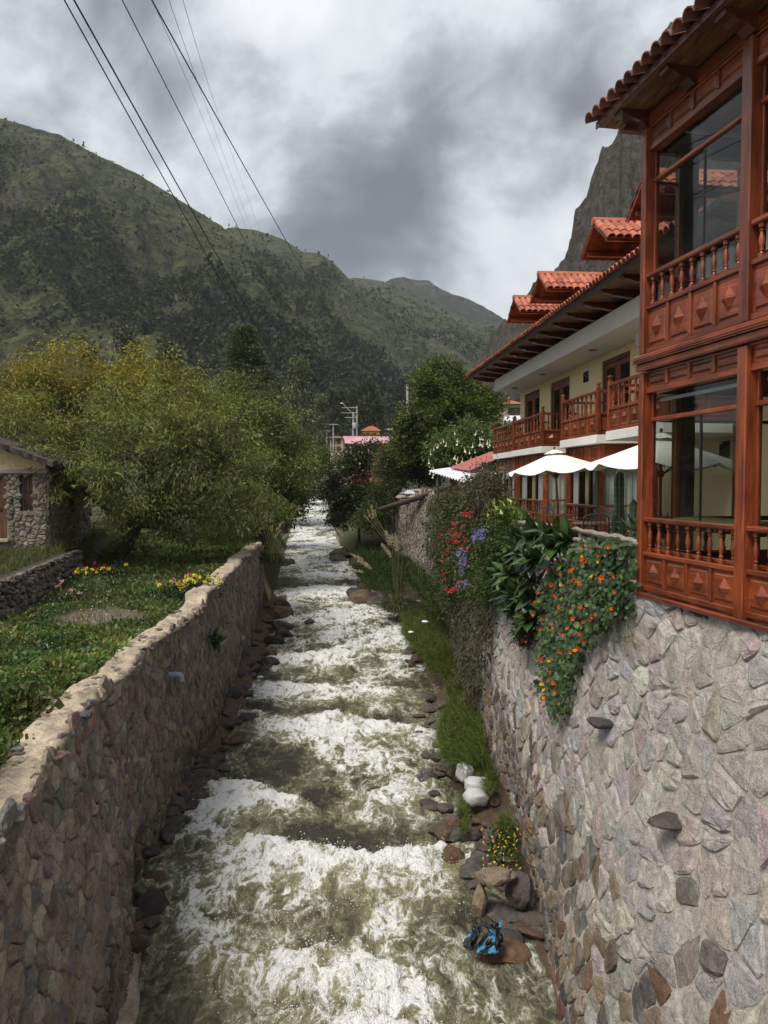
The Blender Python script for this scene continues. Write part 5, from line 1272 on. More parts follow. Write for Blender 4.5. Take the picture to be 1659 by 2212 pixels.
C = np.where(rs.rand(len(P), 1) < .5, np.array([[.75, .62, .62]]), np.array([[.62, .36, .42]]))
cloud_obj('blossom', [leaf_quads(np.repeat(P, 5, 0) + rs.normal(0, .03, (len(P) * 5, 3)), rs.normal(0, 1, (len(P) * 5, 3)), .11, .09, np.repeat(C, 5, 0), rs)], MT['petal'], fb, kind='stuff')
tree('green_bush', right_base(850, 54, 3), [E(855, 1010, 53, 1.7, 1.6, 1.6), E(835, 1080, 52, 1.3, 1.4, 1.8), E(880, 1030, 53, 1.3, 1.4, 1.3), E(800, 1130, 53, 1.1, 1.3, 1.2)],
     'feathery mid green bush between the pink blossom bush and the ruined wall', lambda p, rs: shade((.06, .080, .026), rs, .25), 640, 42, .19, .06, 94, .1, .3, .28, cat='bush', low=-1, tipcol=(.10, .115, .045))
for k, (px, py, Y, r, lab) in enumerate(((720, 1010, 90, 2.0, 'dark bush on the right bank in front of the cream house'), (700, 1050, 72, 1.2, 'small bush at the right water edge beside the far rapids'), (885, 960, 60, 1.8, 'shadowy bush filling the gap under the big dark tree'), (905, 1010, 55, 1.5, 'dark bush behind the ruined wall top'), (1080, 985, 46, 1.6, 'bush behind the white sheet roof'))):
    p = at(px, py, Y)
    tree('bush', (p.x, p.y, p.z - r), [(p.x, p.y, p.z, r, r, r * .9), (p.x + r * .6, p.y + .5, p.z - .3 * r, r * .8, r * .8, r * .7)], lab, lambda q, rs: shade((.030, .043, .018), rs, .28), 240, 40, .2, .09, 97 + k, .08, .3, .3, 'bushes on the right bank', cat='bush', low=-1, tipcol=(.065, .08, .034))

# ------------------------------------------------------------------ plants on and over the right wall
def wall_hit(px, py):
    """where a sight line meets the right wall (or the line above its edge)"""
    Ys = np.arange(7, 37, .05); D = pix_dir(px, py); t = Ys / D.y
    X = D.x * t; Z = CAMZ + D.z * t
    w = RW_FX(Ys, np.minimum(Z, 5.6))
    k = np.nonzero(X >= w)[0]; k = k[0] if len(k) else len(Ys) - 1
    return np.array([X[k], Ys[k], Z[k]])
def in_poly(x, y, poly):
    c = False; n = len(poly)
    for i in range(n):
        (x1, y1), (x2, y2) = poly[i], poly[i-1]
        if (y1 > y) != (y2 > y) and x < (x2 - x1) * (y - y1) / (y2 - y1) + x1: c = not c
    return c
def scatter_poly(poly, n, rs, soft=0):
    xs = [p[0] for p in poly]; ys = [p[1] for p in poly]; out = []
    while len(out) < n:
        x, y = rs.uniform(min(xs), max(xs)), rs.uniform(min(ys), max(ys))
        if in_poly(x + rs.normal(0, soft), y + rs.normal(0, soft), poly): out.append(wall_hit(x, y))
    return np.array(out)

# nasturtium: round leaves and orange, yellow and red flowers
def nasturtium():
    rs = np.random.RandomState(31)
    t = thing('nasturtium', tuple(wall_hit(1290, 1290)), 'trailing round leaved creeper with orange and yellow flowers beside the timber bay', 'creeper')
    poly = [(1210, 1225), (1262, 1180), (1310, 1160), (1352, 1165), (1384, 1185), (1386, 1270), (1372, 1330), (1345, 1350), (1330, 1315), (1320, 1380), (1275, 1420), (1252, 1500), (1228, 1560), (1188, 1500), (1190, 1440), (1182, 1390), (1190, 1310), (1185, 1270)]
    P = scatter_poly(poly, 2300, rs, 5)
    P[:, 0] -= rs.rand(len(P)) ** .7 * .30; P[:, 1] -= rs.rand(len(P)) * .12
    mesh = []
    for v in range(3):
        k = 9; vs = [(0, 0, -.012)] + [(math.cos(a) * (1 + .06 * math.sin(a * (3 + v))), math.sin(a), .10 * math.cos(a * 2 + v)) for a in np.linspace(0, 2 * math.pi, k, endpoint=False)]
        for sh in range(4):
            c = [(.036, .070, .022), (.052, .094, .028), (.026, .050, .020), (.17, .18, .03)][sh]
            V = np.array(vs); Fq = np.array([[0, 1 + i, 1 + (i + 1) % k] for i in range(k)])
            C = np.tile(np.array(c), (k + 1, 1)); C[0] *= 1.6
            mesh.append((V, Fq, C))
    order = np.argsort(P[:, 0]); ind = set(order[:300])
    ms = [np_mesh('leaf', V, [Fq], cols=C, mat=MT['leaf']) for V, Fq, C in mesh]; rest = []
    for i, p in enumerate(P):
        n = unit(np.array([-.85, -.45, .55]) + rs.normal(0, .38, 3)); a = unit(np.cross(n, rs.normal(0, 1, 3))); b = np.cross(n, a); s = rs.choice([rs.uniform(.022, .036), rs.uniform(.036, .058)])
        sh = rs.choice(4, p=[.42, .36, .19, .03]); k = rs.randint(3) * 4 + sh
        R = np.stack([a, b, n], 1) * s
        if i in ind: link('leaf', ms[k], Matrix(((*R[0], p[0]), (*R[1], p[1]), (*R[2], p[2]), (0, 0, 0, 1))), t)
        else:
            V, Fq, C = mesh[k]; rest.append((V @ R.T + p, Fq, C * rs.uniform(.8, 1.2)))
    cloud_obj('leaves', rest, MT['leaf'], t, kind='stuff')
    # flowers: open funnel of five petals
    def flower(c, c2):
        V = [(0, 0, -.5)]; Fq = []; C = [c2]
        for k in range(5):
            a = 2 * math.pi * k / 5; b = len(V)
            for da, r, z in ((-.55, .75, .15), (0, 1.0, .28), (.55, .75, .15)): V.append((math.cos(a + da) * r, math.sin(a + da) * r, z)); C.append(c)
            Fq += [[0, b, b + 1], [0, b + 1, b + 2]]
        return np_mesh('flower', np.array(V, float), [np.array(Fq)], cols=np.array(C), mat=MT['petal'])
    fm = [flower((.75, .10, .012), (.5, .03, .01)), flower((.80, .17, .015), (.6, .05, .01)), flower((.78, .52, .03), (.7, .25, .02)), flower((.6, .03, .015), (.3, .01, .01))]
    Pf = scatter_poly(poly, 60, rs); Pf[:, 0] -= .30 + rs.rand(len(Pf)) * .06; Pf[:, 1] -= .08
    for p in Pf:
        n = unit(np.array([-.8, -.7, .4]) + rs.normal(0, .3, 3)); a = unit(np.cross(n, rs.normal(0, 1, 3))); b = np.cross(n, a); s = rs.uniform(.026, .044); R = np.stack([a, b, n], 1) * s
        link('flower', fm[rs.choice(4, p=[.42, .30, .18, .10])], Matrix(((*R[0], p[0]), (*R[1], p[1]), (*R[2], p[2]), (0, 0, 0, 1))), t)
    mb = MB()
    for k in range(12):
        x = 1330 + k * 4.5; y0 = 1300 + rs.uniform(-20, 20); pts = []
        for j in range(6): q = wall_hit(x + rs.normal(0, 6), y0 + j * rs.uniform(12, 24)); pts.append((q[0] - .05 - rs.rand() * .05, q[1], q[2]))
        mb.tube(pts, .005, 4)
    mb.obj('runner', plain('green_stem', (.12, .14, .05), .7, .2), t)
nasturtium()

def big_leaf_mesh(c, seed):
    rs = np.random.RandomState(seed); V = []; C = []; Fq = []; n = 6
    for i in range(n + 1):
        t = i / n; w = .29 * math.sin(math.pi * min(1, t * .93 + .05)) ** .8 * (1 - .30 * t); z = -.30 * t * t
        for s in (-1, 0, 1): V.append((t, s * w, z + abs(s) * .045 + (.012 * math.sin(i * 2.5) * abs(s)))); C.append(np.array(c) * (1.55 if s == 0 else rs.uniform(.85, 1.15)))
    for i in range(n):
        for s in (0, 1): a = i * 3 + s; Fq.append([a, a + 3, a + 4, a + 1])
    return np_mesh('leaf', np.array(V), [np.array(Fq)], cols=np.array(C), mat=MT['glossleaf'], smooth=True)
BIG = [big_leaf_mesh(c, k) for k, c in enumerate(((.028, .056, .017), (.038, .070, .021), (.020, .042, .014), (.055, .092, .026)))]
def big_plant(name, anchors, label, rs, L=(.22, .36), per=9, cat='plant', stems_to=None, out=(-.8, -.35, .25)):
    t = thing(name, tuple(anchors[0]), label, cat); mb = MB()
    for p in anchors:
        p = Vector(p); root = Vector(stems_to) if stems_to is not None else p + Vector((.3, .1, -.3))
        mb.tube([root, root.lerp(p, .5) + Vector((-.1, 0, .05)), p], [.016, .013, .008], 5)
        ax = Vector(out) + Vector(rs.normal(0, .25, 3)); ax.normalize()
        u = ax.cross(Vector((0, 0, 1))).normalized(); v = u.cross(ax)
        for k in range(per):
            a = k * 2.4 + rs.uniform(-.3, .3); el = .25 + .75 * rs.rand()
            d = (u * math.cos(a) + v * math.sin(a)) * el + ax * (1.1 - el * .8); d.normalize()
            s = rs.uniform(*L); side = d.cross(Vector((0, 0, 1)) + ax * .4).normalized(); n = side.cross(d)
            if n.dot(ax) < 0: side, n = -side, -n
            o = p - ax * .02 * k
            A = Matrix(((d.x * s, side.x * s, n.x * s, o.x), (d.y * s, side.y * s, n.y * s, o.y), (d.z * s, side.z * s, n.z * s, o.z), (0, 0, 0, 1)))
            link('leaf', BIG[rs.choice(4, p=[.35, .35, .2, .1])], A, t)
    mb.obj('stem', MT['bark'], t, smooth=True)
rs = np.random.RandomState(33)
anch = []
for px, py, o in ((1180, 1160, .35), (1215, 1150, .3), (1145, 1165, .35), (1225, 1180, .3), (1165, 1195, .45), (1200, 1205, .5), (1130, 1200, .4), (1115, 1235, .4), (1150, 1240, .5), (1185, 1245, .45), (1120, 1270, .35), (1150, 1285, .4), (1180, 1290, .3), (1140, 1315, .3), (1165, 1335, .25), (1150, 1360, .2), (1240, 1165, .2), (1105, 1290, .25)):
    q = wall_hit(px, py); anch.append((q[0] - o, q[1] - .1, q[2]))
big_plant('broad_leaved_plant', anch, 'dark plant with very large pointed leaves hanging over the wall edge', rs, (.28, .46), 15, stems_to=tuple(wall_hit(1190, 1190) + np.array([.25, 0, -.3])))
# the lone broad leaved plant rooted in the left wall
for Yt in np.arange(12, 20, .05):
    q = at(460, 1385, Yt)
    if LW_FX(np.array(q.y), np.array(q.z)) >= q.x: break
big_plant('wall_plant', [(q.x + .08, q.y, q.z + .1), (q.x + .1, q.y + .15, q.z - .05), (q.x + .1, q.y - .1, q.z + .02)], 'leafy green plant growing out of the left river wall', rs, (.22, .36), 7, out=(.6, -.4, .2), stems_to=(q.x, q.y, q.z))

def wall_bush(name, poly, n, label, pal, L, W, seed, out, nl=30, cr=.16, droop=.5, tip=None, twigs=0, mat='leaf', cat='bush'):
    rs = np.random.RandomState(seed); P = scatter_poly(poly, n, rs, 6)
    o = rs.rand(n) ** .6 * out; P[:, 0] -= o; P[:, 1] -= o * .2
    t = thing(name, tuple(P.mean(0)), label, cat)
    cc = np.array([pal(p, rs) for p in P]); off = rs.normal(0, cr, (n, nl, 3)); Q = (P[:, None] + off).reshape(-1, 3)
    D = rs.normal(0, .7, (n, nl, 3)) + np.array([-.5, -.2, -droop]); C = np.repeat(cc, nl, 0) * rs.uniform(.7, 1.3, (n * nl, 1))
    if tip is not None: k = (rs.rand(n * nl, 1) < .18) * (o.repeat(nl)[:, None] > out * .55); C = np.where(k, np.array(tip), C)
    ll = L * rs.uniform(.6, 1.3, n * nl)
    cloud_obj('foliage', [leaf_quads(Q, D.reshape(-1, 3), ll, ll * W / L, C, rs, .08)], MT[mat], t)
    if twigs:
        mb = MB()
        for k in range(twigs):
            p = Vector(P[rs.randint(n)]); pts = [p]
            for j in range(5): pts.append(pts[-1] + Vector((rs.normal(-.03, .06), rs.normal(0, .09), -rs.uniform(.06, .2))))
            mb.tube(pts, [.009, .008, .007, .006, .005, .003], 4)
        mb.obj('twigs', plain('dry_twig_' + str(seed), (.12, .095, .075), .9, .3), t, kind='stuff')
    return t, P
wall_bush('hanging_vine', [(952, 1090), (1000, 1075), (1050, 1085), (1065, 1120), (1030, 1170), (1010, 1250), (1005, 1330), (985, 1300), (960, 1270), (945, 1180)], 620, 'brownish dark creeper covering the wall left of the flowers', lambda p, rs: shade((.048, .058, .024), rs, .35), .085, .055, 51, .6, 40, .14, .4, (.12, .135, .045), 90)
wall_bush('hanging_vine', [(990, 1290), (1050, 1270), (1090, 1285), (1075, 1340), (1062, 1420), (1040, 1500), (1020, 1520), (1002, 1440), (985, 1370)], 300, 'tangle of bare twigs and sparse leaves hanging down the wall', lambda p, rs: shade((.05, .062, .024), rs, .35), .075, .05, 52, .30, 22, .12, .8, (.10, .125, .04), 330)
wall_bush('dry_scrub', [(942, 1090), (975, 1062), (1030, 1048), (1062, 1024), (1096, 1012), (1100, 1060), (1050, 1100), (955, 1100)], 330, 'grey brown dry scrub on top of the wall below the red sheet roof', lambda p, rs: shade((.070, .066, .036), rs, .3), .09, .035, 53, .4, 34, .13, .1, (.13, .13, .06), 140)
gb, _ = wall_bush('geranium', [(985, 1170), (1040, 1130), (1090, 1125), (1110, 1150), (1095, 1200), (1085, 1270), (1050, 1280), (1000, 1270), (980, 1220)], 430, 'green bush with pink red geranium flowers hanging over the wall', lambda p, rs: shade((.055, .085, .022), rs, .28), .075, .055, 54, .5, 40, .13, .3, (.11, .14, .03))
pb, _ = wall_bush('plumbago', [(1050, 1190), (1090, 1130), (1130, 1130), (1135, 1160), (1110, 1190), (1100, 1290), (1065, 1300), (1050, 1250)], 220, 'creeper with pale blue violet flower heads between the geranium and the big leaves', lambda p, rs: shade((.055, .085, .026), rs, .25), .07, .04, 55, .5, 34, .12, .4, (.10, .13, .035))
def heads(parent, spots, cols, n, size, spread, out, seed, name='flower_head'):
    rs = np.random.RandomState(seed)
    for px, py in spots:
        q = wall_hit(px, py) + np.array([-out, -.1, 0]); P = q + rs.normal(0, spread, (n, 3)); C = np.array(cols)[rs.randint(len(cols), size=n)] * rs.uniform(.8, 1.15, (n, 1))
        cloud_obj(name, [leaf_quads(P, rs.normal(0, 1, (n, 3)) + np.array([-.5, -.6, .3]), size, size * .85, C, rs, .1)], MT['petal'], parent)
heads(pb, [(1103, 1152), (1112, 1160), (1097, 1163), (1120, 1150), (1062, 1188), (1056, 1198), (1066, 1206), (1068, 1220), (1060, 1235), (1052, 1262), (1075, 1258), (1060, 1218)], [(.26, .24, .62), (.34, .32, .70), (.20, .17, .50)], 40, .05, .05, .80, 1)
rg = np.random.RandomState(8)
heads(gb, [(float(a), float(b)) for a, b in zip(rg.uniform(1000, 1075, 14), rg.uniform(1120, 1275, 14))] + [(1015, 1195), (1022, 1190), (1010, 1200), (1047, 1155), (1043, 1170), (1030, 1165), (1004, 1228), (1006, 1240), (1008, 1252), (1012, 1273), (1070, 1112), (1062, 1110), (1078, 1108), (1025, 1277), (1058, 1138), (1024, 1150), (1003, 1213)], [(.70, .07, .10), (.62, .04, .06), (.75, .14, .18)], 22, .055, .03, .74, 2)
wall_bush('geranium', [(1130, 1335), (1160, 1330), (1172, 1360), (1160, 1385), (1140, 1390)], 60, 'small dark trailing plant with red flowers under the large leaves', lambda p, rs: shade((.03, .042, .016), rs, .25), .06, .04, 56, .2, 30, .08, .6, (.45, .04, .05))
cl, P = wall_bush('calla_lily', [(1060, 1112), (1070, 1098), (1110, 1098), (1128, 1115), (1115, 1128), (1070, 1122)], 60, 'clump of pale green and cream calla lilies behind the log rail', lambda p, rs: shade((.10, .15, .035), rs, .25), .20, .09, 57, .15, 12, .10, -.9, (.62, .62, .20), cat='plant')
wall_bush('potted_fern', [(1340, 1140), (1385, 1140), (1385, 1165), (1350, 1165)], 22, 'small fern like plant at the foot of the cacti', lambda p, rs: shade((.06, .085, .03), rs, .2), .22, .03, 58, -.45, 16, .04, -.7, cat='plant')

# ------------------------------------------------------------------ grasses
def blades(P, D, L, W, C, rs, sag=.5, seg=3):
    """curved strips: P root, D start direction"""
    n = len(P); D = unit(D); L = np.broadcast_to(np.asarray(L, float).reshape(-1, 1), (n, 1)); S = unit(np.cross(D, np.array([0, 0, 1.0]) + rs.normal(0, .3, (n, 3)))) * (W / 2 if np.isscalar(W) else np.asarray(W).reshape(-1, 1) / 2)
    rows = []; p = P.copy(); d = D.copy()
    for i in range(seg + 1):
        k = 1 - .92 * (i / seg) ** 1.5
        rows += [p - S * k, p + S * k]
        p = p + d * L / seg; d = unit(d + np.array([0, 0, -1.0]) * sag / seg * 1.6)
    V = np.stack(rows, 1).reshape(-1, 3); m = 2 * (seg + 1)
    q = np.array([[2*i, 2*i+1, 2*i+3, 2*i+2] for i in range(seg)])
    return V, (q[None] + (np.arange(n) * m)[:, None, None]).reshape(-1, 4), np.repeat(C, m, 0)
def bank_point(px, py, z): p = on_z(px, py, z); return np.array(p)
def tussock(name, poly, zf, n, L, label, cols, seed, lean=(-.45, -.35, .8), W=.012, sag=.9, cat='grass clump', group=None, dry=None):
    rs = np.random.RandomState(seed); xs = [p[0] for p in poly]; ys = [p[1] for p in poly]; P = []
    while len(P) < n:
        x, y = rs.uniform(min(xs), max(xs)), rs.uniform(min(ys), max(ys))
        if in_poly(x, y, poly): P.append(bank_point(x, y, zf(x, y) if callable(zf) else zf))
    P = np.array(P); D = np.array(lean) + rs.normal(0, .42, (n, 3)); lum = 1 + .45 * fbm(P[:, 0] * 3, P[:, 1] * 2, 0, 2, 13)[:, None]
    C = np.array(cols)[rs.randint(len(cols), size=n)] * lum * rs.uniform(.75, 1.25, (n, 1))
    o = cloud_obj(name, [blades(P, D, L * rs.uniform(.5, 1.2, n), W, C, rs, sag, 2)], MT['grass'], None, label=label, cat=cat, group=group)
    return o
GR = [(.085, .14, .028), (.135, .175, .038), (.055, .10, .022), (.16, .16, .05)]
tussock('grass_clump', [(870, 1330), (960, 1295), (985, 1330), (978, 1400), (950, 1430), (900, 1405), (868, 1370)], lambda x, y: 1.15 + (1350 - y) * .004, 11000, .42, 'bright green grass mound at the right water edge below the pampas', GR, 61)
tussock('grass_clump', [(905, 1405), (975, 1385), (985, 1440), (965, 1465), (930, 1450)], .75, 4500, .3, 'yellowish grass tuft at the lower end of the green mound', [(.095, .115, .022), (.12, .12, .03), (.07, .10, .02)], 62)
tussock('grass_clump', [(965, 1530), (1015, 1505), (1045, 1560), (1050, 1650), (1010, 1665), (960, 1640), (948, 1590)], lambda x, y: .75, 9000, .40, 'long green grass falling over the bank above the white sacks', GR, 63)
tussock('grass_clump', [(1075, 1790), (1100, 1765), (1108, 1800), (1090, 1830)], .35, 700, .34, 'small grass tuft with orange and yellow flowers at the wall foot', GR, 64, (-.2, -.3, 1))
tussock('grass_clump', [(955, 1440), (985, 1430), (1010, 1500), (1010, 1560), (985, 1545), (965, 1490)], .70, 3600, .26, 'herb and grass strip linking the green mound to the long grass', [(.07, .11, .024), (.10, .135, .03), (.12, .12, .03)], 161)
tussock('grass_clump', [(1020, 1640), (1055, 1630), (1078, 1690), (1060, 1720), (1040, 1690)], .60, 1900, .28, 'grass tuft growing just above the upper sack', GR, 162)
tussock('grass_clump', [(995, 1720), (1015, 1735), (1012, 1800), (990, 1790)], .30, 900, .16, 'small green weeds beside the boulder under the sacks', GR, 163, (-.2, -.3, .6))
tussock('grass_clump', [(760, 1225), (830, 1215), (880, 1240), (860, 1285), (790, 1270)], 1.7, 5200, .45, 'leafy green growth at the foot of the pampas grasses', [(.05, .085, .022), (.075, .11, .03), (.045, .07, .02)], 164, (-.2, -.3, .8), .03, .6)
tussock('grass_clump', [(770, 1165), (850, 1160), (905, 1215), (950, 1290), (965, 1340), (930, 1310), (880, 1260), (830, 1235), (775, 1210)], 2.2, 9000, .55, 'dense weeds below the green bush on the right bank', [(.05, .08, .022), (.07, .10, .028), (.04, .065, .02)], 165, (-.2, -.3, .8), .035, .6)
PALE = (.55, .46, .34)
def pampas(name, foot, nblade, L, plumes, label, seed, col):
    rs = np.random.RandomState(seed); t = thing(name, tuple(foot), label, 'pampas grass'); foot = np.array(foot)
    P = foot + rs.normal(0, 1, (nblade, 3)) * np.array([.22, .22, .05]); a = rs.rand(nblade) * 6.283
    D = np.stack([np.cos(a) * .6, np.sin(a) * .6, np.full(nblade, 1.0)], 1) + rs.normal(0, .2, (nblade, 3))
    C = np.array(col) * rs.uniform(.6, 1.4, (nblade, 1)); C = np.where(rs.rand(nblade, 1) < .08, np.array((.24, .19, .09)), C)
    cloud_obj('blades', [blades(P, D, L * rs.uniform(.6, 1.15, nblade), .03, C, rs, 1.5, 4)], MT['grass'], t, kind='stuff')
    for bx, by, tx, ty, Y in plumes:
        b = at(bx, by, Y); e = at(tx, ty, Y); u = e - b; m = b + u * .5 + Vector((0, 0, u.length * .05))
        s = MB(); s.tube([Vector(foot), m * .5 + Vector(foot) * .5, b, e], [.010, .009, .008, .004], 5); o = s.obj('stem', bpy.data.materials.get('reed_stem') or plain('reed_stem', (.30, .25, .13), .8, .2), t)
        n = 150; f = rs.rand(n); q = np.array(b)[None] + np.array(u)[None] * f[:, None]; ud = np.array(u.normalized())
        D = ud[None] * 1.0 + rs.normal(0, .45, (n, 3)); D[:, 2] -= .12
        ln = u.length * (.30 - .14 * f) * rs.uniform(.7, 1.2, n); C = np.array(PALE) * rs.uniform(.75, 1.3, (n, 1))
        cloud_obj('plume', [leaf_quads(q, D, ln, ln * .16, C, rs)], MT['petal'], t)
k = .7373 / 3.318                                              # photo crop of the right bank to picture units
Z8 = lambda x, y: (663.6 + x * k, 1032.2 + y * k)
pl = lambda L, Y: [(*Z8(a, b), *Z8(c, d), Y) for a, b, c, d in L]
pampas('pampas_grass', bank_point(862, 1318, 1.2), 1500, 1.25, pl([(825, 660, 765, 520), (860, 640, 805, 560), (895, 730, 830, 560), (885, 640, 850, 545), (825, 770, 730, 645), (940, 660, 925, 590)], 33.5), 'big pampas grass with upright cream plumes against the ruined wall', 65, (.060, .080, .036))
pampas('pampas_grass', bank_point(815, 1245, 1.6), 500, .8, pl([(345, 570, 285, 495), (315, 610, 250, 535), (430, 510, 400, 455), (545, 800, 430, 740), (640, 880, 500, 805), (545, 920, 435, 890), (345, 560, 300, 530)], 40), 'smaller pampas grass with bent plumes leaning over the water', 66, (.06, .085, .03))
pampas('pampas_grass', tuple(at(852, 1190, 45)), 260, .9, pl([(650, 390, 625, 270), (610, 380, 590, 315), (600, 410, 555, 360), (670, 380, 660, 315)], 45), 'distant pampas grass with short pale plumes before the ruined wall', 67, (.05, .075, .028))
k6 = .4; L6 = lambda x, y: (x * k6, 663.6 + y * k6)
pampas('pampas_grass', tuple(at(588, 1215, 36.5)), 420, 1.1, [(*L6(a, b), *L6(c, d), 36.2) for a, b, c, d in ((1410, 1150, 1408, 1105), (1432, 1160, 1433, 1090), (1440, 1140, 1447, 1075), (1455, 1160, 1475, 1100), (1470, 1215, 1470, 1175), (1480, 1250, 1510, 1205), (1490, 1205, 1525, 1160), (1520, 1250, 1560, 1225), (1515, 1340, 1530, 1300))], 'pampas grass with cream plumes at the end of the left river wall', 68, (.05, .07, .028))
# ------------------------------------------------------------------ stone house on the left
MT['oldwood'] = wood_mat('old_brown_wood', (.11, .05, .026), (3, 3, .3), .7, .0)
def stone_house():
    rs = np.random.RandomState(71)
    MF = frame((-11.4, 26.0, 4.72), (.985, .17), (-.17, .985))
    t = thing('stone_house', (-11.4, 26, 4.72), 'old stone house with cream gable and sagging dark roof at the left edge', 'house')
    R = np.array(MF.to_3x3()); o = np.array(MF.translation)
    def plane(ax, nrm):
        def s(u, v):
            u = np.asarray(u, float); v = np.asarray(v, float)
            loc = np.stack([u, 0 * u, v], -1) if ax == 'x' else np.stack([0 * u, u, v], -1)
            return loc @ R.T + o, np.tile(np.array(nrm) @ R.T, (len(u), 1))
        return s
    pal = lambda p, rs: jit(rs, pick(rs, [(.24, .195, .15), (.20, .165, .13), (.28, .235, .185), (.16, .145, .125), (.22, .17, .125)]), .16)
    hole = lambda u, v: not ((-2.42 < u < -1.26 and .25 < v < 2.6) or (-.88 < u < -.42 and 1.3 < v < 2.5))
    pf = plane('x', (0, -1, 0)); ps = plane('y', (1, 0, 0))
    build_stones(t, pf, cells(-6, 0, -.3, 2.56, .25, .16, rs, hole), rs, MT['stone'], pal, .012, .06, 170, 40)
    build_stones(t, ps, cells(0, 7, -.3, 2.9, .27, .18, rs), rs, MT['stone'], pal, .012, .06, 130, 40)
    B = lambda nm, *a, mat='mortar_l', bev=0, par=None: MB().box(*a, None, None, bev).obj(nm, MT[mat], par or t, MF)
    B('wall', -6, -2.4, .0, .5, -.5, 2.56); B('wall', -1.28, -.86, 0, .5, -.5, 2.56); B('wall', -.44, 0, 0, .5, -.5, 2.56); B('wall', -.86, -.44, 0, .5, -.5, 1.32); B('wall', -2.4, -1.28, 0, .5, -.5, .30)
    B('wall', -.5, -.004, .5, 7, -.5, 2.95); B('wall', -6, -.5, 6.5, 7, -.5, 2.95); B('wall', -6, -5.5, .5, 6.5, -.5, 2.95)
    B('lintel', -6, .06, -.07, .5, 2.565, 2.72, mat='log', bev=.03); B('sill', -2.5, -1.2, -.16, .3, .28, .40, mat='coping', bev=.02)
    MT['adobe'] = mortar_mat('cream_adobe', (.56, .43, .24), (.70, .56, .34))
    MB().prism([(-6, 2.722), (0, 2.722), (0, 2.98), (-3.1, 4.40), (-6, 3.05)], 'y', .03, .42).obj('gable', MT['adobe'], t, MF)
    w = link('window', None, MF @ T(-.65, .1, 1.9), t)
    B('backing', -.84, -.46, .16, .19, 1.34, 2.5, mat='wooddark', par=w)
    for k in range(4): B('board', -.83 + k * .092, -.83 + k * .092 + .08, .11, .15, 1.36, 2.48, mat='oldwood', par=w)
    for x in (-.74, -.56): B('bar', x - .012, x + .012, .02, .045, 1.25, 2.52, mat='metal', par=w)
    for z in (1.55, 2.0): B('bar', -.86, -.44, .045, .065, z, z + .03, mat='metal', par=w)
    d = link('door', None, MF @ T(-1.8, .1, .4), t)
    B('frame', -1.38, -1.28, -.01, .16, .40, 2.55, mat='oldwood', par=d, bev=.01); B('frame', -2.4, -2.3, -.01, .16, .40, 2.55, mat='oldwood', par=d, bev=.01); B('frame', -2.3, -1.38, -.01, .16, 2.43, 2.55, mat='oldwood', par=d)
    for k in range(6): B('board', -2.3 + k * .153, -2.3 + k * .153 + .14, .07, .11, .42, 2.42, mat='oldwood' if k % 2 else 'wooddark', par=d)
    B('cross_rail', -2.3, -1.38, .04, .07, 1.35, 1.45, mat='wooddark', par=d)
    # roof of ragged old tiles
    rf = link('roof', None, MF @ T(-3, 3, 4.4), t)
    for sg, (xa, za, xb, zb) in enumerate(((-3.1, 4.42, .45, 2.80), (-3.1, 4.42, -6.5, 2.85))):
        n = 24; m = 40; vs = []; fs = []
        for i in range(n + 1):
            for j in range(m + 1):
                f = i / n; x = xa + (xb - xa) * f; z = za + (zb - za) * f - .16 * math.sin(math.pi * f) + .05 * math.sin(j * 2.1) * (1 if i < n else 1.6) + rs.normal(0, .018); y = -.55 + 8.1 * j / m + (rs.normal(0, .05) if j in (0, m) else 0)
                vs.append((x + (rs.normal(0, .05) if i == n else 0), y, z + .16))
        k = len(vs); vs += [(a, b, c - .17) for a, b, c in vs]
        for i in range(n):
            for j in range(m):
                a = i * (m + 1) + j; q = (a, a + 1, a + m + 2, a + m + 1); fs += [q, tuple(k + e for e in reversed(q))]
        for j in range(m): a = n * (m + 1) + j; fs.append((a, a + 1, k + a + 1, k + a))
        for i in range(n): a = i * (m + 1); fs.append((a, a + m + 1, k + a + m + 1, k + a))
        MB().add(vs, fs).obj('slope', bpy.data.materials.get('old_roof') or plain('old_roof', (.060, .045, .036), .95, .6, 5.0, 1.0, 20), rf, MF)
    for y in (0.3, 1.6, 3.0): MB().tube([MF @ Vector((-.2, y, 2.86)), MF @ Vector((.42, y, 2.66))], .06, 6).obj('rafter', MT['bark'], rf)
stone_house()

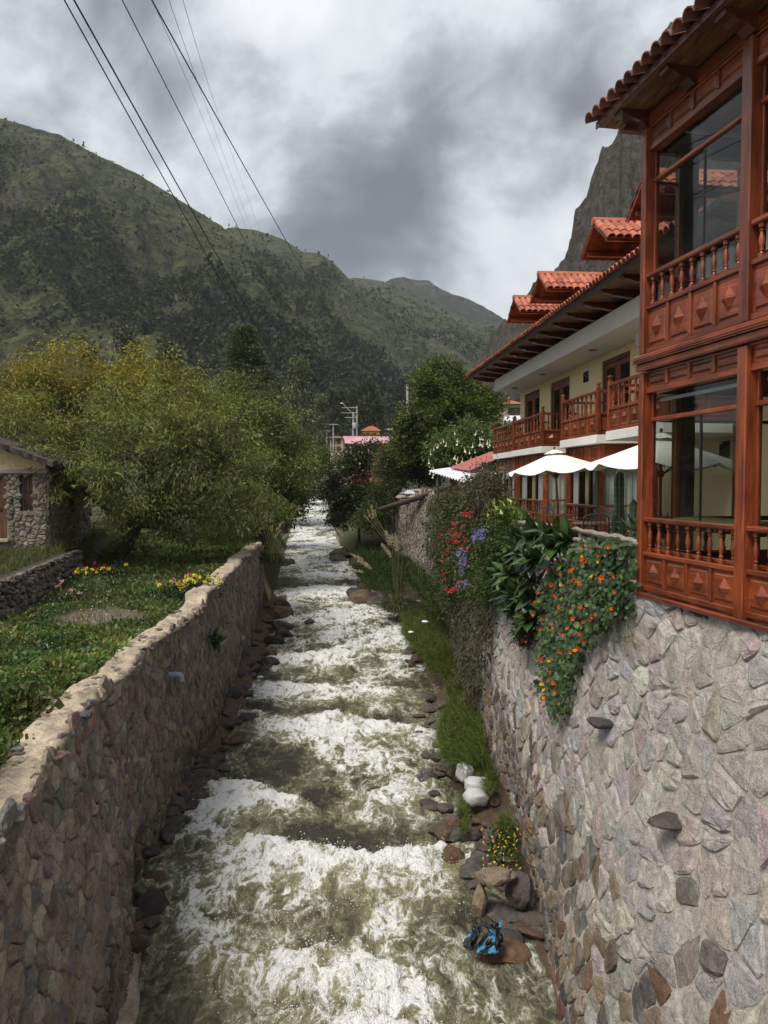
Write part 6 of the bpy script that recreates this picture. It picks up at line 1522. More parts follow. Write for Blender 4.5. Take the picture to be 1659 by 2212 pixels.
# ------------------------------------------------------------------ terrace furniture
def umbrella(c, zt, R, tilt, label, seed):
    rs = np.random.RandomState(seed); fl = 5.575
    A = T(c[0], c[1], 0) @ T(0, 0, fl) @ Matrix.Rotation(tilt[0], 4, 'X') @ Matrix.Rotation(tilt[1], 4, 'Y')
    t = thing('umbrella', (c[0], c[1], fl), label, 'umbrella', 'terrace umbrellas'); h = zt - fl
    ns, nsub, nr = 8, 6, 8; vs = []; fs = []
    drop = .40 * R / 1.05
    for i in range(nr + 1):
        f = i / nr
        for k in range(ns * nsub):
            a = 2 * math.pi * k / (ns * nsub) + .39; ph = (k % nsub) / nsub; e = math.sin(math.pi * ph)
            r = R * f * (1 - .07 * e * f); z = h - drop * (f ** .92) - .075 * e * f * f - .05 * e * max(0, f - .7) * rs.uniform(.6, 1.6)
            vs.append((r * math.cos(a), r * math.sin(a), z))
    n = ns * nsub
    for i in range(nr):
        for k in range(n): fs.append((i*n+k, (i+1)*n+k, (i+1)*n+(k+1) % n, i*n+(k+1) % n))
    can = MB().add(vs, fs).obj('canopy', MT['canvas'], t, A, smooth=False)
    vv = []; ff = []
    for i, (f, dz) in enumerate(((.02, .035), (.22, -.055))):
        for k in range(16): a = 2 * math.pi * k / 16 + .39; vv.append((R * f * math.cos(a), R * f * math.sin(a), h + dz + (.01 if k % 2 else 0)))
    ff = [(k, 16 + k, 16 + (k + 1) % 16, (k + 1) % 16) for k in range(16)]
    MB().add(vv, ff).obj('vent', MT['canvas'], can, A)
    MB().tube([(0, 0, 0), (0, 0, h + .02)], .024, 10).obj('pole', MT['woodv'], t, A, smooth=True)
    MB().lathe([(.02, h + .02), (.03, h + .04), (.02, h + .06), (.028, h + .085), (.0, h + .12)], 8).obj('finial', MT['wooddark'], t, A, smooth=True)
    MB().lathe([(.05, h - .62), (.055, h - .56), (.04, h - .52)], 10).obj('hub', MT['wooddark'], t, A)
    MB().lathe([(.25, 0), (.25, .05), (.06, .08), (.04, .3)], 14).obj('base', MT['metal'], t, A)
    for k in range(ns):
        a = 2 * math.pi * k / ns + .39; ca, sa = math.cos(a), math.sin(a)
        rb = MB().tube([(.02 * ca, .02 * sa, h - .03), (.97 * R * ca, .97 * R * sa, h - drop - .03)], .009, 4).obj('rib', MT['woodv'], t, A)
        MB().tube([(.04 * ca, .04 * sa, h - .57), (.50 * R * ca, .50 * R * sa, h - drop * .52 - .04)], .008, 4).obj('strut', MT['woodv'], rb, A)
umbrella((4.13, 18.0), 7.73, 1.12, (0, -.07), 'cream umbrella over the terrace tables, the whole canopy in view', 1)
umbrella((4.13, 11.5), 7.70, 1.13, (0, 0), 'cream umbrella half seen through the bay windows, next to the tall cactus', 2)

def cactus(px, top, Y, w, label, bend=0.0):
    X = (px - 829.5) / F * Y; zt = at(px, top, Y).z; z0 = 5.575; h = zt - z0; n = 18; vs = []; fs = []; rows = 16
    for i in range(rows + 1):
        f = i / rows; r = w * (1 if f < .9 else math.sqrt(max(0.0, 1 - ((f - .9) / .1) ** 2)) * 1.0) * (.85 + .15 * math.sin(min(1, f * 3) * 1.57)) * (1 + .03 * math.sin(f * 17))
        for k in range(n):
            a = 2 * math.pi * k / n; rr = r * (1.0 if k % 2 else .78)
            vs.append((X + bend * (1 - f) ** 2 + rr * math.cos(a), Y + rr * math.sin(a), z0 + h * f))
    for i in range(rows):
        for k in range(n): fs.append((i*n+k, i*n+(k+1) % n, (i+1)*n+(k+1) % n, (i+1)*n+k))
    t = thing('cactus', (X, Y, z0), label, 'cactus', 'columnar cacti on the terrace')
    MB().add(vs, fs).obj('column', bpy.data.materials.get('cactus_green') or plain('cactus_green', (.055, .095, .045), .55, .35, 9.0, .3, 60, .4, (1, 1, .3)), t)
    mb = MB()
    for k in range(1, n, 2):
        a = 2 * math.pi * k / n
        for z in np.arange(.08, h * .95, .09):
            f = z / h; p = (X + bend * (1 - f) ** 2 + w * 1.0 * math.cos(a), Y + w * math.sin(a), z0 + z); mb.tube([p, (p[0] + .022 * math.cos(a), p[1] + .022 * math.sin(a), p[2] + .008)], .003, 3)
    mb.obj('spines', MT['curtain'], t, kind='stuff')
cactus(1337, 1012, 12.6, .082, 'tall columnar cactus reaching up under the umbrella edge', .04)
cactus(1327, 1110, 12.3, .045, 'short thin cactus left of the tall cactus foot')
cactus(1345, 1114, 12.0, .050, 'short thick cactus right of the tall cactus foot')
cactus(1369, 1077, 11.2, .066, 'medium cactus right beside the timber bay post')
cactus(1408, 1072, 11.0, .050, 'cactus seen through the lower bay window')
cactus(1097, 1058, 24.5, .06, 'lone slim cactus at the far corner of the hotel')

def log_rail():
    t = thing('log_rail', (3.1, 15, 5.6), 'rustic railing of two grey weathered logs along the terrace edge', 'railing')
    up = ((1050, 1100), (1058, 1106), (1101, 1121), (1143, 1133), (1197, 1136), (1232, 1142), (1292, 1154), (1343, 1163), (1384, 1174))
    lo = ((1066, 1122), (1100, 1134), (1128, 1143), (1170, 1150), (1197, 1153), (1250, 1167), (1277, 1170), (1330, 1182))
    rs = np.random.RandomState(9)
    for nm, L, r in (('top_log', up, .042), ('lower_log', lo, .036)):
        pts = []
        for px, py in L: q = wall_hit(px, py); pts.append(at(px, py, q[1] - .1))
        fine = []
        for a, b in zip(pts, pts[1:]):
            for k in range(4): fine.append(a.lerp(b, k / 4) + Vector(rs.normal(0, .012, 3)))
        fine.append(pts[-1]); MB().tube(fine, [r * (1 + rs.normal(0, .12)) for _ in fine], 8).obj(nm, MT['log'], t, smooth=True)
    for px, y0, y1 in ((1101, 1118, 1150), (1165, 1132, 1170), (1255, 1146, 1190), (1352, 1162, 1200)):
        q = wall_hit(px, y0); a = at(px, y0, q[1] - .04); MB().tube([a, (a.x, a.y, 5.5)], [.035, .04], 7).obj('post', MT['log'], t, smooth=True)
log_rail()
def table(x, y, label):
    t = thing('round_table', (x, y, 5.575), label, 'table', 'terrace tables')
    MB().lathe([(.0, .70), (.40, .70), (.42, .715), (.40, .73), (.0, .73)], 18).obj('top', MT['wooddark'], t, T(x, y, 5.575), smooth=True)
    MB().tube([(0, 0, .03), (0, 0, .70)], .03, 8).obj('pedestal', MT['metal'], t, T(x, y, 5.575))
    for k in range(3): a = k * 2.094; MB().tube([(0, 0, .1), (.28 * math.cos(a), .28 * math.sin(a), .02)], .018, 5).obj('leg', MT['metal'], t, T(x, y, 5.575))
def chair(x, y, rz, label, mat='metal', seat='wooddark'):
    A = T(x, y, 5.575) @ Matrix.Rotation(rz, 4, 'Z'); t = thing('terrace_chair', (x, y, 5.575), label, 'chair', 'terrace chairs')
    MB().box(-.21, .21, -.2, .2, .42, .45, None, None, .01).obj('seat', MT[seat], t, A)
    for sx in (-1, 1):
        for sy, top in ((-1, .42), (1, .84)): MB().tube([(.2 * sx, .2 * sy, 0), (.2 * sx, .19 * sy, .42), (.2 * sx, .19 * sy + (.06 if sy > 0 else 0), top)], .012, 5).obj('leg', MT[mat], t, A)
        MB().tube([(.2 * sx, .2, .64), (.23 * sx, 0, .66), (.22 * sx, -.18, .62), (.2 * sx, -.19, .42)], .012, 5).obj('armrest', MT[mat], t, A)
    arc = [(.2 * math.cos(a), .25, .84 + .07 * math.sin(a)) for a in np.linspace(math.pi, 0, 9)]
    MB().tube(arc, .013, 5).obj('back_frame', MT[mat], t, A)
    for k in range(5): MB().tube([(-.14 + k * .07, .2, .45), (-.14 + k * .07, .25, .89)], .006, 4).obj('back_bar', MT[mat], t, A)
table(3.75, 16.6, 'round dark table under the fully seen umbrella'); table(3.7, 13.4, 'round table behind the log rail near the tall cactus')
chair(3.35, 15.9, 2.7, 'dark metal chair in front of the umbrella pole'); chair(4.4, 16.4, -1.2, 'metal chair with wooden seat right of the umbrella pole'); chair(3.2, 17.6, .6, 'metal chair at the far side of the umbrella table'); chair(3.5, 12.7, 2.9, 'low dark chair back just left of the small cacti'); chair(3.45, 19.6, 1.0, 'white painted chair beside the lilies', 'curtain', 'white')

# ------------------------------------------------------------------ rocks
def on_water(px, py, dz=.1):
    Ys = np.concatenate([np.arange(6, 40, .05), np.arange(40, 200, .5)]); D = pix_dir(px, py); Z = CAMZ + D.z * Ys / D.y
    k = np.nonzero(Z <= WATER(Ys) + dz)[0]; k = k[0] if len(k) else -1
    return Vector((D.x * Ys[k] / D.y, Ys[k], Z[k]))
def rock(px, py, wpx, label, seed, sq=(1.15, .9, .75), dz=.12, col=None, group=None, jag=.28, rz=0.0, p=None):
    p = p or on_water(px, py, dz); r = wpx / 2 * p.y / F
    A = T(*p) @ Matrix.Rotation(rz, 4, 'Z') @ Matrix.Rotation(.15 * math.sin(seed), 4, 'X')
    o = link('boulder', rock_mesh(r, sq, seed, jag, col, True), A, None, label, 'rock', group); return o
WET = (.052, .046, .042)
big = [(619, 1219, 38, 'dark boulder at the left water edge below the pampas grass'), (602, 1328, 58, 'large brown boulder at the far end of the left rock row'), (608, 1356, 50, 'reddish brown boulder below the largest one of the left row'), (612, 1370, 44, 'flat wet boulder touching the water in the left row'), (590, 1384, 44, 'black wet boulder under the reddish one on the left'), (609, 1308, 34, 'black wedge shaped rock sticking into the rapids from the left'),
       (583, 1432, 38, 'square dark boulder beside the smooth water on the left'), (585, 1412, 34, 'long dark rock pointing into the river on the left'), (441, 1676, 34, 'reddish angular stone on the dark rock pile by the left wall'),
       (770, 1283, 40, 'dark triangular boulder in the shallows on the right'), (793, 1268, 44, 'grey boulder at the root of the big pampas grass'), (762, 1262, 34, 'small dark rock left of the grey boulder'), (815, 1298, 56, 'dark boulder under the pampas grass blades'), (786, 1297, 60, 'long purple brown boulder in the right shallows'), (748, 1258, 22, 'little rock poking out near the right shallows'), (668, 1344, 22, 'small black rock awash in mid stream'), (735, 1200, 48, 'brown boulder split by foam at the right edge further up'), (700, 1075, 40, 'dark rock in the distant rapids on the right'), (730, 1210, 36, 'wet brown rock just below the split boulder')]
for k, (px, py, w, lab) in enumerate(big): rock(px, py, w, lab, 400 + k, (1.2, 1.0, .7), .10, WET if k in (4, 5, 6, 9, 15) else None, rz=k * .7)
# foot of the right wall: tan rocks, dark hollow, the big wet brown slab
rock(1036, 1945, 52, 'upright tan rock beside the dark hollow at the wall foot', 431, (.75, .8, 1.5), .30, (.26, .20, .14), jag=.3)
rock(1068, 1893, 80, 'tan cap rock bridging the dark hollow', 432, (1.2, .9, .5), .75, (.23, .18, .13), jag=.3)
rock(1122, 1925, 70, 'dark purple rock between the hollow and the wall', 433, (.9, .9, 1.2), .45, (.10, .075, .075))
rock(1082, 2060, 120, 'big flat wet brown slab below the plastic bag', 434, (1.15, .95, .45), .05, (.15, .085, .042), jag=.22)
rock(975, 1850, 62, 'wet orange brown rock washed by the river right of the wave', 435, (1.0, 1.1, .6), .08, (.125, .078, .042))
rock(958, 1800, 50, 'brown rock on the right water edge above the orange one', 436, (1.0, 1.2, .7), .10, (.10, .070, .045))
rock(1030, 1735, 90, 'rounded grey brown boulder carrying the white sacks', 437, (1.1, .8, .7), .15, (.13, .10, .075))
rock(1010, 1800, 60, 'grey boulder below the sacks', 438, (1.0, .9, .7), .15, (.085, .075, .065))
rock(1050, 1830, 52, 'dark boulder among the small yellow flowers', 439, (1.0, .9, .7), .25, (.075, .065, .058))
rock(1150, 2150, 80, 'submerged brown rock at the bottom right of the river', 440, (1.2, 1, .4), -.08, (.10, .065, .038))
rock(310, 1960, 110, 'large black wet slab at the foot of the near left wall', 441, (1.1, .9, .5), .02, WET, jag=.2)
rock(330, 1900, 60, 'wet brown rock behind the black slab on the left', 442, (1.1, .9, .5), .02, (.11, .075, .048))
rs = np.random.RandomState(77)
SH = [rock_mesh(1.0, (1.15, .95, .65), 500 + k, .3, None, False) for k in range(10)]
def filler(n, side, y0, y1, label, group, lo, hi, lm):
    for k in range(n):
        Y = y0 + (y1 - y0) * rs.rand() ** 1.3
        if side < 0: a, b = float(LWB(Y)) + .05, float(RL(Y)) + .35
        else: a, b = float(RR(Y)) - .15, float(RWB(Y)) - .05
        x = a + (b - a) * rs.rand(); w = float(WATER(Y)); zz = w + .05 + (.22 * (1 - (x - a) / (b - a + 1e-6)) if side < 0 else (float(RBZ(Y)) - w) * (x - a) / (b - a))
        s = rs.uniform(lo, hi); A = T(x, Y, zz) @ Matrix.Rotation(rs.rand() * 6.28, 4, 'Z') @ Matrix.Rotation(rs.normal(0, .3), 4, 'X') @ Matrix.Diagonal((s, s * rs.uniform(.8, 1.5), s * rs.uniform(.6, 1.0), 1))
        sp = next(b for a, b in lm if Y < a); sh = rs.randint(10)
        link('bank_rock', SH[sh], A, None, ('small ' if s < lo + (hi - lo) * .33 else 'large ' if s > lo + (hi - lo) * .7 else '') + ['brown', 'dark', 'reddish', 'grey', 'pale', 'rusty'][(500 + sh) % 6] + ' ' + label + ' ' + sp, 'rock', group)
filler(58, -1, 16.5, 40, 'rock of the row along the left wall', 'rocks along the left wall foot', .11, .33, ((18.5, 'next to the dark pile'), (22, 'below the drain pipe'), (26, 'below the leafy wall plant'), (31, 'beside the square boulder'), (99, 'near the wall end')))
filler(26, -1, 15.0, 18.5, 'wet rock in the pile by the left wave', 'dark rock pile by the left wall', .12, .26, ((16.2, 'at its near end'), (17.4, 'in its middle'), (99, 'at its far end')))
filler(10, -1, 11.0, 15.0, 'wet rock at the waterline of the near left wall', 'wet rocks at the near left wall', .10, .22, ((12.5, 'before the black slab'), (13.6, 'beside the black slab'), (99, 'beyond the black slab')))
filler(92, 1, 11.5, 24, 'muddy rock at the pale wall foot', 'rocks on the right bank', .08, .26, ((13, 'near the plastic bag'), (14.5, 'below the small yellow flowers'), (16.5, 'below the white sacks'), (19, 'beside the long grass'), (21.5, 'before the herb strip'), (99, 'below the green mound')))
filler(30, 1, 28, 48, 'rock among plants below the ruined wall', 'rocks below the ruined wall', .12, .34, ((33, 'at the big pampas grass'), (40, 'at the bent plumes'), (99, 'under the overhanging bushes')))
# soil shelf at the foot of the left wall
V = []; ys = np.arange(15, 40, .25)
for Y in ys:
    a, b = float(LWB(Y)) - .1, float(RL(Y)) + .15; w = float(WATER(Y)); h = .42 * float(sstep(16, 20, Y))
    for f in np.linspace(0, 1, 7): V.append((a + (b - a) * f, Y, w - .15 + h * (1 - f ** 3) + .06 * math.sin(Y * 3 + f * 7)))
i = (np.arange(len(ys) - 1)[:, None] * 7 + np.arange(6)[None, :]).ravel()
link('river_bank', np_mesh('river_bank', np.array(V), [np.stack([i, i + 1, i + 8, i + 7], 1)], smooth=True, mat=mortar_mat('brown_soil', (.075, .050, .034), (.15, .105, .07))), kind='structure', label='strip of brown soil at the foot of the left wall')

# ------------------------------------------------------------------ sacks, plastic bag, litter
def sack(p, size, rz, seed, label, tie=True):
    V, Fc = ICO3; rs = np.random.RandomState(seed)
    q = np.sign(V) * np.abs(V) ** .55; q = q * np.array(size) * .9
    q[:, 2] *= 1 - .35 * np.abs(V[:, 0]) ** 3; q *= (1 + .16 * fbm(V[:, 0] * 1.6, V[:, 1] * 1.6, V[:, 2] * 1.6 + seed, 3, 4) + .06 * np.sin(V[:, 0] * 9 + V[:, 1] * 5 + seed))[:, None]; q[:, 2] -= .05 * V[:, 0] ** 2
    if tie: k = sstep(.75, 1, V[:, 0]); q[:, 1] *= 1 - .8 * k; q[:, 2] *= 1 - .8 * k; q[:, 0] += .07 * k
    C = np.array((.50, .50, .50)) * (1 - .25 * np.clip(fbm(V[:, 0] * 2, V[:, 1] * 2, V[:, 2] * 2 + seed, 3, 9), 0, 1))[:, None]
    link('sandbag', np_mesh('sandbag', q, [Fc], cols=C, mat=MT['sack'], smooth=True), T(*p) @ Matrix.Rotation(rz, 4, 'Z') @ Matrix.Rotation(.12, 4, 'X'), None, label, 'sack', 'white sandbags')
m, g = new_mat('sack_plastic'); c = attr(g).outputs['Color']; finish(g, c, .45, g.bump(g.noise(worldpos(g), 22, 4, .6, .8), .7, .03), .4); MT['sack'] = m
p0 = at(1028, 1722, 15.9); sack(p0, (.29, .20, .17), .2, 1, 'lower tied white sack on the right bank, lying on a boulder')
sack(at(1030, 1693, 16.15), (.31, .20, .12), -.15, 2, 'middle white sack lying flat on the lower one'); sack(at(1004, 1668, 16.6), (.18, .2, .2), .6, 3, 'upper white sack half hidden in the grass', False)
def plastic_bag():
    t = thing('plastic_bag', tuple(at(1045, 2020, 11.1)), 'torn black and blue plastic bag caught on the rocks', 'plastic bag')
    m, g = new_mat('bag_plastic'); p = worldpos(g); wv = g('ShaderNodeTexWave', ins={'Vector': p, 'Scale': 3.6, 'Distortion': 3.5, 'Detail': 2.0}).outputs['Fac']
    nn = g.noise(g.scalevec(p, 1, 1, .35), 4.2, 2.0, .4, 1.2); c = g.mix(g.ramp(nn, [(.60, 0.0), (.63, 1.0)]), (.008, .008, .010), (.03, .24, .42)); finish(g, c, .25, g.bump(g.noise(p, 14, 4, .6, 1.0), .8, .04), .6)
    for sd, (px, py, w, h) in enumerate(((1060, 2020, 52, 66), (1022, 2018, 30, 50))):
        n, k = 22, 26; V = []
        for i in range(n + 1):
            for j in range(k + 1):
                a, b = i / n - .5, j / k; sw = .35 + .65 * abs(b - .35) ** .5 * 1.6 if sd == 0 else .6 + .5 * b
                q = at(px + a * w * sw + 7 * math.sin(b * 4 + sd), py + (b - .5) * h, 11.15 - .25 * b)
                f = float(fbm(a * 4 + sd * 9, b * 3, .5, 3, 12)); V.append((q.x, q.y - .10 * f - .12 * math.cos(a * 3), q.z + .05 * f))
        ii = (np.arange(n)[:, None] * (k + 1) + np.arange(k)[None, :]).ravel()
        link('plastic_sheet', np_mesh('plastic_sheet', np.array(V), [np.stack([ii, ii + k + 1, ii + k + 2, ii + 1], 1)], smooth=True, mat=m), None, t)
plastic_bag()
for k, (px, py, z, lab) in enumerate(((918, 1343, 1.45, 'scrap of white plastic on the bright green grass mound'), (887, 1365, 1.25, 'smaller white scrap near the water on the grass mound'), (905, 1298, 1.5, 'white scrap at the root of the big pampas grass'), (562, 1462, .6, 'broken pale shell of litter among the left bank rocks'))):
    q = on_z(px, py, z + .1) if k < 3 else on_water(px, py, .4); V, Fc = ICO2; s = .10 if k == 0 else .075
    link('plastic_scrap', np_mesh('plastic_scrap', V * (1 + .5 * fbm(V[:, 0] * 1.5 + k * 4, V[:, 1] * 1.5, V[:, 2], 3, 3))[:, None] * np.array([s * 1.4, s, s * .5]), [Fc], mat=MT['curtain']), T(*q), None, lab, 'litter')

# ------------------------------------------------------------------ garden of the left bank
def garden():
    rs = np.random.RandomState(88); parts = []; q = on_z(212, 1340, 3.6)
    def pts(n, y0, y1, pw=1.6):
        Y = y0 + (y1 - y0) * rs.rand(n) ** pw; a = np.maximum(DRYX(np.minimum(Y, 40)) + .35, -.52 * Y - 1.2); b = LWT(np.minimum(Y, 38)) - .55
        X = a + (b - a) * rs.rand(n); return X, Y
    bare = lambda X, Y: np.hypot((X - q.x) / 1.25, (Y - q.y) / 1.5) + .25 * fbm(X * 1.5, Y * 1.5, 0, 2, 3) < 1
    # low herbs: clumps of small leaves, tall and lush near the camera, thin and grassy further off
    X, Y = pts(16500, 6.0, 40); pa = fbm(X * .5, Y * .5, 9, 3, 29)
    k = ~bare(X, Y) & (rs.rand(len(X)) < np.clip(.75 + 1.3 * pa - .02 * (Y - 10), .10, 1)); X, Y, pa = X[k], Y[k], pa[k]
    tall = np.clip(1.25 - (Y - 6) / 14, .25, 1) * (1 + 1.1 * fbm(X * .8, Y * .8, 2, 3, 6)); tall = np.clip(tall, .10, 2.4) * .44
    nl = 11; Z = land_left(X, Y); n = len(X)
    off = rs.normal(0, 1, (n, nl, 3)) * np.array([.11, .11, 0]); off[..., 2] = rs.rand(n, nl) ** .7 * tall[:, None]
    P = (np.stack([X, Y, Z], 1)[:, None] + off).reshape(-1, 3); D = rs.normal(0, .8, (n * nl, 3)); D[:, 2] += .35
    lum = (1 + .9 * fbm(X * .45, Y * .45, 1, 3, 17)) * (1 + rs.normal(0, .18, n))
    kind = pn(X * 1.4, Y * 1.4, 5, 3) + rs.normal(0, .15, n)
    C = np.where(kind[:, None] < -.1, np.array((.048, .098, .030)), np.where(kind[:, None] < .22, np.array((.085, .130, .032)), np.array((.125, .135, .045)))) * lum[:, None]
    C = np.repeat(C, nl, 0) * rs.uniform(.65, 1.45, (n * nl, 1)); s = np.repeat((.050 + .0026 * Y) * (1 + .8 * np.clip(kind, -.6, .9)), nl) * rs.uniform(.5, 1.5, n * nl)
    parts.append(leaf_quads(P, D, s, s * rs.uniform(.35, .8, n * nl), C, rs, .06))
    X, Y = pts(36000, 7, 40, 1.2); k = ~bare(X, Y) | (rs.rand(len(X)) < .35); X, Y = X[k], Y[k]; n = len(X)
    C = np.array([(.10, .125, .032), (.14, .145, .045), (.07, .10, .026), (.17, .15, .07)])[rs.randint(4, size=n)] * (1 + .7 * fbm(X * .5, Y * .5, 7, 3, 11))[:, None]
    parts.append(blades(np.stack([X, Y, land_left(X, Y)], 1), rs.normal(0, .4, (n, 3)) + np.array([0, 0, 1.0]), rs.uniform(.10, .38, n) * (1 + .5 * pn(X, Y, 2, 4)), .013, C, rs, .9, 2))
    # white specks of clover
    X, Y = pts(900, 9, 34); P = np.stack([X, Y, land_left(X, Y) + rs.uniform(.12, .3, len(X))], 1)
    parts.append(leaf_quads(P, rs.normal(0, 1, (len(X), 3)), .04, .035, np.tile((.6, .6, .55), (len(X), 1)), rs))
    cloud_obj('ground_cover', parts, MT['leaf'], None, kind='stuff', label='low herbs, clover and grass of the left garden')
    # grass of the upper terrace before the house
    n = 18000; Y = rs.uniform(16, 36, n); X = DRYX(Y) - rs.rand(n) * 7 - .1
    C = np.array([(.085, .095, .028), (.065, .085, .024), (.11, .105, .035)])[rs.randint(3, size=n)] * (1 + .5 * fbm(X * .5, Y * .5, 3, 3, 11))[:, None]
    cloud_obj('terrace_grass', [blades(np.stack([X, Y, land_left(X, Y)], 1), rs.normal(0, .35, (n, 3)) + np.array([0, 0, 1.0]), rs.uniform(.15, .45, n), .02, C, rs, .8, 2)], MT['grass'], None, kind='stuff', label='rough grass on the terrace before the stone house')
    # rose bushes
    for k, (px, py, z, cols, lab, nf) in enumerate(((182, 1240, 4.0, [(.80, .72, .06), (.75, .70, .20)], 'yellow rose bush in front of the dry stone wall', 12), (245, 1235, 4.0, [(.80, .72, .06), (.40, .02, .03)], 'yellow and dark red rose bush by the leaning trunk', 8), (432, 1258, 4.15, [(.80, .72, .08), (.8, .74, .2)], 'yellow rose bush leaning on the left river wall', 20), (398, 1270, 4.05, [(.78, .70, .10), (.62, .22, .28)], 'rose bush with yellow and pink flowers left of the one at the wall', 14), (290, 1195, 4.0, [(.72, .62, .08)], 'small yellow flowering bush right of the leaning trunk', 9), (112, 1262, 3.9, [(.70, .42, .48), (.75, .6, .6)], 'pink rose stem before the dry stone wall', 5), (150, 1285, 3.8, [(.70, .42, .48)], 'low pink flower at the foot of the dry stone wall', 4))):
        c = on_z(px, py, z); t = thing('rose_bush', (c.x, c.y, float(land_left(c.x, c.y))), lab, 'bush', 'rose bushes of the garden')
        n = 700; P = np.array(c) + rs.normal(0, 1, (n, 3)) * np.array([.32, .32, .16]) - np.array([0, 0, .16]); C = np.array((.030, .052, .020)) * rs.uniform(.6, 1.5, (n, 1))
        cloud_obj('foliage', [leaf_quads(P, rs.normal(0, 1, (n, 3)), .10, .06, C, rs, .05)], MT['leaf'], t)
        for f in range(nf):
            fp = np.array(c) + np.array([rs.normal(0, .30), rs.normal(0, .2) - .12, abs(rs.normal(0, .14))]); m_ = 14; cc = np.array(cols[rs.randint(len(cols))])
            cloud_obj('flower', [leaf_quads(fp + rs.normal(0, .018, (m_, 3)), rs.normal(0, 1, (m_, 3)) + np.array([0, -.3, .5]), .07, .065, np.tile(cc, (m_, 1)) * rs.uniform(.8, 1.15, (m_, 1)), rs, .1)], MT['petal'], t)
garden()
# small flowers on the bank at the wall foot
t = thing('flower_tuft', tuple(on_z(1090, 1850, .4)), 'tuft of orange and yellow nasturtiums growing at the foot of the pale wall', 'plant')
rs = np.random.RandomState(3); P = np.array([tuple(on_z(rs.uniform(1055, 1122), rs.uniform(1795, 1880), .45)) for _ in range(420)]); P[:, 2] += rs.rand(420) * .18
cloud_obj('foliage', [leaf_quads(P, rs.normal(0, 1, (420, 3)) + np.array([0, -.2, .5]), .07, .06, np.array((.045, .075, .022)) * rs.uniform(.6, 1.5, (420, 1)), rs, .05)], MT['leaf'], t)
P = np.array([tuple(on_z(rs.uniform(1040, 1125), rs.uniform(1790, 1885), .6)) for _ in range(90)]); C = np.array([(.8, .6, .04), (.75, .15, .02), (.8, .65, .10)])[rs.randint(3, size=90)]
cloud_obj('flowers', [leaf_quads(np.repeat(P, 3, 0), rs.normal(0, 1, (270, 3)), .035, .03, np.repeat(C, 3, 0), rs)], MT['petal'], t, kind='stuff')

# ------------------------------------------------------------------ village up the river
def pole(px, top, bot, Y, r, label, arms=(), lamp=None, box=None):
    a = at(px, top, Y); b = at(px, bot, Y); t = thing('utility_pole', (b.x, b.y, b.z - 3), label, 'pole', 'utility poles up the river')
    MB().tube([(b.x, b.y, b.z - 3), a], [r * 1.3, r], 8).obj('post', MT['concrete'], t, smooth=True)
    for x0, x1, y in arms: p, q = at(x0, y, Y - .15), at(x1, y, Y - .15); MB().tube([p, q], .055, 5).obj('crossarm', MT['concrete'], t)
    if lamp: L = [at(x, y, Y) for x, y in lamp]; MB().tube(L, .05, 5).obj('lamp_arm', MT['concrete'], t); MB().box(-.35, .1, -.12, .12, -.08, .06, None, None, .04).obj('lamp_head', MT['curtain'], t, T(*L[-1]))
    if box: p = at(*box, Y - .4); MB().lathe([(.32, -.45), (.35, -.4), (.35, .35), (.28, .45)], 10, T(*p)).obj('transformer', MT['concrete'], t, smooth=True)
pole(771, 877, 945, 115, .11, 'tallest grey utility pole carrying the crossarms', ((738, 772, 881), (738, 772, 892)))
pole(763, 890, 945, 114, .12, 'grey pole with transformer and raised street lamp arm', ((745, 770, 902),), [(768, 900), (752, 884), (740, 871)], (766, 920))
pole(720, 916, 990, 100, .08, 'thin pole with short crossarm in front of the cream house', ((711, 731, 917),))
pole(706, 930, 972, 125, .08, 'smaller pole with a short crossarm, leftmost of the poles', ((699, 713, 931),))
pole(880, 831, 900, 120, .16, 'pale pole rising left of the big dark tree')
pole(853, 932, 960, 112, .07, 'street lamp on a curved arm behind the pink sheet roof', (), [(853, 932), (848, 929), (841, 927)])
def sheet(name, A, B, C_, D, waves, mat, label, amp=.03, cat='roof', th=.02):
    """corrugated sheet A-B (lower edge) to D-C (upper edge)"""
    A, B, C_, D = map(Vector, (A, B, C_, D)); n = waves * 6; vs = []; fs = []; up = (B - A).cross(D - A).normalized()
    if up.z < 0: up = -up
    for i in range(n + 1):
        f = i / n; o = up * amp * math.sin(f * waves * 2 * math.pi); a, d = A.lerp(B, f) + o, D.lerp(C_, f) + o
        vs += [a, d, a - up * th, d - up * th]
        if i: k = 4 * i; fs += [(k-4, k, k+1, k-3), (k-2, k-1, k+3, k+2), (k-4, k-2, k+2, k), (k-3, k+1, k+3, k-1)]
    return MB().add(vs, fs).mesh(name, mat, True)
PINK = plain('faded_pink_sheet', (.52, .30, .33), .6, .55, .7, 0, 1, .4, (1, .3, .3)); WHT = plain('white_sheet', (.66, .69, .71), .5, .12, 1.5); REDS = plain('faded_red_sheet', (.36, .12, .11), .65, .3, 1.5); YEL = plain('yellow_wall', (.60, .36, .09), .9, .15); TAN = plain('tan_wall', (.42, .34, .24), .9, .3, .8); RED = plain('brick_red_wall', (.26, .08, .05), .9, .2)
t = thing('sheet_roof_house', tuple(at(795, 990, 95)), 'low house with faded pink and white corrugated roof up the river', 'house')
a, b, c, d = at(746, 958, 92), at(838, 958, 92), at(850, 943, 98), at(741, 942, 98)
link('roof', sheet('roof', a, b, c, d, 22, PINK, ''), None, t); MB().box(a.x + .3, b.x - .3, 92.3, 98, 4, a.z - .1).obj('wall', RED, t)
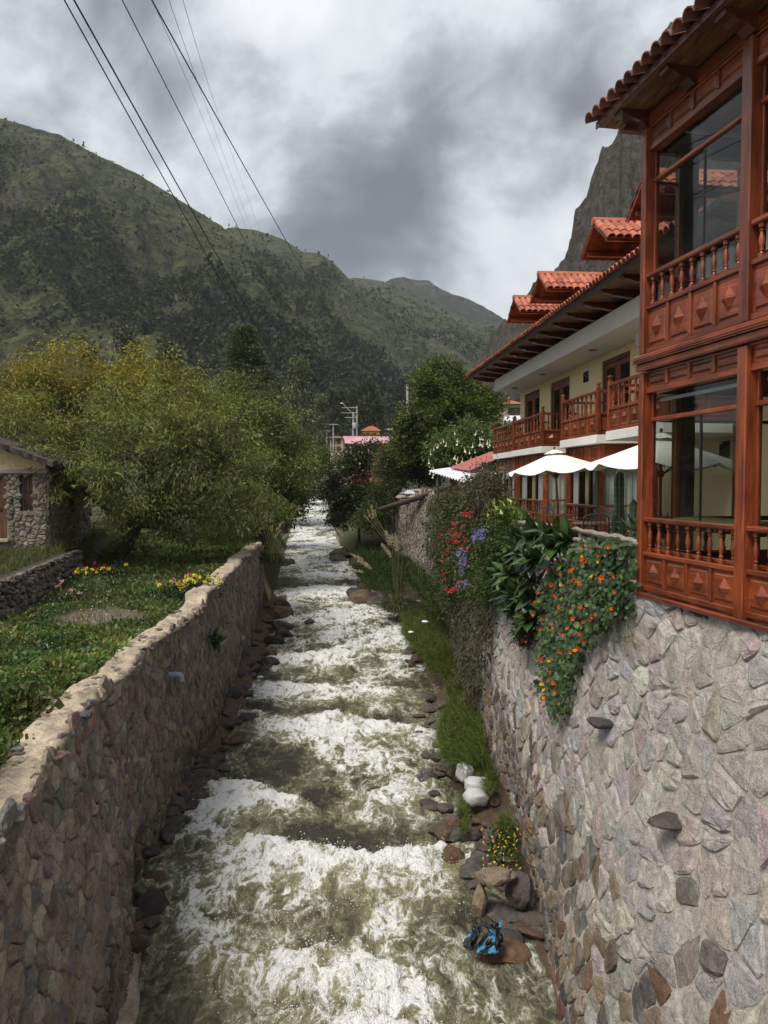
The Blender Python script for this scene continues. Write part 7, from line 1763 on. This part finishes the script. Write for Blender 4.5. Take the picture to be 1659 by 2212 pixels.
MB().add([at(778, 936, 99), at(846, 941, 99), at(846, 945, 99), at(778, 942, 99), at(778, 936, 99.6), at(846, 941, 99.6), at(846, 945, 99.6), at(778, 942, 99.6)], [(0,1,2,3), (7,6,5,4), (0,4,5,1), (3,2,6,7)]).obj('ridge_board', MT['wooddark'], t)
def box_house(name, label, x0, x1, ytop, ybot, Y, depth, wallm, roofm, rise, win):
    p, q = at(x0, ytop, Y), at(x1, ybot, Y); t = thing(name, ((p.x + q.x) / 2, Y, q.z), label, 'house'); w = q.x - p.x
    MB().box(p.x, q.x, Y, Y + depth, q.z - 3, p.z).obj('wall', wallm, t)
    cx_ = (p.x + q.x) / 2; e = .35
    MB().add([(p.x - e, Y - e, p.z - .05), (q.x + e, Y - e, p.z - .05), (q.x + e, Y + depth + e, p.z - .05), (p.x - e, Y + depth + e, p.z - .05), (cx_ - w * .12, Y + depth / 2, p.z + rise), (cx_ + w * .12, Y + depth / 2, p.z + rise)], [(0,1,5,4), (2,3,4,5), (1,2,5), (3,0,4), (3,2,1,0)]).obj('roof', roofm, t)
    for fx_, fz in win:
        x, z = p.x + w * fx_, q.z + (p.z - q.z) * fz; wd = link('window', MB().box(x - .28, x + .28, Y - .04, Y + .05, z - .35, z + .35).mesh('window', MT['dark']), None, t)
        MB().box(x - .34, x + .34, Y - .07, Y - .042, z - .42, z - .36).obj('sill', wallm, wd)
box_house('orange_roof_house', 'small yellow house with orange tiled hip roof behind the poles', 783, 820, 930, 950, 130, 4, YEL, plain('far_clay_roof', (.30, .095, .05), .85, .35, 1.5), .9, ((.3, .5), (.7, .5)))
box_house('tan_house', 'narrow tan two storey house left of the pink roof', 713, 741, 945, 990, 105, 4, TAN, MT['tile_old'], .3, ((.25, .8), (.65, .8), (.25, .45), (.65, .45)))
box_house('hillside_house', 'house with red tiled roof seen between the big tree and the hotel', 1089, 1126, 872, 905, 72, 3, TAN, MT['tile'], .45, ((.4, .5), (.75, .5)))
link('tin_canopy', sheet('tin_canopy', at(1086, 909, 60), at(1124, 908, 60), at(1124, 898, 63), at(1092, 898, 63), 12, WHT, ''), None, None, 'small white tin canopy just above the farthest balcony', 'roof')
t = thing('shed', tuple(at(985, 1060, 36)), 'lean to shed with rusty red and white corrugated roof below the trumpet tree', 'shed')
link('roof_sheet', sheet('roof_sheet', at(926, 1017, 35.5), at(1003, 1041, 33), at(1075, 1022, 34), at(1000, 1006, 37.5), 13, WHT, '', .035), None, t, label='white corrugated sheet')
link('roof_sheet', sheet('roof_sheet', at(972, 1010, 36), at(1014, 1016, 34.5), at(1095, 982, 34.6), at(1062, 976, 36.8), 12, REDS, '', .03), None, t, label='faded red corrugated sheet')
MB().tube([at(946, 1024, 35.2), at(946, 1080, 35.2)], .07, 6).obj('post', MT['bark'], t); MB().tube([at(1040, 1030, 34), at(1040, 1080, 34)], .07, 6).obj('post', MT['bark'], t)
MB().box(*sorted((at(1000, 0, 36.6).x, at(1090, 0, 36.6).x)), 36.6, 38, 5.5, at(1000, 1020, 36.6).z).obj('wall', TAN, t)
link('tin_sheet', sheet('tin_sheet', at(872, 1066, 46), at(905, 1067, 46), at(910, 1059, 48), at(880, 1058, 48), 8, WHT, ''), None, None, 'white tin sheet lying on top of the ruined wall', 'sheet')
# water pipe jetting from the left bank further up
t = thing('outfall_pipe', tuple(at(605, 1046, 62)), 'pale pipe on the left bank spilling a thin jet into the river', 'pipe'); a, b = at(595, 1045, 62), at(631, 1047, 60)
MB().tube([a, b], .11, 8).obj('pipe', MT['concrete'], t, smooth=True); MB().tube([b, at(634, 1052, 60), at(638, 1070, 59.8), at(640, 1090, 59.7)], [.03, .03, .025, .015], 5).obj('water_jet', WHT, t, smooth=True)
MB().tube([at(660, 1055, 74), at(692, 1079, 66)], [.13, .10], 6).obj('drift_log', MT['bark'], None, smooth=True, label='dark log leaning into the distant rapids', cat='log')

# ------------------------------------------------------------------ power lines overhead
wires = [((139, 0), (609, 839), 650, 905, .013, 'thick cable crossing the sky, leftmost of all'), ((160, 0), (631, 839), 668, 900, .016, 'thick cable right next to the leftmost one'), ((264, 0), (653, 776), 700, 890, .010, 'single cable between the left pair and the thin wires'),
         ((338, 20), (547, 532), 690, 905, .0045, 'hair thin wire, left one of three'), ((365, 0), (564, 550), 700, 905, .0045, 'hair thin wire, middle one of three'), ((395, 0), (578, 541), 720, 905, .0045, 'hair thin wire, right one of three'), ((328, 0), (737, 723), 815, 842, .013, 'thick cable slanting furthest down to the right')]
for (a, b, ex, ey, r, lab) in wires:
    p0 = at(*a, 13); p1 = at(*b, 62); p2 = at(ex, ey, 116)
    pm = p0.lerp(p2, .5); pts = []
    # one hanging curve through the three points, carried on past the camera
    t1 = (62 - 13) / (116 - 13)
    A_ = (p1 - p0 * (1 - t1) - p2 * t1) / (t1 * (t1 - 1))
    for k in range(41):
        s = -.22 + 1.22 * k / 40; pts.append(p0 * (1 - s) + p2 * s + A_ * s * (s - 1))
    MB().tube(pts, r, 5).obj('power_line', MT['wire'], None, label=lab, cat='cable', group='overhead power lines')
# ------------------------------------------------------------------ valley air
def haze():
    m, g = new_mat('haze'); v = g('ShaderNodeVolumePrincipled', ins={'Color': (.80, .86, .95, 1), 'Density': 0.00011, 'Anisotropy': 0.2})
    g('ShaderNodeOutputMaterial', ins={'Volume': v.outputs[0]})
    MB().box(-4200, 4200, -60, 4300, -3, 620).obj('haze', m, None, kind='stuff', label='thin damp haze filling the valley')
haze()
